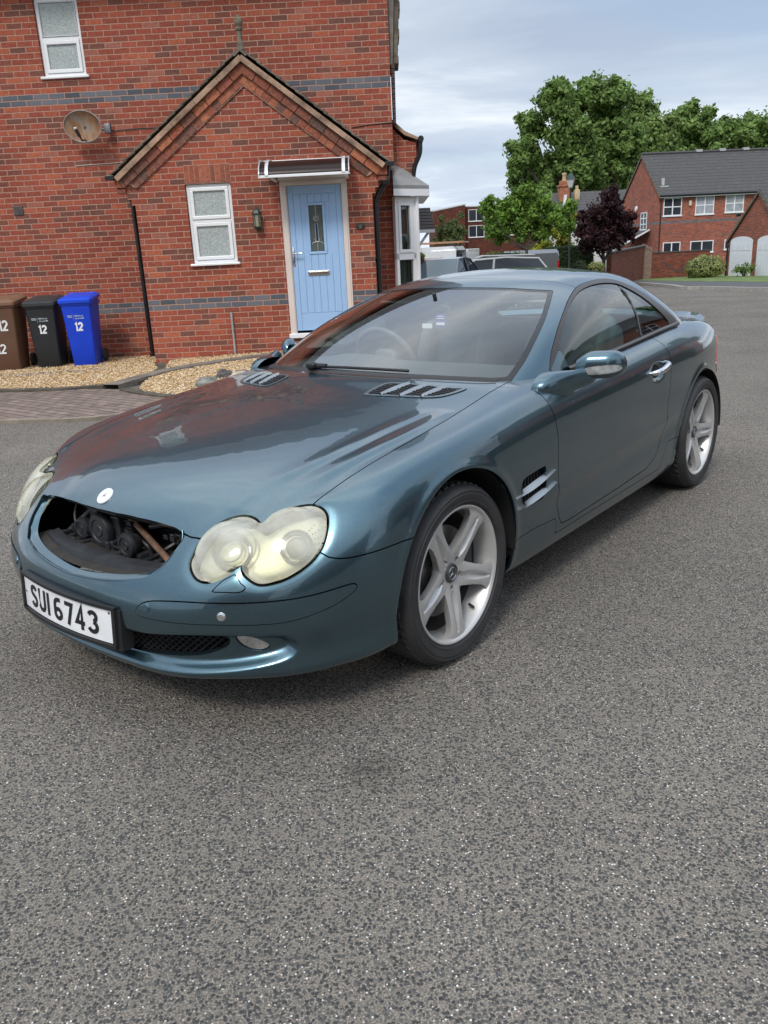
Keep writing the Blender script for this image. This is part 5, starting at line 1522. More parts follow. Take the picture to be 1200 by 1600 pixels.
strip_along([(-7.5, 10.45), (-5.6, 10.18), (-4.9, 10.03), (-4.2, 9.86), (-3.6, 9.86), (-3.0, 10.08), (-2.9, 10.6), (-2.92, 11.2), (-3.1, 11.75)], .13, -.02, .028, DARKEDGE, 'edging', .004)
strip_along([(-2.98, 9.55), (-2.65, 9.17), (-2.2, 8.82), (-1.75, 8.64), (-1.2, 8.62), (-.4, 8.87)], .12, -.02, .026, DARKEDGE, 'edging', .004)
strip_along([(-3.2, 9.75), (-2.95, 10.4), (-2.6, 10.95), (-2.0, 11.35), (-1.3, 11.55), (-.3, 11.6)], .22, -.02, .045, SLAB, 'path')
strip_along([(-6.5, 11.2), (-5.2, 11.25), (-4.2, 11.4), (-3.9, 11.6)], .3, -.02, .025, SLAB, 'path')
# rocks
def rock(x, y, s, col, label, z=None, sq=.6):
    bm_ = bmesh.new(); bmesh.ops.create_icosphere(bm_, subdivisions=3, radius=1)
    sd = random.uniform(0, 50)
    from mathutils import noise
    for v in bm_.verts:
        n_ = noise.noise(v.co * 1.1 + Vector((sd, 0, 0))) * .35 + noise.noise(v.co * 3 + Vector((sd, 3, 0))) * .10
        q = v.co.normalized(); q = Vector((round(q.x * 2.2) / 2.2, round(q.y * 2.2) / 2.2, round(q.z * 2.2) / 2.2)) * .35 + q * .65
        v.co = Vector((q.x * s * (1 + n_), q.y * s * .8 * (1 + n_), q.z * s * sq * (1 + n_)))
    m = MB(); m.bm(bm_, 0, False); o = m.build('rock', simple('rock_' + label.split()[0], col, .9, noise=.4, nscale=14, bump=.6, bscale=30))
    o.location = (x, y, (gzh(x, y) if z is None else z) + s * sq * .45); o.rotation_euler = (0, 0, random.uniform(0, 3)); tag(o, label, 'rock', 'rocks in the gravel bed')
# ------------------------------------------------------------------ the near brick house
rock(-1.95, 9.33, .15, (.20, .20, .18), 'grey-green rounded rock, lower left of the rock pile')
rock(-1.72, 9.05, .15, (.42, .42, .40), 'pale grey flat rock lying at the front of the rock pile', sq=.4)
rock(-1.86, 9.95, .13, (.10, .09, .085), 'dark brown rock at the back of the rock pile')
rock(-1.62, 9.60, .17, (.45, .38, .30), 'large cream and buff rock in the middle of the rock pile', sq=.5)
rock(-1.36, 9.75, .14, (.60, .57, .52), 'white rock at the right end of the rock pile')
rock(-1.66, 10.0, .10, (.16, .15, .15), 'small dark grey rock between the larger rocks')

UPVC = simple('white_upvc', (.78, .79, .80), .3, noise=.03, nscale=3)
CREAMF = simple('cream_frame', (.66, .58, .53), .45, noise=.05, nscale=3)
GUT = simple('black_gutter_plastic', (.012, .012, .014), .32, noise=.2, nscale=5)
BRK = brick_mat('porch_brick', zoff=.0218, bands=((.777, .928),))
BRKM = brick_mat('main_wall_brick', zoff=-.0343, bands=((.720, .871), (3.665, 3.816)))
TILEM = simple('mossy_roof_tile', (.13, .11, .085), .9, noise=.5, nscale=7, bump=.5, bscale=30)
VERGE = simple('terracotta_verge', (.33, .215, .145), .85, noise=.55, nscale=5, bump=.5)
def brickish(name, stops):
    m, nt, b = new_mat(name); g = node(nt, 'ShaderNodeNewGeometry'); c = ramp(nt, g.outputs['Random Per Island'], stops)
    t = node(nt, 'ShaderNodeTexCoord'); n = node(nt, 'ShaderNodeTexNoise'); n.inputs['Scale'].default_value = 26; n.inputs['Detail'].default_value = 5; nt.links.new(t.outputs['Object'], n.inputs['Vector'])
    mr = node(nt, 'ShaderNodeMapRange'); mr.inputs[1].default_value = .3; mr.inputs[2].default_value = .7; mr.inputs[3].default_value = .7; mr.inputs[4].default_value = 1.3; nt.links.new(n.outputs['Fac'], mr.inputs[0])
    s = node(nt, 'ShaderNodeVectorMath', operation='SCALE'); nt.links.new(c, s.inputs[0]); nt.links.new(mr.outputs[0], s.inputs['Scale'])
    nt.links.new(s.outputs[0], b.inputs['Base Color']); b.inputs['Roughness'].default_value = .85
    bp = node(nt, 'ShaderNodeBump'); bp.inputs['Strength'].default_value = .4; bp.inputs['Distance'].default_value = .01; nt.links.new(n.outputs['Fac'], bp.inputs['Height']); nt.links.new(bp.outputs[0], b.inputs['Normal'])
    return m
VBRK = brickish('verge_brick', [(0, (.12, .07, .055)), (.4, (.23, .075, .045)), (.8, (.30, .085, .045)), (1, (.38, .14, .07))])
SBRK = brickish('soldier_brick', [(0, (.22, .07, .04)), (.5, (.31, .085, .045)), (1, (.38, .12, .06))])
MORT = simple('mortar', (.40, .235, .175), .95, noise=.15, nscale=20)

def obscure_mat():
    m, nt, b = new_mat('obscure_glass'); t = node(nt, 'ShaderNodeTexCoord')
    n = node(nt, 'ShaderNodeTexNoise'); n.inputs['Scale'].default_value = 45; n.inputs['Detail'].default_value = 3; n.inputs['Distortion'].default_value = 1.5; nt.links.new(t.outputs['Object'], n.inputs['Vector'])
    c = ramp(nt, n.outputs['Fac'], [(.3, (.25, .29, .28)), (.5, (.36, .40, .39)), (.7, (.52, .56, .55))]); nt.links.new(c, b.inputs['Base Color'])
    b.inputs['Roughness'].default_value = .12; bp = node(nt, 'ShaderNodeBump'); bp.inputs['Strength'].default_value = .5; bp.inputs['Distance'].default_value = .01
    nt.links.new(n.outputs['Fac'], bp.inputs['Height']); nt.links.new(bp.outputs[0], b.inputs['Normal']); return m
OBSC = obscure_mat()
CURT = simple('net_curtain', (.42, .44, .42), .7, noise=.15, nscale=3)
PANE = glass_mat('window_pane', (.75, .80, .79), 1.1)
DARKROOM = simple('dark_room', (.03, .032, .034), .9)

def holes_wall(mb, x0, x1, z0, z1, holes, y=0, depth=.08, caps=True):
    xs_ = sorted({x0, x1} | {h[0] for h in holes} | {h[1] for h in holes}); zs_ = sorted({z0, z1} | {h[2] for h in holes} | {h[3] for h in holes})
    for a, b in zip(xs_[:-1], xs_[1:]):
        for c, d in zip(zs_[:-1], zs_[1:]):
            mx_, mz_ = (a + b) / 2, (c + d) / 2
            if any(h[0] < mx_ < h[1] and h[2] < mz_ < h[3] for h in holes): continue
            mb.add([(a, y, c), (b, y, c), (b, y, d), (a, y, d)], [(0, 1, 2, 3)])
    for a, b, c, d in holes:
        V = [(a, y, c), (b, y, c), (b, y, d), (a, y, d), (a, y + depth, c), (b, y + depth, c), (b, y + depth, d), (a, y + depth, d)]
        mb.add(V, [(0, 4, 5, 1), (1, 5, 6, 2), (2, 6, 7, 3), (3, 7, 4, 0)] if caps else [(1, 5, 6, 2), (3, 7, 4, 0)])

def window(parent, x0, x1, z0, z1, y, zt=None, xm=None, sill=True, pane=OBSC, fr=.045, grid=None, back=None, frame=UPVC, sashes=(True, True), proud=.0):
    """uPVC window: outer frame, opening sashes, panes, sill; returns the frame object. y = wall face"""
    yf = y + .035 - proud
    m = MB(); d = .045
    m.bbox(x0, x1, yf, yf + d, z1 - fr, z1, .006); m.bbox(x0, x1, yf, yf + d, z0, z0 + fr, .006)
    m.bbox(x0, x0 + fr, yf, yf + d, z0 + fr * .9, z1 - fr * .9, .006); m.bbox(x1 - fr, x1, yf, yf + d, z0 + fr * .9, z1 - fr * .9, .006)
    zs_ = [z0 + fr] + ([zt] if zt else []) + [z1 - fr]
    xs_ = [x0 + fr] + ([xm] if xm else []) + [x1 - fr]
    if zt: m.bbox(x0 + fr * .9, x1 - fr * .9, yf, yf + d, zt - fr / 2, zt + fr / 2, .005)
    if xm: m.bbox(xm - fr / 2, xm + fr / 2, yf, yf + d, z0 + fr * .9, z1 - fr * .9, .005)
    w = m.build('window', frame, parent)
    for i in range(len(zs_) - 1):
        for j in range(len(xs_) - 1):
            a, b = xs_[j] + (fr / 2 if j else 0), xs_[j + 1] - (fr / 2 if j < len(xs_) - 2 else 0)
            c, e_ = zs_[i] + (fr / 2 if i else 0), zs_[i + 1] - (fr / 2 if i < len(zs_) - 2 else 0)
            s = .05 * min(1, (x1 - x0) / .5) if sashes[min(i, 1)] else .012
            m = MB()
            for q in ((a + .003, b - .003, e_ - s, e_ - .003), (a + .003, b - .003, c + .003, c + s), (a + .003, a + s, c + s * .9, e_ - s * .9), (b - s, b - .003, c + s * .9, e_ - s * .9)):
                m.bbox(q[0], q[1], yf - .014, yf + .03, q[2], q[3], .006)
            sh_ = m.build('sash', frame, w)
            m = MB(); m.box(a + s * .8, b - s * .8, yf + .012, yf + .018, c + s * .8, e_ - s * .8); m.build('pane', pane, w)
            if grid:
                m = MB(); gx, gz_ = grid
                for k in range(1, gx): xx = a + s + (b - a - 2 * s) * k / gx; m.box(xx - .009, xx + .009, yf + .004, yf + .016, c + s, e_ - s)
                for k in range(1, gz_): zz = c + s + (e_ - c - 2 * s) * k / gz_; m.box(a + s, b - s, yf + .003, yf + .015, zz - .009, zz + .009)
                m.build('glazing_bar', frame, w)
    if back is not None:
        m = MB(); m.box(x0 + fr, x1 - fr, yf + .10, yf + .11, z0 + fr, z1 - fr); m.build('curtain', back, w)
    if sill:
        m = MB(); m.bbox(x0 - .04, x1 + .04, y - .045, y + .06, z0 - .035, z0 - .001, .008); m.build('sill', frame, w)
    return w

HX, HY, HR = 0.0, 11.949, math.atan(-.016)
house = empty('brick_house', (HX, HY, 0), HR, 'red brick house with a gabled porch and pale blue front door', 'house')
# --- main wall, 0.92 behind the porch face
YM = .92
m = MB(); holes_wall(m, -9.5, .385, -.3, 5.55, [(-4.548, -3.932, 4.02, 5.02)], YM)
m.add([(.385, YM, -.3), (.385, YM + 8, -.3), (.385, YM + 8, 5.55), (.385, YM, 5.55)], [(0, 1, 2, 3)])
m.add([(-9.5, YM, -.3), (-9.5, YM + 8, -.3), (-9.5, YM + 8, 5.55), (-9.5, YM, 5.55)], [(3, 2, 1, 0)])
m.build('wall', BRKM, house, recalc=False)
window(house, -4.545, -3.935, 4.03, 5.015, YM + .01, zt=4.512, sashes=(True, False))
m = MB()   # pitched main roof, eaves beyond the top of the picture
m.prism([(YM - .40, 5.42), (YM - .40, 5.50), (YM + 4.2, 8.95), (YM + 8.6, 5.5), (YM + 8.6, 5.40), (YM + 4.2, 8.8)], -9.9, .62, 'x')
m.build('roof', simple('dark_main_roof', (.035, .032, .032), .9, noise=.3, nscale=4), house)
m = MB(); m.tube([(-9.9, YM - .44, 5.44), (.62, YM - .44, 5.44)], .055, 10); m.build('gutter', GUT, house)
# return edge of the tiled side slope at the right-hand corner
m = MB()
rng2 = random.Random(3)
for k in range(26):
    z = 3.98 + k * .085; t = (z - 3.98) / 2.0; xo = .49 + .13 * t
    m.bbox(xo - .075, xo + .012 + (.014 if k % 4 == 0 else 0), YM + .10, YM + .6, z, z + .10, .006)
m.build('tile_verge', TILEM, house)
m = MB(); m.prism([(.386, 3.96), (.425, 3.96), (.555, 6.0), (.386, 6.0)], YM + .06, YM + .5, 'y'); m.build('soffit', simple('weathered_soffit', (.17, .15, .13), .9, noise=.3, nscale=6), house)
m = MB()
for k in range(12): m.bbox(.40, .455 - .0009 * (12 - k), YM + .06, YM + .40, 3.20 + k * .065, 3.258 + k * .065, .004)
m.build('corbel', brickish('dark_corbel', [(0, (.05, .045, .05)), (1, (.10, .06, .055))]), house)
# lower wing behind, corbelled eaves
m = MB()
wing = [(.30, -.3), (.62, -.3), (.62, 2.45)] + [p for k in range(5) for p in ((.62 + .022 * k, 2.45 + .075 * k), (.62 + .022 * (k + 1), 2.45 + .075 * k))] + [(.73, 2.95), (.55, 3.0), (.385, 3.16), (.30, 3.16)]
m.prism(wing, YM + .25, YM + 4, 'y'); m.build('wing_wall', brick_mat('wing_brick', zoff=-.0343, dark=1.0), house)
m = MB(); m.prism([(.38, 3.28), (.38, 3.22), (.56, 3.06), (.76, 2.985), (.765, 3.02), (.57, 3.11)], YM + .20, YM + 4.2, 'y'); m.build('wing_verge', VERGE, house)
m = MB(); m.tube([(.80, YM + .15, 2.99), (.80, YM + 4.2, 2.99)], .045, 10); m.tube(spl([(.79, YM + .2, 2.98), (.78, YM + .2, 2.80), (.70, YM + .22, 2.62), (.67, YM + .22, 2.45)], 4, False), .034, 10); m.build('gutter', GUT, house)
# black downpipe left of the porch (on the main wall) and gutter stubs
m = MB(); m.tube([(-3.50, YM - .075, 2.22), (-3.50, YM - .075, .02)], .034, 12); m.tube([(-3.50, YM - .075, .10), (-3.50, YM - .16, .03)], .036, 12)
for z in (.5, 1.4, 2.1): m.bbox(-3.545, -3.455, YM - .06, YM, z, z + .04, .004)
m.tube(spl([(-3.45, .2, 2.53), (-3.47, YM - .4, 2.48), (-3.50, YM - .1, 2.36), (-3.50, YM - .075, 2.2)], 5, False), .034, 12); m.build('downpipe', GUT, house)
m = MB(); m.tube([(.10, .11, 2.12), (.10, .11, .0)], .034, 12)
for z in (.45, 1.3, 2.0): m.bbox(.055, .145, .10, .16, z, z + .04, .004)
m.tube(spl([(.28, .06, 2.56), (.27, .07, 2.40), (.16, .10, 2.22), (.10, .11, 2.10)], 6, False), .036, 12); m.bbox(.20, .31, -.02, .13, 2.42, 2.58, .012); m.bbox(.205, .30, -.02, .10, 2.30, 2.42, .012)
m.build('downpipe', GUT, house)
for xg in (-3.50, .315):
    m = MB(); V = []; n = 10
    for yy in (-.10, YM):
        for k in range(n + 1): a_ = PI * k / n; V.append((xg - .052 * math.cos(a_), yy, 2.585 - .05 * math.sin(a_)))
        for k in range(n, -1, -1): a_ = PI * k / n; V.append((xg - .046 * math.cos(a_), yy, 2.585 - .044 * math.sin(a_)))
    q = 2 * (n + 1); F = [(k, (k + 1) % q, (k + 1) % q + q, k + q) for k in range(q)] + [list(range(q))]
    m.add(V, F); m.bbox(xg - .06, xg + .06, -.112, -.098, 2.53, 2.59, .004); m.build('porch_gutter', GUT, house)
# --- porch wall
PX0, PX1 = -3.225, .056
m = MB(); holes = [(-2.512, -1.882, 1.388, 2.437), (-1.215, -.283, .30, 2.425)]
holes_wall(m, PX0, PX1, -.3, 2.205, [(h[0], h[1], h[2], min(h[3], 2.205)) for h in holes], 0, caps=False)
# upper part with corbelled shoulders, following the gable
AX = -1.575
def xl(z): return AX - (3.93 - z) * 1.345
def xr(z): return AX + (3.93 - z) * 1.335
rows = [2.205 + .0755 * k for k in range(0, 24)]
for k, z in enumerate(rows[:-1]):
    z2 = rows[k + 1]
    if z2 > 3.90: break
    if z2 <= 2.58: L_, R_ = PX0 - .045 * (k + 1), PX1 + .045 * (k + 1)
    else: L_, R_ = max(xl(z2), PX0 - .22), min(xr(z2), PX1 + .22)
    hs = [(a, b, max(c, z), min(d, z2)) for a, b, c, d in holes if d > z and c < z2]
    if hs: holes_wall(m, L_, R_, z, z2, hs, 0, caps=False)
    else: m.add([(L_, 0, z), (R_, 0, z), (R_, 0, z2), (L_, 0, z2)], [(0, 1, 2, 3)])
    m.add([(L_, 0, z), (L_, 0, z2), (L_, YM, z2), (L_, YM, z)], [(0, 1, 2, 3)]); m.add([(R_, 0, z), (R_, 0, z2), (R_, YM, z2), (R_, YM, z)], [(3, 2, 1, 0)])
    if k < 6: m.add([(L_, 0, z), (L_ + .05, 0, z), (L_ + .05, YM, z), (L_, YM, z)], [(3, 2, 1, 0)]); m.add([(R_ - .05, 0, z), (R_, 0, z), (R_, YM, z), (R_ - .05, YM, z)], [(3, 2, 1, 0)])
m.add([(PX0, 0, -.3), (PX0, YM, -.3), (PX0, YM, 2.205), (PX0, 0, 2.205)], [(3, 2, 1, 0)]); m.add([(PX1, 0, -.3), (PX1, YM, -.3), (PX1, YM, 2.205), (PX1, 0, 2.205)], [(0, 1, 2, 3)])
m.build('porch_wall', BRK, house, recalc=False)
# sloping verge courses
def slope_run(mat, name, d0, d1, y0, y1, step, gap=.009, jit=.0, extend=0.0, bvl=.004):
    """bricks laid along both slopes; d = distance below the tile line (perpendicular)"""
    m = MB()
    for sgn in (-1, 1):
        ex, ez = (-3.44, 2.575) if sgn < 0 else (.262, 2.575)
        A_ = Vector((AX, 0, 3.985)); B_ = Vector((ex, 0, ez)); d = (B_ - A_); Ln = d.length + extend; d.normalize(); nn = Vector((d.z, 0, -d.x)) * (1 if sgn > 0 else -1)
        if nn.z > 0: nn = -nn
        s = 0.0 + (abs(d1) * .62)
        s = .02 + d0 * .75
        k = 0
        while s < Ln - .01:
            e_ = min(s + step - gap, Ln); j = random.uniform(-jit, jit)
            P = [A_ + d * s + nn * d0, A_ + d * e_ + nn * d0, A_ + d * e_ + nn * (d1 + j), A_ + d * s + nn * (d1 + j)]
            m.prism([(p.x, p.z) for p in P], y0 + random.uniform(-jit, jit), y1, 'y'); s += step; k += 1
    return m.build(name, mat, house)
slope_run(VERGE, 'verge_tile', .010, .076, -.112, .02, .42, .004, .003, .0)
slope_run(VBRK, 'verge_brickwork', .085, .185, -.062, .02, .222, .010, .003, -.0)
slope_run(VBRK, 'verge_brickwork', .190, .288, -.030, .02, .113, .010, .003, -.12)
m = MB()
for sgn in (-1, 1):     # mortar bed behind the verge bricks
    ex = -3.44 if sgn < 0 else .262
    A_ = Vector((AX, 3.985)); B_ = Vector((ex, 2.575)); d = (B_ - A_).normalized(); nn = Vector((d.y, -d.x)); nn = nn if nn.y < 0 else -nn
    P = [A_ + nn * .05, B_ + nn * .05, B_ + nn * .29 - d * .12, A_ + nn * .305]
    m.prism([tuple(p) for p in P], -.022 - (.0 if sgn < 0 else .001), .015, 'y')
m.build('verge_mortar', MORT, house)
# kneeler blocks at the feet of the gable
for x0_, x1_ in ((-3.455, -3.315), (.135, .275)):
    m = MB(); m.bbox(x0_, x1_, -.05, .10, 2.43, 2.56, .006); m.bbox(x0_ + .01, x1_ - .01, -.03, .10, 2.36, 2.424, .006); m.build('kneeler', VBRK, house)
# tiles
m = MB()
for sgn in (-1, 1):
    ex = -3.50 if sgn < 0 else .32
    A_ = Vector((AX, 0, 4.02)); B_ = Vector((ex, 0, 2.565)); d = (B_ - A_); Ln = d.length; d.normalize(); nn = Vector((-d.z, 0, d.x)); nn = nn if nn.z > 0 else -nn
    rws = 16; st = Ln / rws
    for k in range(rws):
        s0 = k * st; yy = -.105 
        while yy < YM + .05:
            w_ = .165; j = random.uniform(-.004, .004)
            P = [A_ + d * (s0 - .04) + nn * .0, A_ + d * (s0 + st + .012 + j) + nn * .014, A_ + d * (s0 + st + .012 + j) + nn * .036, A_ + d * (s0 - .04) + nn * .014]
            m.prism([(p.x, p.z) for p in P], yy + random.uniform(0, .004), min(yy + w_, YM), 'y'); yy += w_ + .004
m.build('porch_roof', TILEM, house)
m = MB(); m.prism([(AX - .10, 3.955), (AX, 4.045), (AX + .10, 3.955), (AX + .07, 3.94), (AX, 4.0), (AX - .07, 3.94)], -.12, YM, 'y'); m.build('ridge_tile', TILEM, house)
m = MB(); m.lathe([(.055, 4.02), (.045, 4.06), (.036, 4.10), (.033, 4.24), (.048, 4.25), (.050, 4.27), (.036, 4.285), (.050, 4.31), (.058, 4.345), (.050, 4.38), (.030, 4.395), (.026, 4.42), (.0, 4.43)], 20, 'z', (AX + .01, -.06, 0))
m.build('finial', simple('mossy_finial', (.15, .13, .09), .9, noise=.5, nscale=20, bump=.6), house)
# soldier courses over the window and the door
m = MB()
for k in range(9): x = -2.50 + k * .0705; m.bbox(x, x + .062, -.006, .04, 2.462, 2.672, .004)
m.build('lintel', SBRK, house)
m = MB(); m.box(-2.505, -1.868, -.001, .03, 2.455, 2.68); m.build('lintel_mortar', MORT, house)
m = MB()
for k in range(13):
    t = (k - 6) / 6; a_ = t * .32; cx = -.75 + 1.6 * math.sin(a_) * .43 / .315 * .8; cz = 2.58 + .10 * (math.cos(a_ * 1.2) - .93) * 5
    rot = Matrix.Rotation(-a_ * .9, 3, 'Y') ; mm_ = MB(); mm_.bbox(-.031, .031, -.006, .04, -.10, .10, .004)
    mm_.v = [tuple((Matrix.Rotation(a_ * .9, 3, 'Y') @ Vector((p[0], 0, p[2]))) + Vector((cx, p[1], cz))) for p in mm_.v]; m.add(mm_.v, mm_.f)
m.build('door_arch', SBRK, house)
window(house, -2.505, -1.885, 1.395, 2.435, .0, zt=1.955, sashes=(True, True), fr=.04)
# --- door
m = MB(); y0_ = -.012
m.bbox(-1.212, -1.118, y0_, .06, .315, 2.365, .006); m.bbox(-.372, -.286, y0_, .06, .315, 2.365, .006); m.bbox(-1.212, -.286, y0_, .06, 2.355, 2.425, .006)
m.bbox(-1.19, -1.13, y0_ - .012, .03, .36, 2.35, .004); m.bbox(-.365, -.31, y0_ - .012, .03, .36, 2.35, .004); m.bbox(-1.18, -.32, y0_ - .012, .03, 2.352, 2.405, .004)
m.prism([(-1.235, 2.425), (-.265, 2.425), (-.31, 2.50), (-1.19, 2.50)], -.03, .03, 'y')
df = m.build('door_frame', CREAMF, house)
m = MB(); m.bbox(-1.235, -.262, -.05, .06, .30, .365, .008); m.build('threshold', UPVC, df)
def door_mat():
    m, nt, b = new_mat('pale_blue_door'); t = node(nt, 'ShaderNodeTexCoord'); mp_ = node(nt, 'ShaderNodeMapping'); mp_.inputs['Scale'].default_value = (60, 60, 3); nt.links.new(t.outputs['Object'], mp_.inputs[0])
    n = node(nt, 'ShaderNodeTexNoise'); n.inputs['Scale'].default_value = 2.2; n.inputs['Detail'].default_value = 6; nt.links.new(mp_.outputs[0], n.inputs['Vector'])
    c = ramp(nt, n.outputs['Fac'], [(.3, (.29, .46, .70)), (.7, (.34, .52, .77))]); nt.links.new(c, b.inputs['Base Color']); b.inputs['Roughness'].default_value = .5
    bp = node(nt, 'ShaderNodeBump'); bp.inputs['Strength'].default_value = .25; bp.inputs['Distance'].default_value = .004; nt.links.new(n.outputs['Fac'], bp.inputs['Height']); nt.links.new(bp.outputs[0], b.inputs['Normal']); return m
DOORM = door_mat()
dx0, dx1, dz0, dz1 = -1.116, -.374, .40, 2.35
m = MB()
gx0, gx1, gz0, gz1 = -.838, -.648, 1.478, 2.088
holes_wall(m, dx0, dx1, dz0, dz1, [(gx0, gx1, gz0, gz1)], .020, .03)
for a, b, c, d in ((dx0, dx0 + .075, dz0, dz1), (dx1 - .075, dx1, dz0, dz1), (dx0 + .075, dx1 - .075, dz1 - .11, dz1), (dx0 + .075, dx1 - .075, dz0, dz0 + .24)):
    m.bbox(a + .0012, b - .0012, .008, .021, c + .001, d - .001, .003)
nb = 6; bw = (dx1 - dx0 - .15) / nb
for k in range(nb):
    a = dx0 + .075 + bw * k
    for (c, d) in (((dz0 + .24, gz0 - .035), (gz1 + .035, dz1 - .11)) if (a + bw > gx0 - .02 and a < gx1 + .02) else ((dz0 + .24, dz1 - .11),)):
        m.bbox(a + .0035, a + bw - .0035, .0115, .021, c + .004, d - .004, .0025)
for q in ((gx0 - .035, gx1 + .035, gz1, gz1 + .035), (gx0 - .035, gx1 + .035, gz0 - .035, gz0), (gx0 - .035, gx0, gz0, gz1), (gx1, gx1 + .035, gz0, gz1)): m.bbox(*q[:2], .002, .022, *q[2:], .006)
door = m.build('door', DOORM, house)
m = MB(); m.box(gx0, gx1, .03, .034, gz0, gz1); m.build('door_glass', simple('leaded_glass', (.10, .12, .115), .15, noise=.3, nscale=60), door)
m = MB(); cx = (gx0 + gx1) / 2; lead = .0035
Pn = lambda pts: [(cx + x, .027, z) for x, z in pts]
m.tube(Pn([(0, 2.085), (0, 1.98)]), lead, 6); m.tube(Pn([(0, 1.98), (.055, 1.915), (0, 1.85), (-.055, 1.915)]), lead, 6, closed=True)
m.tube(Pn(arc(0, 1.915, .034, .034, 0, 340, 20)), lead, 6, closed=True); m.tube(Pn(arc(0, 1.915, .016, .016, 0, 300, 12)), lead, 6)
m.tube(Pn([(-.018, 1.85), (-.018, 1.62)]), lead, 6); m.tube(Pn([(.018, 1.85), (.018, 1.62)]), lead, 6)
m.tube(Pn(arc(0, 1.66, .035, .055, 180, 360, 12)), lead, 6); m.tube(Pn(arc(0, 1.56, .085, .05, 165, 15, 12)), lead, 6); m.tube(Pn([(0, 1.60), (0, 1.48)]), lead, 6)
m.build('leading', simple('lead_came', (.55, .56, .56), .4, .6), door)
m = MB(); m.bbox(cx - .012, cx + .012, .024, .029, 1.62, 1.84, .003); m.build('blue_glass_strip', simple('navy_glass', (.02, .03, .09), .15), door)
m = MB(); m.bbox(-.902, -.598, -.004, .012, 1.158, 1.222, .005); m.bbox(-.885, -.615, -.010, .0, 1.170, 1.210, .004); m.build('letterbox', simple('polished_steel', (.72, .71, .66), .15, 1), door)
m = MB(); m.bbox(-1.108, -1.075, -.006, .012, 1.29, 1.545, .012); m.tube([(-1.092, -.0, 1.46), (-1.092, -.05, 1.46), (-1.085, -.055, 1.46), (-.975, -.055, 1.465)], .010, 8); m.cyl((-1.092, -.012, 1.35), (-1.092, .0, 1.35), .012, 12)
m.build('handle', CHROME, door)
# canopy over the door
def canopy_pt(x, t):    # t 0 wall .. 1 front edge
    a_ = R(90) * t; return (x, -.03 - .50 * math.sin(a_), 2.44 + .225 * math.cos(a_))
SM = new_mat('smoked_polycarbonate')[0]; bb = SM.node_tree.nodes['Principled BSDF']; bb.inputs['Base Color'].default_value = (.020, .010, .009, 1); bb.inputs['Specular IOR Level'].default_value = .25; bb.inputs['Roughness'].default_value = .3; bb.inputs['Transmission Weight'].default_value = .0; bb.inputs['IOR'].default_value = 1.45
S = grid_surf(lambda u, v: canopy_pt(u, v), np.linspace(-1.40, -.235, 8), np.linspace(0, 1, 14))
cn = S.obj('canopy', SM, house, .006)
for k, (xa, xb) in enumerate(((-1.415, -1.40), (-1.33, -1.285), (-.32, -.275), (-.235, -.222))):
    S = grid_surf(lambda u, v: tuple(np.array(canopy_pt(u, v)) + [0, -.004, .006]), np.linspace(xa, xb, 3), np.linspace(0, 1, 14)); S.obj('canopy_strap', simple('white_alu', (.72, .73, .74), .3, .2), cn, .02)
m = MB(); p = canopy_pt(0, 1); m.bbox(-1.42, -.218, p[1] - .012, p[1] + .012, p[2] - .022, p[2] + .012, .005); m.bbox(-1.42, -.218, -.035, -.002, 2.655, 2.68, .005)
for x in (-1.25, -.27): m.bbox(x - .02, x + .02, -.45, -.002, 2.405, 2.43, .004)
m.build('canopy_rail', UPVC, cn)
# house number plaque
m = MB(); m.lathe([(0, -.012), (.066, -.012), (.072, -.008), (.074, .0)], 40, 'y'); m.v = [(p[0] * 1.0 - .130, p[1], p[2] * .62 + 1.783) for p in m.v]; pq = m.build('number_plaque', simple('black_slate', (.02, .02, .022), .4), house)
m = MB(); m.lathe([(.061, -.0125), (.063, -.0145), (.065, -.0125)], 40, 'y'); m.v = [(p[0] - .130, p[1], p[2] * .6 + 1.783) for p in m.v]; strokes(m, '12', -.156, 1.759, .048, .026, .007, .008, y=-.0122); m.build('numerals', simple('aged_brass', (.32, .27, .20), .4, .6), pq)
# thin grey pole, air vent, old cable, flue
m = MB(); m.tube([(-2.045, -.03, .03), (-2.045, -.03, .71)], .016, 12); m.build('waste_pipe', simple('grey_pipe', (.32, .33, .33), .5, noise=.2), house)
m = MB(); m.bbox(-5.315, -5.165, YM - .012, YM + .01, 2.21, 2.34, .005)
for i in range(4):
    for j in range(4): m.bbox(-5.30 + i * .036, -5.276 + i * .036, YM - .018, YM - .01, 2.225 + j * .029, 2.242 + j * .029, .002)
m.build('air_vent', simple('terracotta_grey', (.10, .085, .08), .8, noise=.3), house)
m = MB(); m.tube(spl([(-3.68, YM - .012, 3.285), (-3.3, YM - .012, 3.30), (-3.0, YM - .012, 3.295)], 5, False), .006, 6); m.build('dish_cable', BLACK, house)
m = MB(); m.tube(spl([(-4.28, YM - .010, 2.845), (-4.0, YM - .012, 2.852), (-3.8, YM - .010, 2.855), (-3.55, YM - .010, 2.865)], 5, False), .005, 6); m.build('old_cable', simple('pale_cable', (.6, .56, .5), .7), house)
m = MB(); m.tube([(-.20, YM - .008, 3.165), (.05, YM - .008, 3.19), (.38, YM - .008, 3.205)], .006, 6); m.build('crack_line', BLACK, house)
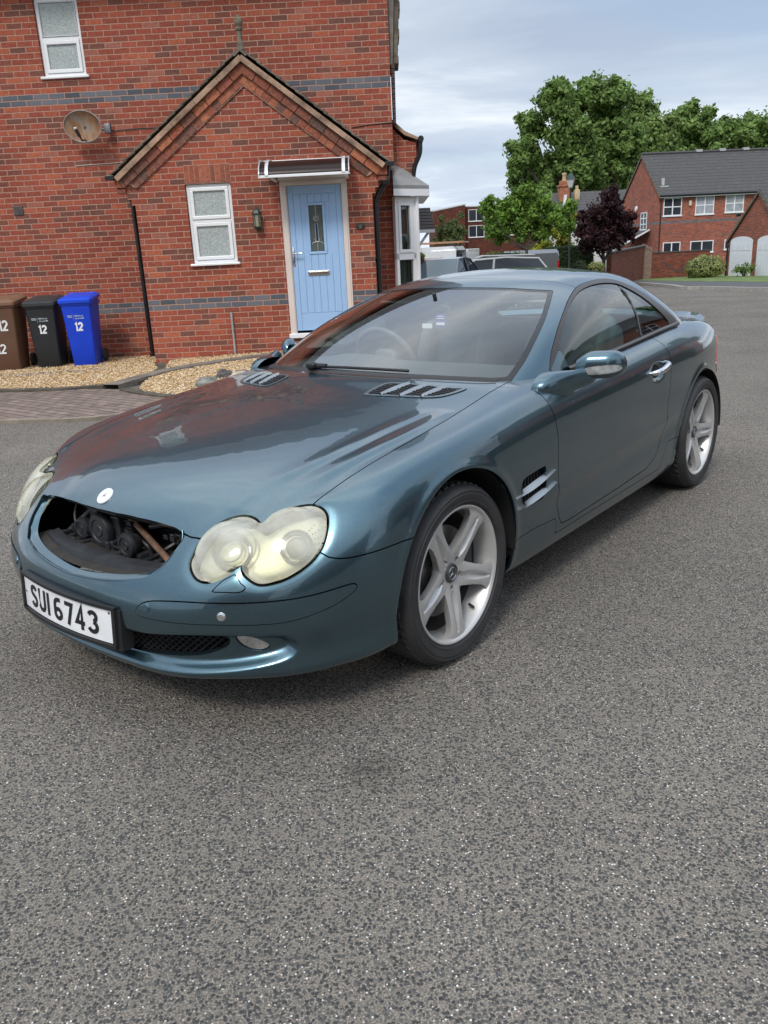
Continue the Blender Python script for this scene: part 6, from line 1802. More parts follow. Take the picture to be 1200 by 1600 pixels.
# --- bay window to the right of the porch
bay = empty('bay_window', (0, 0, 0)); bay.parent = house
LEAD = simple('grey_lead', (.26, .255, .25), .6, .1, noise=.15, nscale=5)
yb0, yb1 = YM + .02, YM + 2.2
bx = .69
fp = [(.37, YM - .12), (bx, YM + .05), (bx, YM + 2.1), (.37, YM + 2.3)]   # plan
m = MB()
V = [(.36, YM - .26, 2.285), (.90, YM + .16, 2.285), (.90, YM + 2.2, 2.285), (.36, YM - .26, 2.345), (.90, YM + .16, 2.345), (.90, YM + 2.2, 2.345), (.36, YM + .05, 2.72), (.395, YM + .3, 2.70), (.395, YM + 2.2, 2.70), (.36, YM + 2.4, 2.285)]
m.add(V, [(0, 1, 4, 3), (1, 2, 5, 4), (3, 4, 7, 6), (4, 5, 8, 7)]); m.build('bay_roof', LEAD, bay)
m = MB(); m.add([(.36, YM - .265, 2.20), (.903, YM + .155, 2.20), (.903, YM + 2.2, 2.20), (.36, YM - .265, 2.295), (.903, YM + .155, 2.295), (.903, YM + 2.2, 2.295), (.36, YM - .22, 2.20), (.72, YM + .06, 2.20), (.72, YM + 2.2, 2.20)], [(0, 1, 4, 3), (1, 2, 5, 4), (0, 6, 7, 1), (1, 7, 8, 2)]); m.build('fascia', UPVC, bay)
def bay_panel(xa, ya, xb, yb, zb, zt_):
    L_ = math.hypot(xb - xa, yb - ya); a_ = math.atan2(yb - ya, xb - xa)
    e_ = empty('window', (xa, ya, 0), a_); e_.parent = bay
    return e_, L_
for (xa, ya, xb, yb) in ((.375, YM - .13, .69, YM + .085), (.70, YM + .10, .70, YM + 2.0)):
    L_ = math.hypot(xb - xa, yb - ya); dx, dy = (xb - xa) / L_, (yb - ya) / L_
    def T(mb): mb.v = [(xa + p[0] * dx - p[1] * dy, ya + p[0] * dy + p[1] * dx, p[2]) for p in mb.v]; return mb
    m = MB()
    for q in ((0, L_, 2.12, 2.20), (0, L_, -.1, .30), (0, L_, 1.30, 1.40), (0, .05, .30, 2.12), (L_ - .07, L_, .30, 2.12)): m.bbox(q[0], q[1], 0, .07, q[2], q[3], .006)
    for q in ((.05, L_ - .07, 1.40, 1.45), (.05, L_ - .07, 2.07, 2.12), (.05, .095, 1.45, 2.07), (L_ - .12, L_ - .07, 1.45, 2.07)): m.bbox(q[0], q[1], -.014, .03, q[2], q[3], .006)
    wf = T(m).build('bay_frame', UPVC, bay)
    m = MB(); m.box(.05, L_ - .07, .035, .04, .30, 1.30); m.box(.095, L_ - .12, .035, .04, 1.45, 2.07); T(m).build('pane', PANE, wf)
    m = MB(); n = 40; V = []; F = []
    for k in range(n + 1): x = .03 + (L_ - .06) * k / n; V += [(x, .16 + .012 * math.sin(k * 1.9), .28), (x, .16 + .012 * math.sin(k * 1.9 + .3), 2.14)]
    for k in range(n): F.append((2 * k, 2 * k + 2, 2 * k + 3, 2 * k + 1))
    m.add(V, F, 0, True); T(m).build('curtain', CURT, wf)
m = MB(); m.tube([(.70, YM + .09, .0), (.70, YM + .09, 2.2)], .035, 10); m.build('corner_post', UPVC, bay)

# --- satellite dish
dish = empty('satellite_dish', (HX + (-3.99), HY + YM - .30 + .064, 3.32), HR, 'rusty oval satellite dish on the upper brick wall left of the porch gable', 'satellite dish')
DISHM, nt, b = new_mat('rusty_dish'); t = node(nt, 'ShaderNodeTexCoord'); n = node(nt, 'ShaderNodeTexNoise'); n.inputs['Scale'].default_value = 4.5; n.inputs['Detail'].default_value = 6; n.inputs['Roughness'].default_value = .6
mp_ = node(nt, 'ShaderNodeMapping'); mp_.inputs['Scale'].default_value = (1.6, 1, .7); nt.links.new(t.outputs['Object'], mp_.inputs[0]); nt.links.new(mp_.outputs[0], n.inputs['Vector'])
nt.links.new(ramp(nt, n.outputs['Fac'], [(.30, (.30, .29, .27)), (.45, (.30, .22, .15)), (.55, (.30, .15, .07)), (.68, (.17, .085, .06)), (.8, (.25, .22, .19))]), b.inputs['Base Color']); b.inputs['Roughness'].default_value = .55
S = grid_surf(lambda r, a_: (.285 * r * math.cos(a_), .055 * (r * r - 1) * -1 * -1 + .0, .205 * r * math.sin(a_)), np.linspace(.001, 1, 14), np.linspace(0, 2 * PI, 49))
rotd = Matrix.Rotation(R(-10), 3, 'Z') @ Matrix.Rotation(R(14), 3, 'X')
S.V = np.array([tuple(rotd @ Vector((p[0], -p[1] * 1.0, p[2]))) for p in S.V]); renormal(S)
do_ = S.obj('reflector', DISHM, dish, .0)
m = MB(); m.tube([rotd @ Vector((.285 * math.cos(a_), 0, .205 * math.sin(a_))) for a_ in np.linspace(0, 2 * PI, 49)[:-1]], .008, 8, closed=True); m.build('rim', simple('dish_rim', (.28, .26, .23), .6, noise=.3), do_)
m = MB(); m.tube([(0, .04, -.17), (.01, -.14, -.20), (.02, -.26, -.14)], .012, 8); m.tube([(.02, -.24, -.16), (.0, -.30, -.08)], .024, 12); m.build('feed_arm', simple('black_arm', (.04, .04, .04), .5), dish)
m = MB(); m.cyl((.0, -.305, -.07), (-.002, -.312, -.055), .022, 12); m.build('feed_cap', WHITEP, dish)
m = MB(); m.tube([(0, .05, .0), (.20, .16, -.02), (.29, .20, -.03)], .018, 8); m.bbox(.25, .34, .16, .24, -.08, .05, .01); m.build('bracket', simple('zinc', (.20, .21, .22), .5, .6, noise=.3), dish)
# --- wall lantern
lan = empty('wall_lantern', (HX - 1.545, HY + .0247, 1.93), HR, 'dark green glass wall lantern between the porch window and the blue door', 'lantern')
GRN = simple('verdigris_black', (.035, .055, .05), .45, .3, noise=.3, nscale=20)
m = MB(); yl = -.085
m.lathe([(0, .165), (.012, .16), (.012, .145), (.035, .135), (.062, .105), (.070, .085), (.070, .075), (.058, .072)], 6, 'z', (0, yl, 0)); m.lathe([(.056, -.085), (.064, -.09), (.050, -.11), (.022, -.128), (.022, -.14), (.0, -.155)], 6, 'z', (0, yl, 0))
for k in range(6): a_ = 2 * PI * k / 6; m.tube([(.056 * math.cos(a_), yl + .056 * math.sin(a_), .075), (.052 * math.cos(a_), yl + .052 * math.sin(a_), -.088)], .005, 6)
m.tube([(0, -.0, .04), (0, -.03, .06), (0, yl, .10)], .010, 8); m.bbox(-.03, .03, -.012, .0, -.10, .08, .004); m.build('lantern_body', GRN, lan, angle=R(20))
m = MB(); m.lathe([(.049, .075), (.046, -.086)], 6, 'z', (0, yl, 0)); m.build('lantern_glass', simple('amber_old_glass', (.30, .28, .20), .2, noise=.3, nscale=40), lan, angle=R(10))

# ------------------------------------------------------------------ wheelie bins
def bin_(x, y, s, wscale, colr, lidc, rough, label, nums, logo=True, rz=0.0, wheel=True):
    root = empty('wheelie_bin', (x, y, gzh(x, y) + .02), rz, label, 'bin', 'wheelie bins against the brick wall')
    BM = simple('bin_plastic_' + label.split()[0], colr, rough, noise=.08, nscale=6, bump=.04, bscale=120); LM = simple('bin_lid_' + label.split()[0], lidc, rough, noise=.06, nscale=6)
    def ringp(z, w, f, b, r=.03, n=5):   # rounded rectangle
        P = []
        for cx, cy, a0 in ((w - r, b - r, 0), (-w + r, b - r, 90), (-w + r, f + r, 180), (w - r, f + r, 270)):
            for k in range(n): a_ = R(a0 + 90 * k / (n - 1)); P.append((cx + r * math.cos(a_), cy + r * math.sin(a_), z))
        return P
    W = wscale
    secs = [ringp(0, .165 * W, .06, .43), ringp(.02, .175 * W, .05, .44), ringp(.30 * s, .190 * W, .035, .46), ringp(.86 * s, .222 * W, .0, .50), ringp(.865 * s, .238 * W, -.015, .515), ringp(.91 * s, .242 * W, -.018, .52), ringp(.915 * s, .225 * W, -.005, .505)]
    m = MB(); V = [p for r_ in secs for p in r_]; q = len(secs[0]); F = [(i * q + k, i * q + (k + 1) % q, (i + 1) * q + (k + 1) % q, (i + 1) * q + k) for i in range(len(secs) - 1) for k in range(q)]
    F += [list(range(q))[::-1]]; m.add(V, F, 0, True)
    m.bbox(-.15 * W, .15 * W, .44, .50, .0, .12, .01)
    for xx in (-.06 * W, .0, .06 * W): m.bbox(xx - .004, xx + .004, .048, .056, .03, .16, .002)
    body = m.build('bin_body', BM, root, angle=R(30))
    # lid: shallow dished top, thick front lip, rear handle
    m = MB(); zl = .90 * s; r1 = [ringp(zl - .005, .252 * W, -.035, .53, .04), ringp(zl + .035, .254 * W, -.037, .532, .04), ringp(zl + .045, .245 * W, -.028, .525, .04), ringp(zl + .065, .20 * W, .03, .50, .05), ringp(zl + .070, .12 * W, .12, .44, .05)]
    def tilt(p): return (p[0], p[1], p[2] + max(0, (p[1] + .03)) * .11)
    V = [tilt(p) for r_ in r1 for p in r_]; F = [(i * q + k, i * q + (k + 1) % q, (i + 1) * q + (k + 1) % q, (i + 1) * q + k) for i in range(4) for k in range(q)]; F += [list(range(q))[::-1], list(range(4 * q, 5 * q))]
    m.add(V, F, 0, True)
    for sx in (-1, 1): m.bbox(sx * .15 * W - .045, sx * .15 * W + .045, .40, .50, zl + .085, zl + .125, .012)
    m.build('lid', LM, root, angle=R(30))
    m = MB(); m.tube([(-.20 * W, .50, .93 * s), (-.20 * W, .575, .95 * s), (.20 * W, .575, .95 * s), (.20 * W, .50, .93 * s)], .014, 10); m.build('rear_handle', BM, root)
    for sx in (-1, 1):
        m = MB(); m.lathe([(0, .02), (.06, .02), (.075, .026), (.10, .02), (.10, -.02), (.075, -.026), (0, -.02)], 28, 'x', (sx * .205 * W, .50, .10)); m.build('wheel', RUBBER, root, angle=R(30))
    def face(x_, y_, z_):   # wrap on the leaning front
        t = min(max(z_ / (.86 * s), 0), 1); return (x_, y_ + .035 * (1 - (z_ - .30 * s) / (.56 * s)) - .0005 if z_ > .3 * s else y_ + .035, z_)
    for (txt, nx, nz, h, w_, st) in nums:
        m = MB(); strokes(m, txt, nx, nz, h, w_, st, .014, y=-.001, P=face); m.build('painted_number', WHITEP, body)
    if logo:   # small printed council mark: an outlined lozenge and two short lines of script-like strokes
        PR = simple('bin_print', (.42, .48, .52), .6); m = MB(); zc = .70 * s
        m.add([face(*p) for p in [(-.135, -.002, zc + .012), (-.070, -.002, zc + .012), (-.070, -.002, zc + .022), (-.135, -.002, zc + .022)]], [(0, 1, 2, 3)])
        m.add([face(*p) for p in [(-.130, -.002, zc - .006), (-.066, -.002, zc - .006), (-.066, -.002, zc + .004), (-.130, -.002, zc + .004)]], [(0, 1, 2, 3)])
        m.add([face(*p) for p in [(-.052, -.002, zc - .05), (-.049, -.002, zc - .05), (-.049, -.002, zc + .035), (-.052, -.002, zc + .035)]], [(0, 1, 2, 3)])
        r_ = random.Random(5)
        for row_, (xa, xb) in enumerate(((-.035, .085), (-.03, .10))):
            xx = xa
            while xx < xb:
                ww = r_.uniform(.007, .013); hh = r_.uniform(.010, .022); z0_ = zc + .004 - row_ * .034
                m.add([face(*p) for p in [(xx, -.002, z0_), (xx + ww, -.002, z0_), (xx + ww, -.002, z0_ + hh), (xx, -.002, z0_ + hh)]], [(0, 1, 2, 3)]); xx += ww + .005
        m.build('printed_mark', PR, body)
    return root
bin_(-4.255, 11.95, 1.0, .93, (.003, .048, .56), (.006, .065, .64), .42, 'blue wheelie bin with a white painted 12, rightmost of the three bins', [('12', -.055, .50, .125, .075, .026)], True, R(3))
bin_(-4.775, 11.95, .98, .93, (.016, .018, .021), (.03, .036, .038), .5, 'black wheelie bin with a white painted 12, between the brown and blue bins', [('12', -.060, .485, .125, .075, .026)], True, R(3))
bin_(-5.36, 11.82, 1.02, 1.22, (.115, .055, .030), (.20, .105, .06), .6, 'brown wheelie bin with two hand painted 12s, leftmost of the bins', [('12', .02, .56, .15, .085, .026), ('12', -.07, .24, .14, .085, .024)], False, R(2))
# ------------------------------------------------------------------ background: everything beyond the junction
def lf(x, z, d0, d): return (x * d / d0, 1.407 + (z - 1.407) * d / d0)

# --- foliage
def leaf_mat(name, stops, rough=.6):
    m, nt, b = new_mat(name); g = node(nt, 'ShaderNodeNewGeometry'); c = ramp(nt, g.outputs['Random Per Island'], stops)
    t = node(nt, 'ShaderNodeTexCoord'); n = node(nt, 'ShaderNodeTexNoise'); n.inputs['Scale'].default_value = .7; n.inputs['Detail'].default_value = 3; nt.links.new(t.outputs['Object'], n.inputs['Vector'])
    mr = node(nt, 'ShaderNodeMapRange'); mr.inputs[1].default_value = .35; mr.inputs[2].default_value = .65; mr.inputs[3].default_value = .75; mr.inputs[4].default_value = 1.25; nt.links.new(n.outputs['Fac'], mr.inputs[0])
    s = node(nt, 'ShaderNodeVectorMath', operation='SCALE'); nt.links.new(c, s.inputs[0]); nt.links.new(mr.outputs[0], s.inputs['Scale'])
    nt.links.new(s.outputs[0], b.inputs['Base Color']); b.inputs['Roughness'].default_value = rough; b.inputs['Specular IOR Level'].default_value = .3
    tr = node(nt, 'ShaderNodeBsdfTranslucent'); nt.links.new(s.outputs[0], tr.inputs['Color'])
    mx_ = node(nt, 'ShaderNodeMixShader'); mx_.inputs[0].default_value = .38; nt.links.new(b.outputs[0], mx_.inputs[1]); nt.links.new(tr.outputs[0], mx_.inputs[2])
    nt.links.new(mx_.outputs[0], nt.nodes['Material Output'].inputs[0]); return m
LIME = leaf_mat('lime_tree_leaves', [(0, (.09, .15, .035)), (.4, (.14, .225, .055)), (.8, (.20, .31, .08)), (1, (.27, .38, .12))])
LIME2 = leaf_mat('mid_green_leaves', [(0, (.12, .19, .05)), (.5, (.19, .28, .075)), (1, (.27, .36, .12))])
YOUNG = leaf_mat('fresh_green_leaves', [(0, (.09, .17, .025)), (.5, (.15, .27, .04)), (1, (.25, .38, .08))])
MAROON = leaf_mat('maroon_leaves', [(0, (.014, .007, .009)), (.5, (.030, .011, .015)), (.9, (.06, .018, .022)), (1, (.11, .035, .035))])
GOLD = leaf_mat('golden_leaves', [(0, (.16, .19, .02)), (.5, (.30, .31, .035)), (1, (.42, .42, .07))])
HEDGE = leaf_mat('dark_hedge_leaves', [(0, (.022, .045, .014)), (1, (.05, .085, .03))])
BOX = leaf_mat('variegated_ball_leaves', [(0, (.14, .19, .05)), (.4, (.28, .33, .10)), (1, (.48, .50, .22))])
OLIVE = leaf_mat('olive_leaves', [(0, (.07, .095, .03)), (1, (.14, .17, .06))])
BARK = simple('bark', (.06, .05, .04), .9, noise=.3, nscale=6, bump=.5, bscale=20)

def leaves(P, N_, size, mat, name, parent, jit=1.0, up=.25, sq=.55):
    """folded leaf cards at points P facing roughly N_"""
    n = len(P)
    nn = N_ + rng.normal(0, .55 * jit, (n, 3)); nn[:, 2] += up; nn /= np.linalg.norm(nn, axis=1, keepdims=True)
    a = np.cross(nn, rng.normal(0, 1, (n, 3))); a /= np.linalg.norm(a, axis=1, keepdims=True); b = np.cross(nn, a)
    s = size * rng.uniform(.6, 1.35, (n, 1))
    q = np.empty((n, 5, 3)); q[:, 0] = P - a * s; q[:, 1] = P - b * s * sq + a * s * .1 - nn * s * .12; q[:, 2] = P + a * s - nn * s * .2; q[:, 3] = P + b * s * sq + a * s * .1 - nn * s * .12; q[:, 4] = P + a * s * .2 + nn * s * .12
    V = q.reshape(-1, 3); me = bpy.data.meshes.new(name)
    k = np.arange(n)[:, None] * 5
    F = np.concatenate([k + [0, 1, 4], k + [1, 2, 4], k + [2, 3, 4], k + [3, 0, 4]])
    me.vertices.add(len(V)); me.vertices.foreach_set('co', V.ravel()); me.loops.add(F.size); me.loops.foreach_set('vertex_index', F.ravel().astype(np.int32))
    me.polygons.add(len(F)); me.polygons.foreach_set('loop_start', np.arange(0, F.size, 3, dtype=np.int32)); me.update(calc_edges=True)
    return link_mesh(name, me, mat, parent)

def crown(blobs, n, size, shell=.75, clump=9, csz=.12):
    """points on and inside a set of ellipsoids, gathered in clumps"""
    P = []; Nn = []
    B = np.array([(b[0], b[1], b[2], b[3], b[3] if len(b) < 5 else b[4], b[3] if len(b) < 6 else b[5]) for b in blobs])
    w = (B[:, 3] * B[:, 5]) ** 1.0; w /= w.sum()
    nc = n // clump
    idx = rng.choice(len(B), nc, p=w)
    d = rng.normal(0, 1, (nc, 3)); d /= np.linalg.norm(d, axis=1, keepdims=True)
    r = np.clip(shell + (1 - shell) * rng.uniform(-1.6, 1.0, nc), .15, 1.08)
    # lumpy surface
    r *= 1 + .10 * np.sin(d[:, 0] * 7 + idx) * np.sin(d[:, 2] * 6 + 2 * idx)
    C_ = B[idx, :3] + d * r[:, None] * B[idx, 3:6]
    rad = B[idx, 3] * csz + size
    for k in range(clump):
        o = rng.normal(0, 1, (nc, 3)) * rad[:, None] * .55
        P.append(C_ + o); Nn.append(d)
    return np.vstack(P), np.vstack(Nn)

def tree(name, label, cat, x, y, blobs, n, size, mat, trunk_r, trunk_top, group=None, clump=9, csz=.12, shell=.75, limbs=6, sub=None):
    z0 = gz(x, y)
    o = empty(name, (x, y, z0), 0, label, cat, group)
    b = [(q[0] - x, q[1] - y, q[2] - z0) + tuple(q[3:]) for q in blobs]
    if sub:   # break every blob into lobes
        nb = []
        for q in b:
            rr = q[3:] if len(q) > 4 else (q[3],) * 3
            nb.append(q[:3] + tuple(v * .72 for v in rr))
            for k in range(sub):
                d = rng.normal(0, 1, 3); d /= np.linalg.norm(d); d[1] = -abs(d[1]) if rng.uniform() < .7 else d[1]
                f = rng.uniform(.20, .40); nb.append((q[0] + d[0] * rr[0] * .74, q[1] + d[1] * rr[1] * .74, q[2] + d[2] * rr[2] * .74, rr[0] * f, rr[1] * f, rr[2] * f * .8))
        b = nb
    P, N_ = crown(b, n, size, shell, clump, csz)
    leaves(P, N_, size, mat, 'crown', o)
    m = MB(); m.tube([(0, 0, -.2), (.02, 0, trunk_top * .5), (0, 0, trunk_top)], [trunk_r * 1.25, trunk_r, trunk_r * .75], 10)
    bs = sorted(b, key=lambda q: -q[3])[:limbs]
    for q in bs:
        e_ = Vector(q[:3]); s_ = Vector((0, 0, trunk_top * .9)); mid = (e_ + s_) / 2 + Vector((0, 0, -.12 * (e_ - s_).length))
        m.tube([s_, mid, e_], [trunk_r * .6, trunk_r * .38, trunk_r * .12], 7)
    m.build('trunk', BARK, o)
    return o

# big trees far behind
def BT(pts, d0, d, yj=2.0):
    out = []
    for (u_, z_, r_, *rz) in pts:
        x, z = lf(u_, z_, d0, d); k = d / d0
        out.append((x, d + random.uniform(-yj, yj), z, r_ * k, r_ * k, (rz[0] if rz else r_) * k))
    return out
TG = 'tall trees behind the houses'
tree('lime_tree', 'very tall dark green tree, left of the two tallest, lowest branches reaching the chimneys', 'tree', 18.6, 82, BT([(15.6, 12.6, 1.9), (16.6, 10.2, 2.5), (14.2, 11.2, 1.5), (13.2, 8.8, 1.5), (13.6, 6.6, 1.6), (15.4, 7.3, 2.2), (17.3, 13.3, 1.5), (12.6, 7.9, .8), (14.9, 5.2, 1.7), (17.6, 7.6, 2.2)], 75, 82), 30000, .24, LIME, .45, 7, TG, 10, .12, .72, 9, 7)
tree('lime_tree', 'tallest dark green tree with a rounded top, right of centre between its two neighbours', 'tree', 22.6, 84, BT([(19.6, 13.2, 2.1), (20.6, 10.4, 2.9), (18.6, 9.6, 1.9), (21.2, 12.9, 1.6), (22.2, 9.6, 2.0), (19.3, 7.0, 2.6), (21.9, 7.0, 2.1), (17.9, 11.9, 1.4), (20.8, 5.0, 2.2)], 75, 84), 32000, .24, LIME, .5, 7, TG, 10, .12, .72, 9, 7)
tree('lime_tree', 'lighter green rounded tree rising behind the left gable of the garage house', 'tree', 28.4, 92, BT([(23.6, 11.6, 1.9), (24.3, 9.6, 2.2), (25.6, 10.2, 1.4), (22.9, 8.2, 1.7), (24.5, 7.2, 2.1), (26.2, 8.0, 1.2)], 75, 92), 20000, .26, LIME2, .4, 6, TG, 10, .12, .72, 7, 7)
tree('lime_tree', 'dark rounded tree behind the slate roof, left of the far right pair', 'tree', 35.8, 96, BT([(27.9, 10.2, 2.0), (29.4, 11.0, 2.1), (28.2, 8.4, 2.0), (30.4, 9.6, 1.9), (30.0, 7.6, 2.2), (26.9, 8.8, 1.2)], 80, 96), 18000, .26, LIME, .4, 6, TG, 10, .12, .72, 7, 7)
tree('lime_tree', 'dark green tree behind the right end of the slate roof', 'tree', 42, 96, BT([(32.6, 10.4, 2.0), (34.0, 9.8, 1.9), (35.6, 10.4, 2.0), (33.4, 8.2, 2.2), (36.6, 8.6, 2.2), (31.6, 8.6, 1.6)], 80, 96), 18000, .26, LIME, .4, 6, TG, 10, .12, .72, 7, 7)
tree('young_tree', 'small bright green tree with a slim trunk beside the golden shrub', 'tree', 6.05, 33, BT([(5.6, 3.0, .62), (6.5, 2.9, .66), (4.9, 2.6, .62), (4.45, 2.95, .40), (7.2, 2.5, .62), (5.9, 2.3, .75), (6.7, 2.1, .60), (5.1, 2.0, .55), (7.6, 2.75, .32), (4.6, 2.1, .35), (6.0, 3.45, .30), (7.5, 2.0, .35)], 33, 33, .5), 14000, .085, YOUNG, .07, 1.9, None, 7, .16, .62, 9, 5)
tree('purple_maple', 'compact dark maroon tree in front of the garage house gable', 'tree', 9.9, 36, BT([(9.9, 2.5, 1.05), (9.2, 2.1, .72), (10.6, 2.2, .78), (9.7, 1.5, .75), (10.5, 1.5, .62), (9.1, 1.45, .55), (10.0, 3.2, .50), (11.0, 1.75, .40)], 36, 36, .35), 13000, .075, MAROON, .09, 1.3, None, 7, .12, .70, 6, 5)
tree('golden_shrub', 'yellow-green feathery shrub between the small green tree and the maroon tree', 'shrub', 8.7, 39.5, BT([(8.2, 2.1, .50), (8.9, 1.9, .55), (9.2, 1.3, .5), (8.1, 1.3, .55), (7.7, .9, .5), (8.8, .9, .6), (8.5, 2.6, .28), (9.4, 2.6, .35)], 40, 39.5, .3), 8000, .08, GOLD, .05, .8, None, 6, .14, .7, 5, 4)
tree('garden_tree', 'pale olive bushy tree in front of the dark brick flats', 'tree', 5.6, 60, BT([(4.35, 2.5, .55), (4.9, 2.8, .55), (5.3, 2.4, .5), (4.7, 1.9, .7), (4.2, 3.15, .2), (5.35, 3.3, .2), (4.0, 2.0, .4)], 50, 60, .4), 4200, .10, OLIVE, .06, 1.8, None, 6, .14, .7, 5, 4)
def bushy(name, label, cat, x, y, rx, ry, rz, zc, n, size, mat, clump=5, shell=.93, group=None, box=False, lumps=0, core=True):
    z0 = gz(x, y); o = None
    if box:
        P = []; N_ = []
        for k in range(n):
            f = rng.integers(0, 5); a, b = rng.uniform(-1, 1, 2)
            p, q = {0: ((a, -1, b), (0, -1, 0)), 1: ((a, b, 1), (0, 0, 1)), 2: ((-1, a, b), (-1, 0, 0)), 3: ((1, a, b), (1, 0, 0)), 4: ((a, -1, b), (0, -1, 0))}[int(f)]
            P.append((p[0] * rx + rng.normal(0, .03), p[1] * ry + rng.normal(0, .03), zc + p[2] * rz + rng.normal(0, .03))); N_.append(q)
        P, N_ = np.array(P), np.array(N_, float)
    else:
        bl = [(0, 0, zc, rx, ry, rz)]
        for k in range(lumps):
            a_ = rng.uniform(0, 2 * PI); bl.append((rx * .6 * math.cos(a_), ry * .6 * math.sin(a_), zc + rng.uniform(-.1, .5) * rz, rx * .45, ry * .45, rz * .5))
        P, N_ = crown(bl, n, size, shell, clump, .03); P[:, 2] = np.maximum(P[:, 2], .02)
    root = empty(name, (x, y, z0), 0, label, cat, group)
    leaves(P, N_, size, mat, 'foliage', root, .8)
    if not core:
        m = MB()
        for k in range(9): a_ = rng.uniform(0, 6.28); m.tube([(0, 0, 0), (rx * .4 * math.cos(a_), ry * .4 * math.sin(a_), zc), (rx * .8 * math.cos(a_), ry * .8 * math.sin(a_), zc + rz * rng.uniform(.3, 1))], [.02, .014, .006], 5)
        m.build('stem', BARK, root); return root
    m = MB(); m.ball((0, 0, zc), (rx * .86, ry * .86, rz * .86), 16) if not box else m.box(-rx * .93, rx * .93, -ry * .9, ry * .9, max(.02, zc - rz * .95), zc + rz * .93)
    m.build('inner_branches', simple('dark_twigs', (.02, .022, .012), .9), root)
    return root
x_, z_ = lf(13.86, .25, 35, 44)
bushy('ball_shrub', 'large round clipped variegated shrub in front of the low brick wall', 'shrub', x_, 44, .98, .95, .62, .60, 5500, .05, BOX)
bushy('ball_shrub', 'small dark clipped ball shrub at the foot of the hedge', 'shrub', 8.37, 34, .34, .34, .30, .95, 1500, .035, HEDGE)
bushy('ball_shrub', 'small pale green ball shrub in front of the white porch posts', 'shrub', 9.05, 34, .33, .33, .22, .93, 1500, .035, BOX)
bushy('hedge', 'dark green clipped hedge beside the grey van', 'hedge', 8.85, 38, 1.0, .4, .92, .92, 7500, .05, HEDGE, box=True)
bushy('low_bush', 'bright green spreading bush under the small green tree', 'shrub', 5.35, 34.5, 1.35, .6, .55, 1.22, 6000, .05, YOUNG, lumps=6, shell=.85)
bushy('low_bush', 'thin straggly green shrub beside the left garage door', 'shrub', lf(15.1, 0, 34, 42)[0], 42, .60, .4, .45, .42, 650, .055, YOUNG, lumps=5, shell=.6, core=False)

# --- footpath, kerb and verge across the junction
GRASS = simple('grass', (.10, .15, .035), .9, noise=.35, nscale=1.5)
PATH = simple('old_tarmac', (.075, .075, .078), .9, noise=.2, nscale=3)
KERBC = simple('pale_kerb', (.36, .34, .30), .85, noise=.2, nscale=4)
def flat(pts, z, name, mat, th=.1):
    m = MB(); n = len(pts); V = [(x, y, gz(x, y) + z) for x, y in pts] + [(x, y, gz(x, y) + z - th) for x, y in pts]
    F = [list(range(n))] + [(i + n, (i + 1) % n + n, (i + 1) % n, i) for i in range(n)]; m.add(V, F); o = m.build(name, mat); tag(o, kind='structure'); return o
flat([(12.5, 39.2), (12.45, 37.2), (11.93, 33.3), (11.4, 30.5), (11.7, 29.5), (11.82, 28.1), (12.04, 25.5), (13.2, 21), (18, 14), (60, 10), (60, 60), (12.4, 60)], .10, 'pavement', PATH)
flat([(14.3, 46), (14.5, 38.1), (14.95, 31.5), (17, 24), (40, 16), (40, 58), (14, 47.5)], .108, 'verge', GRASS)
strip_along([(12.5, 39.2), (12.42, 37.2), (11.90, 33.3), (11.38, 30.6), (11.66, 29.5), (11.80, 28.1), (12.02, 25.5), (13.2, 21), (18, 14)], .14, -1.2, .125, KERBC, 'kerb')
bpy.data.objects['kerb.001'].location.z = 0
for o_ in [bpy.data.objects['kerb.001']]:
    for v in o_.data.vertices: v.co.z = (gz(v.co.x, v.co.y) + .13) if v.co.z > 0 else gz(v.co.x, v.co.y) - .1

# --- low boundary wall with pier
WB = brick_mat('garden_wall_brick', dark=.62, detail=False, mortar=(.22, .15, .12))
FB = brick_mat('far_house_brick', dark=1.0, bands=((2.35, 2.50),), mortar=(.36, .23, .18), detail=False)
COPE = simple('dark_coping', (.07, .065, .065), .85, noise=.3)
bw = empty('boundary_wall', (15.5, 48, 0), 0, 'dark brick garden wall with coping in front of the garage house', 'wall')
m = MB(); m.box(0, 3.75, 0, .22, -1.0, .68); m.build('wall', WB, bw)
m = MB(); m.box(-.02, 3.75, -.03, .25, .68, .75); m.build('coping', COPE, bw)
m = MB(); V = [(-4.7, -10, -.9), (0, 0, -1.0), (0, 0, 1.08), (-4.7, -10, .93), (-4.9, -9.9, -.9), (-.2, .1, -1.0), (-.2, .1, 1.08), (-4.9, -9.9, .93)]
m.add(V, [(0, 1, 2, 3), (5, 4, 7, 6), (3, 2, 6, 7), (0, 3, 7, 4), (1, 5, 6, 2)]); m.build('wall', WB, bw)
m = MB(); V = [(p[0] + (.04 if k % 4 < 2 else -.04), p[1], p[2]) for k, p in enumerate([(-4.7, -10.05, .93), (0, -.05, 1.08), (-.2, .1, 1.08), (-4.9, -9.95, .93), (-4.7, -10.05, .99), (0, -.05, 1.15), (-.2, .1, 1.15), (-4.9, -9.95, .99)])]
m.add(V, [(0, 1, 5, 4), (4, 5, 6, 7), (2, 3, 7, 6), (1, 2, 6, 5)]); m.build('coping', COPE, bw)
m = MB(); m.box(-.05, .42, -.06, .30, -.95, 1.05); m.prism([(-.06, 1.05), (.44, .80), (.44, 1.0), (-.06, 1.22)], -.08, .32, 'y'); m.build('pier', simple('pale_brick_pier', (.22, .15, .12), .9, noise=.2), bw)
m = MB()   # zig-zag of dark bricks
for k in range(26):
    t = k / 25; x = 1.0 + 2.1 * t; z = .15 - .55 * (1 - abs(t - .42) / .58 if t > .42 else t / .42); m.box(x, x + .10, -.006, .01, z, z + .075)
m.build('brick_pattern', COPE, bw)

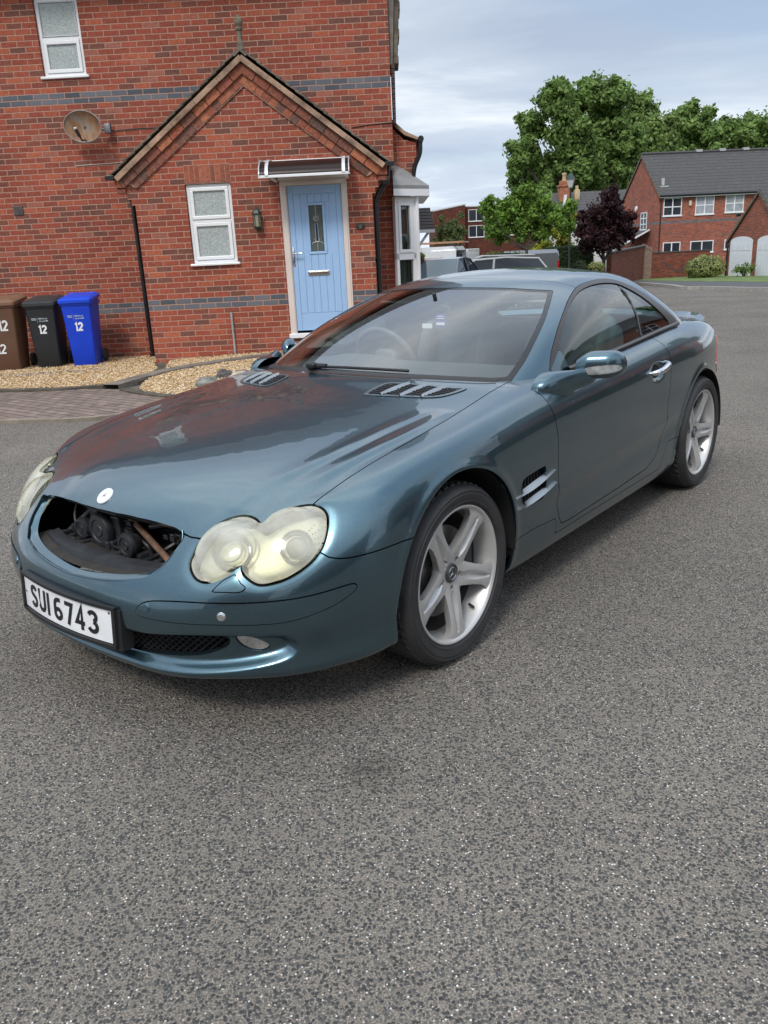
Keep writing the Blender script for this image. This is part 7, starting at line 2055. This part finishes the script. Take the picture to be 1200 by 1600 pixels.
# --- garage house
def tiled_mat(name, c, rowh=.30, colw=.30):
    m, nt, b = new_mat(name); t = node(nt, 'ShaderNodeTexCoord'); sp = node(nt, 'ShaderNodeSeparateXYZ'); nt.links.new(t.outputs['Object'], sp.inputs[0])
    row = M_(nt, 'FRACT', M_(nt, 'DIVIDE', sp.outputs[2], rowh * .68)); u_ = M_(nt, 'FRACT', M_(nt, 'DIVIDE', sp.outputs[0], colw))
    line = M_(nt, 'MULTIPLY', M_(nt, 'GREATER_THAN', row, .16), M_(nt, 'ADD', .82, M_(nt, 'MULTIPLY', M_(nt, 'GREATER_THAN', u_, .2), .18)))
    n = node(nt, 'ShaderNodeTexNoise'); n.inputs['Scale'].default_value = 3.5; n.inputs['Detail'].default_value = 8; n.inputs['Roughness'].default_value = .7; nt.links.new(t.outputs['Object'], n.inputs['Vector'])
    c1 = ramp(nt, n.outputs['Fac'], [(.3, tuple(x * .75 for x in c)), (.6, c), (.72, tuple(x * 1.3 for x in c)), (.80, (.34, .34, .31))])
    s = node(nt, 'ShaderNodeVectorMath', operation='SCALE'); nt.links.new(c1, s.inputs[0]); nt.links.new(M_(nt, 'ADD', .45, M_(nt, 'MULTIPLY', line, .55)), s.inputs['Scale']); nt.links.new(s.outputs[0], b.inputs['Base Color'])
    b.inputs['Roughness'].default_value = .8; return m
SLATE = tiled_mat('grey_concrete_tiles', (.075, .072, .072))
NAVYP = simple('far_window_glass', (.03, .035, .045), .08, noise=.3, nscale=1.0, spec=.3)
gh_ = empty('garage_house', (18.2, 54, 0), R(5), 'brick house with a grey tiled roof and left gable beyond the garden wall', 'house')
m = MB(); W_ = 14; Lg = 5.8; ze = 4.03; zr = 6.60
def fwin(parent, x0, x1, z0, z1, y=0, cols=2, rows_=2, back=None):
    f = .055; m = MB(); m.box(x0, x1, y - .03, y + .03, z0, z0 + f); m.box(x0, x1, y - .03, y + .03, z1 - f, z1); m.box(x0, x0 + f, y - .03, y + .03, z0 + f, z1 - f); m.box(x1 - f, x1, y - .03, y + .03, z0 + f, z1 - f)
    for k in range(1, cols): xx = x0 + (x1 - x0) * k / cols; m.box(xx - .035, xx + .035, y - .028, y + .028, z0 + f, z1 - f)
    for k in range(1, rows_): zz = z0 + (z1 - z0) * k / rows_; m.box(x0 + f, x1 - f, y - .026, y + .026, zz - .03, zz + .03)
    m.box(x0 - .05, x1 + .05, y - .06, y - .031, z0 - .05, z0 + .02)
    w = m.build('window', UPVC, parent)
    m = MB(); m.box(x0 + f, x1 - f, y - .010, y + .0, z0 + f, z1 - f); m.build('pane', back or NAVYP, w); return w
holes_wall(m, 0, W_, -1.6, ze, [], 0); m.add([(0, 0, -1.6), (0, Lg, -1.6), (0, Lg, ze), (0, Lg / 2, zr - .05), (0, 0, ze)], [(4, 3, 2, 1, 0)]); m.build('wall', FB, gh_, recalc=False)
m = MB(); m.prism([(-.25, ze - .12), (-.25, ze + .02), (Lg / 2, zr + .12), (Lg + .25, ze + .02), (Lg + .25, ze - .1), (Lg / 2, zr)], -.06, W_ + .2, 'x'); m.build('roof', SLATE, gh_)
m = MB(); m.prism([(-.27, ze - .16), (-.27, ze - .02), (Lg / 2, zr + .09), (Lg + .27, ze - .02), (Lg + .27, ze - .16), (Lg / 2, zr - .06)], -.09, -.055, 'x'); m.build('bargeboard', TILEM, gh_)
m = MB(); m.box(-.02, W_, -.24, -.22, ze - .16, ze - .02); m.build('fascia', UPVC, gh_)
m = MB(); m.tube([(-.05, -.29, ze - .03), (W_, -.29, ze - .03)], .05, 8); m.build('gutter', GUT, gh_); m = MB(); m.tube([(.13, -.06, ze - .1), (.13, -.06, -1.5)], .04, 8); m.build('downpipe', GUT, gh_)
m = MB(); m.tube([(-.06, Lg / 2, zr + .15), (W_, Lg / 2, zr + .15)], .09, 8); m.build('ridge', SLATE, gh_)
CURTF = simple('far_curtain', (.34, .36, .40), .4, noise=.3, nscale=2.5)
fwin(gh_, .30, 1.50, 2.80, 3.86, -.005); fwin(gh_, 2.40, 3.62, 2.80, 3.90, -.005, back=CURTF); fwin(gh_, 4.36, 5.58, 2.84, 3.92, -.005, back=CURTF)
fwin(gh_, .40, 1.56, .60, 1.22, -.005, 2, 1); fwin(gh_, 2.22, 3.76, .50, 1.22, -.005, 2, 1); fwin(gh_, 4.5, 5.3, .60, 1.22, -.005, 2, 1); fwin(gh_, 6.3, 7.5, 2.84, 3.92, -.005)
w = fwin(gh_, 1.2, 2.2, 2.05, 3.15, 0, 2, 3); w.matrix_local = Matrix.Rotation(R(-90), 4, 'Z') @ Matrix.Translation((-3.9, 0, .0))
m = MB(); m.bbox(1.95, 2.12, -.1, 0, 3.35, 3.65, .02); m.build('alarm_box', simple('alarm_cream', (.6, .55, .4), .5), gh_)
m = MB(); m.lathe([(0, 3.5), (.16, 3.5), (.16, 3.62), (0, 3.62)], 16, 'z'); m.v = [(-.03 + (p[2] - 3.5) * -.6, 3.4 + p[0], 3.45 + p[1]) for p in m.v]; m.build('wall_dish', UPVC, gh_)
m = MB(); m.tube([(.45, .55, ze + .62), (.45, .55, ze + 1.05)], .10, 10); m.box(.20, .70, .30, .42, ze + .50, ze + .58); m.build('flue', simple('flue_grey', (.45, .45, .44), .7), gh_)
for k in range(3):
    m = MB(); m.box(3.6 + k * 1.6, 4.0 + k * 1.6, Lg / 2 - .1, Lg / 2 + .1, zr + .14, zr + .30); m.build('ridge_vent', simple('vent_grey', (.4, .4, .4), .7), gh_)
# lean-to slate roof left of the gable, seen above the wall
m = MB(); m.prism([(-2.4, .95), (-.05, 2.05), (-.05, 1.95), (-2.4, .85)], 1.0, 4.5, 'y'); m.build('porch_roof', SLATE, gh_)
m = MB(); m.prism([(-2.5, .93), (-.10, 2.10), (-.10, 2.0), (-2.5, .83)], .95, .99, 'y'); m.build('verge_board', UPVC, gh_)
# --- twin garages in front
gg = empty('garage', (19.1, 45.2, 0), R(-86), 'brick double garage with white arched doors and a steep gable, at the right edge', 'garage')
m = MB(); m.add([(0, 0, -1.4), (5.6, 0, -1.4), (5.6, 0, 1.15), (2.75, 0, 3.40), (0, 0, 1.15)], [(0, 1, 2, 3, 4)]); m.add([(0, 0, -1.4), (0, 5, -1.4), (0, 5, 1.15), (0, 0, 1.15)], [(3, 2, 1, 0)]); m.build('wall', brick_mat('garage_brick', dark=.92, mortar=(.36, .23, .18), detail=False), gg, recalc=False)
m = MB(); m.prism([(-.15, 1.06), (-.15, 1.18), (2.75, 3.57), (5.75, 1.18), (5.75, 1.06), (2.75, 3.43)], -.06, 5.2, 'y'); m.build('roof', SLATE, gg)
m = MB(); m.prism([(-.2, .98), (-.2, 1.14), (2.75, 3.51), (5.8, 1.14), (5.8, .98), (2.75, 3.35)], -.10, -.055, 'y'); m.build('bargeboard', TILEM, gg)
WD = simple('white_garage_door', (.74, .76, .80), .4, noise=.05)
for x0 in (.22, 2.95):
    pts = [(x0, -.75), (x0 + 2.25, -.75), (x0 + 2.25, 1.12)] + [(x0 + 1.125 + 1.125 * math.cos(R(a_)), 1.12 + .24 * math.sin(R(a_))) for a_ in range(15, 180, 15)] + [(x0, 1.12)]
    m = MB(); m.prism(pts, -.02, .02, 'y'); d_ = m.build('garage_door', WD, gg)
    m = MB()
    for k in range(8): xx = x0 + .12 + k * .265; m.box(xx, xx + .23, -.028, -.019, -.65, .55)
    for k in range(4): xx = x0 + .14 + k * .52; m.box(xx, xx + .40, -.030, -.019, .68, 1.02)
    m.build('door_panel', WD, d_)
m = MB(); m.tube([(-.1, -.12, 1.1), (.0, -.06, .95), (.02, -.06, -.9)], .045, 8); m.build('downpipe', GUT, gg)
m = MB(); m.bbox(.95, 1.1, -.25, -.02, 2.35, 2.5, .03); m.build('security_light', GUT, gg)
# --- older house with chimneys
oh = empty('chimney_house', (14.0, 66, 0), 0, 'pale house with a slate roof and orange brick chimney behind the maroon tree', 'house')
REND = simple('pale_render', (.55, .55, .53), .8, noise=.08); 
m = MB(); m.box(.2, 6.5, .2, 6, -1.6, 3.6); m.build('wall', REND, oh)
m = MB(); m.prism([(-.1, 3.5), (-.1, 3.62), (2.9, 5.35), (6.2, 3.62), (6.2, 3.5)], .0, 6.6, 'x'); m.build('roof', SLATE, oh)
m = MB(); m.prism([(.72, 2.5), (.95, 2.5), (1.15, 5.0), (.98, 5.0)], -.1, .2, 'y'); m.build('bargeboard', UPVC, oh)
OB = simple('old_orange_brick', (.34, .13, .07), .9, noise=.3, nscale=5); POT = simple('buff_chimney_pot', (.50, .36, .22), .85, noise=.2)
m = MB(); m.bbox(1.0, 1.75, 1.6, 2.4, 3.6, 5.7, .02); m.bbox(.92, 1.83, 1.52, 2.48, 5.7, 5.85, .02); m.bbox(1.05, 1.70, 1.65, 2.35, 5.85, 6.15, .06); m.build('chimney', OB, oh)
m = MB(); m.lathe([(.17, 6.1), (.15, 6.2), (.14, 6.55), (.18, 6.6), (.17, 6.72), (.0, 6.72)], 14, 'z', (1.38, 2.0, 0)); m.build('chimney_pot', POT, oh)
m = MB(); m.bbox(2.2, 2.6, 1.8, 2.2, 4.5, 5.45, .03); m.lathe([(.14, 5.4), (.12, 5.75), (.0, 5.75)], 12, 'z', (2.4, 2.0, 0)); m.build('chimney', POT, oh)
# --- white porch posts and blue post by the wall
gp_ = empty('garden_gate', (10.4, 39, gz(10, 39)), 0, 'white timber posts and rail with a blue post below the maroon tree', 'gate')
for xx, w_, h_, mt in ((-.32, .13, 1.35, UPVC), (.28, .13, 1.55, UPVC), (.58, .14, 1.5, UPVC), (.78, .06, 1.45, simple('blue_post', (.05, .12, .22), .5))):
    m = MB(); m.bbox(xx, xx + w_, 0, w_, 0, h_, .01); m.build('post', mt, gp_)
m = MB(); m.bbox(-.6, .3, .03, .08, .98, 1.05, .005); m.bbox(-.6, .3, .03, .08, .5, .57, .005); m.build('rail', UPVC, gp_)
# --- lamp post
lp = empty('street_lamp', (8.65, 37, gz(8, 37)), 0, 'slim dark lamp post with a lantern head in front of the chimneys', 'street lamp')
m = MB(); m.lathe([(.075, 0), (.075, .9), (.045, 1.0), (.036, 4.15), (.06, 4.2), (.0, 4.22)], 12, 'z'); m.build('post', GRN, lp)
m = MB(); m.lathe([(.06, 4.22), (.09, 4.26), (.17, 4.56), (.15, 4.58)], 6, 'z'); m.build('lantern', simple('lamp_glass', (.55, .56, .55), .2), lp, angle=R(15)); m = MB(); m.lathe([(.20, 4.57), (.12, 4.72), (.04, 4.80), (.0, 4.86)], 6, 'z'); m.build('lantern_cap', GRN, lp, angle=R(15))
# --- dark brick flats
ap = empty('apartment_block', (7.1, 95, 0), 0, 'dark brown brick block of flats with a sloping parapet and white windows', 'building')
DB = brick_mat('dark_flats_brick', dark=.42, mortar=(.16, .11, .09), detail=False)
m = MB(); m.add([(0, 0, -3), (3.5, 0, -3), (3.5, 0, 6.1), (0, 0, 5.55)], [(0, 1, 2, 3)]); m.add([(3.5, 0, -3), (3.5, .8, -3), (3.5, .8, 6.1), (3.5, 0, 6.1)], [(0, 1, 2, 3)]); m.add([(3.5, .8, -3), (12, .8, -3), (12, .8, 5.7), (3.5, .8, 5.9)], [(0, 1, 2, 3)]); m.add([(0, 0, -3), (0, 8, -3), (0, 8, 5.55), (0, 0, 5.55)], [(3, 2, 1, 0)]); m.build('wall', DB, ap, recalc=False)
m = MB(); m.add([(-.1, -.05, 5.52), (3.6, -.05, 6.08), (3.6, -.05, 6.2), (-.1, -.05, 5.66), (-.1, 8, 5.66), (3.6, 8, 6.2)], [(0, 1, 2, 3), (3, 2, 5, 4)]); m.add([(3.4, .75, 5.88), (12, .75, 5.68), (12, .75, 5.8), (3.4, .75, 6.0)], [(0, 1, 2, 3)]); m.build('parapet', simple('pale_parapet', (.5, .5, .5), .7), ap)
for (x0, z0) in ((3.95, 2.65), (3.95, -.6), (3.95, 5.9 - 1.55), (6.4, 2.7), (6.4, 4.3), (8.6, 2.7)):
    fwin(ap, x0, x0 + 1.75, z0, z0 + 1.25, .79, 2, 1)
# --- neighbour's tiled porch on brackets, with hanging basket
npz = empty('neighbour_porch', (.90, 23.6, 0), R(-2), 'tiled lean-to porch roof on a white bracket, past the bay window', 'porch')
m = MB(); m.prism([(.55, 1.97), (.85, 1.97), (.74, 2.56), (.40, 2.56)], 0, .01, 'y')
m = MB(); V = [(-.6, 0, 2.54), (.77, 0, 2.54), (.86, -.75, 1.95), (-.6, -.75, 1.95)]; m.add(V + [(p[0], p[1], p[2] - .05) for p in V], [(0, 1, 2, 3), (3, 2, 6, 7), (1, 5, 6, 2), (4, 7, 6, 5)]); m.build('roof', tiled_mat('brown_porch_tiles', (.055, .045, .042), .12, .2), npz)
m = MB()
for k in range(7): z = 2.50 - k * .083; m.box(-.6, .775 + k * .012, -.06 - k * .105, -.045 - k * .105, z - .02, z + .012)
m.build('tile_course', simple('tile_edge', (.03, .026, .025), .9), npz)
m = MB(); m.tube([(.72, -.62, 1.93), (.42, -.60, 1.55)], .035, 8); m.box(-.6, .86, -.78, -.74, 1.88, 1.96); m.build('bracket', UPVC, npz)
m = MB(); m.box(-.6, .30, 0, 2.0, -.5, 2.54); m.build('wall', BRKM, npz)
hb = empty('hanging_basket', (1.03, 18, 1.16), 0, 'hanging basket with yellow and red flowers beside the bay window', 'hanging basket')
m = MB(); m.lathe([(0, -.02), (.05, -.01), (.09, .05), (.105, .11), (.0, .11)], 16, 'z'); m.tube([(.1, 0, .1), (0, 0, .42), (-.1, 0, .1)], .004, 5); m.tube([(0, 0, .42), (-.25, .0, .46)], .008, 6); m.build('basket', simple('wicker', (.10, .05, .035), .9, noise=.4, nscale=30), hb)
P, N_ = crown([(0, 0, .15, .12, .12, .07)], 420, .02, .8, 5, .05); leaves(P, N_, .022, GOLD, 'flowers', hb)

# --- vehicles
def car_shell(name, label, loc, rz, paint, L=4.4, W=1.75, H=1.45, estate=False, glassm=None, cat='car', chrome=False):
    """generic car: lower body, greenhouse, wheels, lamps. local +x = forward"""
    root = empty(name, loc, rz, label, cat); hw = W / 2
    def sec(x, hz, wt, wb, zb=.22): return [(x, -wb, zb), (x, -wb * 1.01, .45), (x, -wb, hz * .8), (x, -wt, hz), (x, 0, hz + .02), (x, wt, hz), (x, wb, hz * .8), (x, wb * 1.01, .45), (x, wb, zb)]
    st = [(-L / 2, .55, hw * .80, hw * .86), (-L / 2 + .08, .80, hw * .86, hw * .93), (-L / 2 + .4, .93, hw * .88, hw * .98), (-.5, .94, hw * .90, hw), (.5, .92, hw * .90, hw), (.95, .93, hw * .88, hw), (L / 2 - .5, .78, hw * .80, hw * .97), (L / 2 - .1, .64, hw * .72, hw * .88), (L / 2, .45, hw * .66, hw * .78)]
    V = [p for s_ in st for p in sec(*s_)]; n = 9
    F = [(i * n + k, i * n + k + 1, (i + 1) * n + k + 1, (i + 1) * n + k) for i in range(len(st) - 1) for k in range(n - 1)] + [list(range(n)), list(range((len(st) - 1) * n, len(st) * n))[::-1]]
    S = subsurf(V, F, 3, mirror=False, fit=2)
    for wx in (-L / 2 + .85, L / 2 - .82):
        S = S.clip(np.where(np.abs(S.V[:, 1]) > hw * .6, np.hypot(S.V[:, 0] - wx, S.V[:, 2] - .31) - .36, .1))
    renormal(S)
    if np.mean(np.sum((S.V - S.V.mean(0)) * S.N, axis=1)) < 0: S.N = -S.N; S.F = [f[::-1] for f in S.F]
    S.obj('body', paint, root, .02)
    rb = -L / 2 + (.12 if estate else .45); rt = -L / 2 + (.45 if estate else 1.05)
    g = [(rb, .90, hw * .86), (rt, H - .06, hw * .66), ((rt + .3) / 2, H, hw * .68), (.25, H - .04, hw * .67), (1.10, .92, hw * .86)]
    V = []
    for x, z, w in g: V += [(x, -w, z), (x, -w * .9, z + .02), (x, 0, z + .03), (x, w * .9, z + .02), (x, w, z)]
    m = MB(); F = [(i * 5 + k, i * 5 + k + 1, (i + 1) * 5 + k + 1, (i + 1) * 5 + k) for i in (1, 2) for k in range(4)]; m.add(V, F, 0, True); m.build('roof', paint, root, angle=R(60))
    m = MB(); m.add(V, [(i * 5 + k, i * 5 + k + 1, (i + 1) * 5 + k + 1, (i + 1) * 5 + k) for i in (3,) for k in range(4)], 0, True); m.build('windscreen', glassm or NAVYP, root)
    m = MB(); m.add(V, [(k, k + 1, 5 + k + 1, 5 + k) for k in range(4)], 0, True); m.build('rear_window', NAVYP, root)
    for s_ in (0, 4):
        m = MB(); sg = -1 if s_ == 0 else 1; pts = [Vector(V[i * 5 + s_]) for i in range(5)]; base = [Vector((p.x, sg * hw * .87, .90)) for p in (pts[0], pts[4])]
        m.add([base[0], base[1], pts[3], pts[2], pts[1]], [(0, 1, 2, 3, 4) if sg < 0 else (4, 3, 2, 1, 0)]); m.build('side_window', NAVYP, root)
        m = MB()
        for xx in (-.25, ): m.tube([(xx, sg * hw * .885, .92), (xx - .05, sg * hw * .70, H - .04)], .035, 6)
        m.tube([pts[0], pts[1], pts[2], pts[3], pts[4]], .03, 8); m.build('pillar', simple('bright_trim', (.45, .46, .47), .45, .4) if chrome else paint, root)
        m = MB(); m.bbox(.85, 1.0, min(sg * hw * .95, sg * hw * 1.14), max(sg * hw * .95, sg * hw * 1.14), .90, 1.02, .03); m.build('mirror', paint, root)
        if chrome: m = MB(); m.tube([(rt + .1, sg * hw * .62, H + .04), (0, sg * hw * .62, H + .07), (.2, sg * hw * .62, H + .02)], .02, 8); m.build('roof_rail', simple('dull_rail', (.30, .31, .32), .5, .3), root)
    for wx in (-L / 2 + .85, L / 2 - .82):
        for sg in (-1, 1):
            w = empty('wheel', (wx, sg * (hw - .12), .31)); w.parent = root
            m = MB(); m.lathe([(.2, -.1), (.30, -.1), (.315, -.06), (.315, .06), (.30, .1), (.2, .1)], 32, 'y'); m.build('tyre', RUBBER, w); m = MB(); m.lathe([(0, sg * .09), (.19, sg * .095), (.2, sg * .08), (.2, -sg * .05)], 24, 'y'); m.build('rim', ALLOY, w)
    for sg in (-1, 1):
        m = MB(); superell(m, (L / 2 - .30, sg * hw * .74, .68), (.24, .13, .10), .8); m.build('headlight', simple('far_lamp', (.75, .77, .78), .15, .3), root)
    return root
DKBLUE = simple('dark_blue_paint', (.018, .028, .060), .3, .5, coat=1)
DKGREY = simple('dark_grey_paint', (.028, .034, .042), .3, .5, coat=1)
car_shell('parked_car', 'dark blue hatchback facing the road beside the white van', (1.95, 23.8, gz(0, 23.8)), R(-112), DKBLUE, 4.1, 1.72, 1.42, glassm=simple('pale_sky_glass', (.10, .15, .17), .05))
car_shell('parked_car', 'dark grey estate car with bright roof rails, just beyond the roof of the roadster', (3.35, 25.5, gz(0, 25)), R(176), DKGREY, 4.1, 1.74, 1.38, estate=True, chrome=True)
def van(name, label, loc, rz, paint, L=5.0, W=1.95, H=2.1, openback=False, ladders=False):
    root = empty(name, loc, rz, label, 'van'); hw = W / 2
    pr = [(-L / 2, .35), (-L / 2, H - .15), (-L / 2 + .12, H), (L / 2 - 1.6, H), (L / 2 - 1.25, H - .08), (L / 2 - .75, 1.25), (L / 2 - .08, 1.0), (L / 2, .75), (L / 2, .30), (-L / 2 + .0, .30)]
    bm_ = bmesh.new(); vs = [[bm_.verts.new((x, s_, z)) for x, z in pr] for s_ in (-hw, hw)]
    n = len(pr); bm_.faces.new(vs[0]); bm_.faces.new(vs[1][::-1])
    for k in range(n):
        if openback and k == 0: continue
        bm_.faces.new((vs[0][k], vs[1][k], vs[1][(k + 1) % n], vs[0][(k + 1) % n]))
    bmesh.ops.bevel(bm_, geom=[e_ for e_ in bm_.edges if abs(e_.verts[0].co.y) == hw and abs(e_.verts[1].co.y) == hw and e_.verts[0].co.z > .9 and e_.verts[0].co.y == e_.verts[1].co.y], offset=.07, segments=3, affect='EDGES')
    m = MB(); m.bm(bm_, 0, False); m.build('body', paint, root, recalc=False)
    m = MB(); m.box(L / 2 - 1.15, L / 2 - .82, -hw * .88, hw * .88, 1.28, H - .2); m.v = [(p[0] + (H - .2 - p[2]) * .42 - .08, p[1], p[2]) for p in m.v]; m.build('windscreen', NAVYP, root)
    for sg in (-1, 1):
        m = MB(); m.box(L / 2 - 1.75, L / 2 - 1.15, min(sg * hw, sg * (hw + .006)), max(sg * hw, sg * (hw + .006)), 1.2, H - .3); m.build('side_window', NAVYP, root)
        m = MB()
        for z in (.75, 1.25): m.box(-L / 2 + .3, L / 2 - 2.0, min(sg * (hw + .004), sg * (hw + .012)), max(sg * (hw + .004), sg * (hw + .012)), z, z + .03)
        for x in (-.5, L / 2 - 1.9): m.box(x, x + .02, min(sg * (hw + .002), sg * (hw + .008)), max(sg * (hw + .002), sg * (hw + .008)), .4, H - .15)
        m.build('side_moulding', simple('panel_line_grey', (.35, .36, .37), .6), root)  # one plain grey for the raised strips and door lines
        for wx in (-L / 2 + .9, L / 2 - .85):
            m = MB(); m.lathe([(0, -.1), (.33, -.1), (.34, 0), (.33, .1), (0, .1)], 28, 'y', (wx, sg * (hw - .09), .33)); m.build('wheel', RUBBER, root)
        m = MB(); m.box(-L / 2 - .03, -L / 2 + .05, min(sg * hw * .91, sg * hw * .99), max(sg * hw * .91, sg * hw * .99), .9, 1.3); m.build('tail_light', REDL, root)
    if openback:
        m = MB(); m.box(-L / 2 + .6, -L / 2 + .62, -hw * .93, hw * .93, .4, H - .12); m.box(-L / 2 + .02, -L / 2 + .6, -hw * .93, hw * .93, .4, .42); m.build('load_bay', DARKROOM, root)
        for k in range(16):
            a_, b_ = random.uniform(-.8, .7), random.uniform(.45, 1.5); c_ = random.choice([(.3, .3, .3), (.28, .18, .10), (.12, .12, .13), (.35, .08, .06), (.1, .15, .25)])
            m = MB(); w_ = random.uniform(.05, .16); m.bbox(-L / 2 + .1, -L / 2 + .4, a_, a_ + w_, b_ if b_ > .9 else .43, b_ + random.uniform(.1, .3), .01); m.build('tool_crate', simple('tool_%d' % k, c_, .7), root)
        for sg, dd in ((1, (1.0, .06)), (-1, (-.35, -.94))):
            m = MB(); m.bbox(0, .94, -.03, .03, .42, H - .12, .02); m.bbox(.1, .8, -.045, .0, 1.2, 1.7, .01)
            m.v = [(-L / 2 - .02 + p[0] * dd[0] - p[1] * dd[1], sg * (hw + .05) + p[0] * dd[1] + p[1] * dd[0], p[2]) for p in m.v]; m.build('rear_door', paint, root)
    if ladders:
        m = MB()
        for yy in (-.6, -.25, .1, .45): m.tube([(-L / 2 - .2, yy, H + .13), (L / 2 - 1.4, yy, H + .16)], .03, 6)
        for k in range(9): m.tube([(-L / 2 + k * .42, -.6, H + .13), (-L / 2 + k * .42, -.25, H + .13)], .02, 6)
        m.build('ladder', simple('ladder_grey', (.22, .20, .19), .7, noise=.3), root)
        m = MB(); m.bbox(-L / 2 - .25, L / 2 - 1.7, .52, .80, H + .10, H + .17, .01); m.build('plank', simple('orange_plank', (.38, .20, .12), .8, noise=.2), root)
        for x in (-L / 2 + .4, 0, L / 2 - 1.8): m = MB(); m.box(x, x + .05, -hw * .9, hw * .9, H - .01, H + .09); m.build('rack_bar', BLACK, root)
    return root
VANW = simple('white_van_paint', (.70, .72, .74), .35, coat=.5, noise=.05)
VANG = simple('silver_van_paint', (.20, .21, .225), .35, .6, coat=.5)
van('white_van', 'white van with ladders and a plank on the roof and its rear doors open', (.9, 32.7, gz(0, 32.7)), R(163), VANW, 5.2, 1.95, 1.98, True, True)
van('grey_van', 'silver grey van parked in front of the hedge', (6.95, 38.2, gz(0, 37)), R(95), VANG, 4.4, 1.75, 1.78)

# --- the other side of the road: houses and hedges that the car's flank and windows mirror
def plain_house(x, y, rz, w, d, label, brick):
    o = empty('brick_house', (x, y, 0), rz, label, 'house', 'houses across the road')
    m = MB(); holes_wall(m, 0, w, -.5, 5.1, [], 0)
    m.add([(0, 0, -.5), (0, d, -.5), (0, d, 5.1), (0, d / 2, 8.0), (0, 0, 5.1)], [(4, 3, 2, 1, 0)]); m.add([(w, 0, -.5), (w, d, -.5), (w, d, 5.1), (w, d / 2, 8.0), (w, 0, 5.1)], [(0, 1, 2, 3, 4)]); m.build('wall', brick, o, recalc=False)
    m = MB(); m.prism([(-.3, 4.95), (-.3, 5.1), (d / 2, 8.25), (d + .3, 5.1), (d + .3, 4.95), (d / 2, 8.08)], -.2, w + .2, 'x'); m.build('roof', SLATE, o)
    for k in range(3):
        x0 = w * (.10 + .32 * k); fwin(o, x0, x0 + 1.5, 3.1, 4.4, -.01); fwin(o, x0, x0 + 1.5, .8, 2.1, -.01)
    return o
FB2 = brick_mat('opposite_brick', detail=False, dark=.9)
plain_house(12.5, -9.0, R(180 + 25), 11, 7, 'brick house across the road behind the camera, nearest the car', FB2)
plain_house(21.0, 7.0, R(-90), 11, 7, 'brick house to the right of the picture, nearer of the two', FB2)
plain_house(20.5, 21.5, R(-84), 11, 7, 'brick house to the right of the picture, farther of the two', FB2)
src = [o for o in bpy.data.objects if o.name.startswith('lime_tree') and o.parent is None][:3]
for k, (tx, ty, tt) in enumerate(((33, 30, 'left'), (36, 16, 'middle'), (33, 2, 'right'), (22, -20, 'far right'))):
    c_ = copy_tree(src[k % 3]); c_.location = (tx, ty, -.5); c_.scale = (.8, .8, .8); c_['group'] = 'trees outside the picture'; c_['label'] = 'tall dark green tree beyond the houses outside the picture, ' + tt + ' one'
plain_house(-1.0, -15.0, R(180), 11, 7, 'brick house straight behind the camera', FB2)
bushy('hedge', 'long clipped hedge on the far side of the road, right of the picture', 'hedge', 16.5, 8.0, .5, 8.5, .9, .9, 5000, .09, HEDGE, box=True)
bushy('hedge', 'long clipped hedge in front of the house behind the camera', 'hedge', 6.5, -9.5, 5.0, .5, .9, .9, 5000, .09, HEDGE, box=True)
bpy.context.view_layer.update()
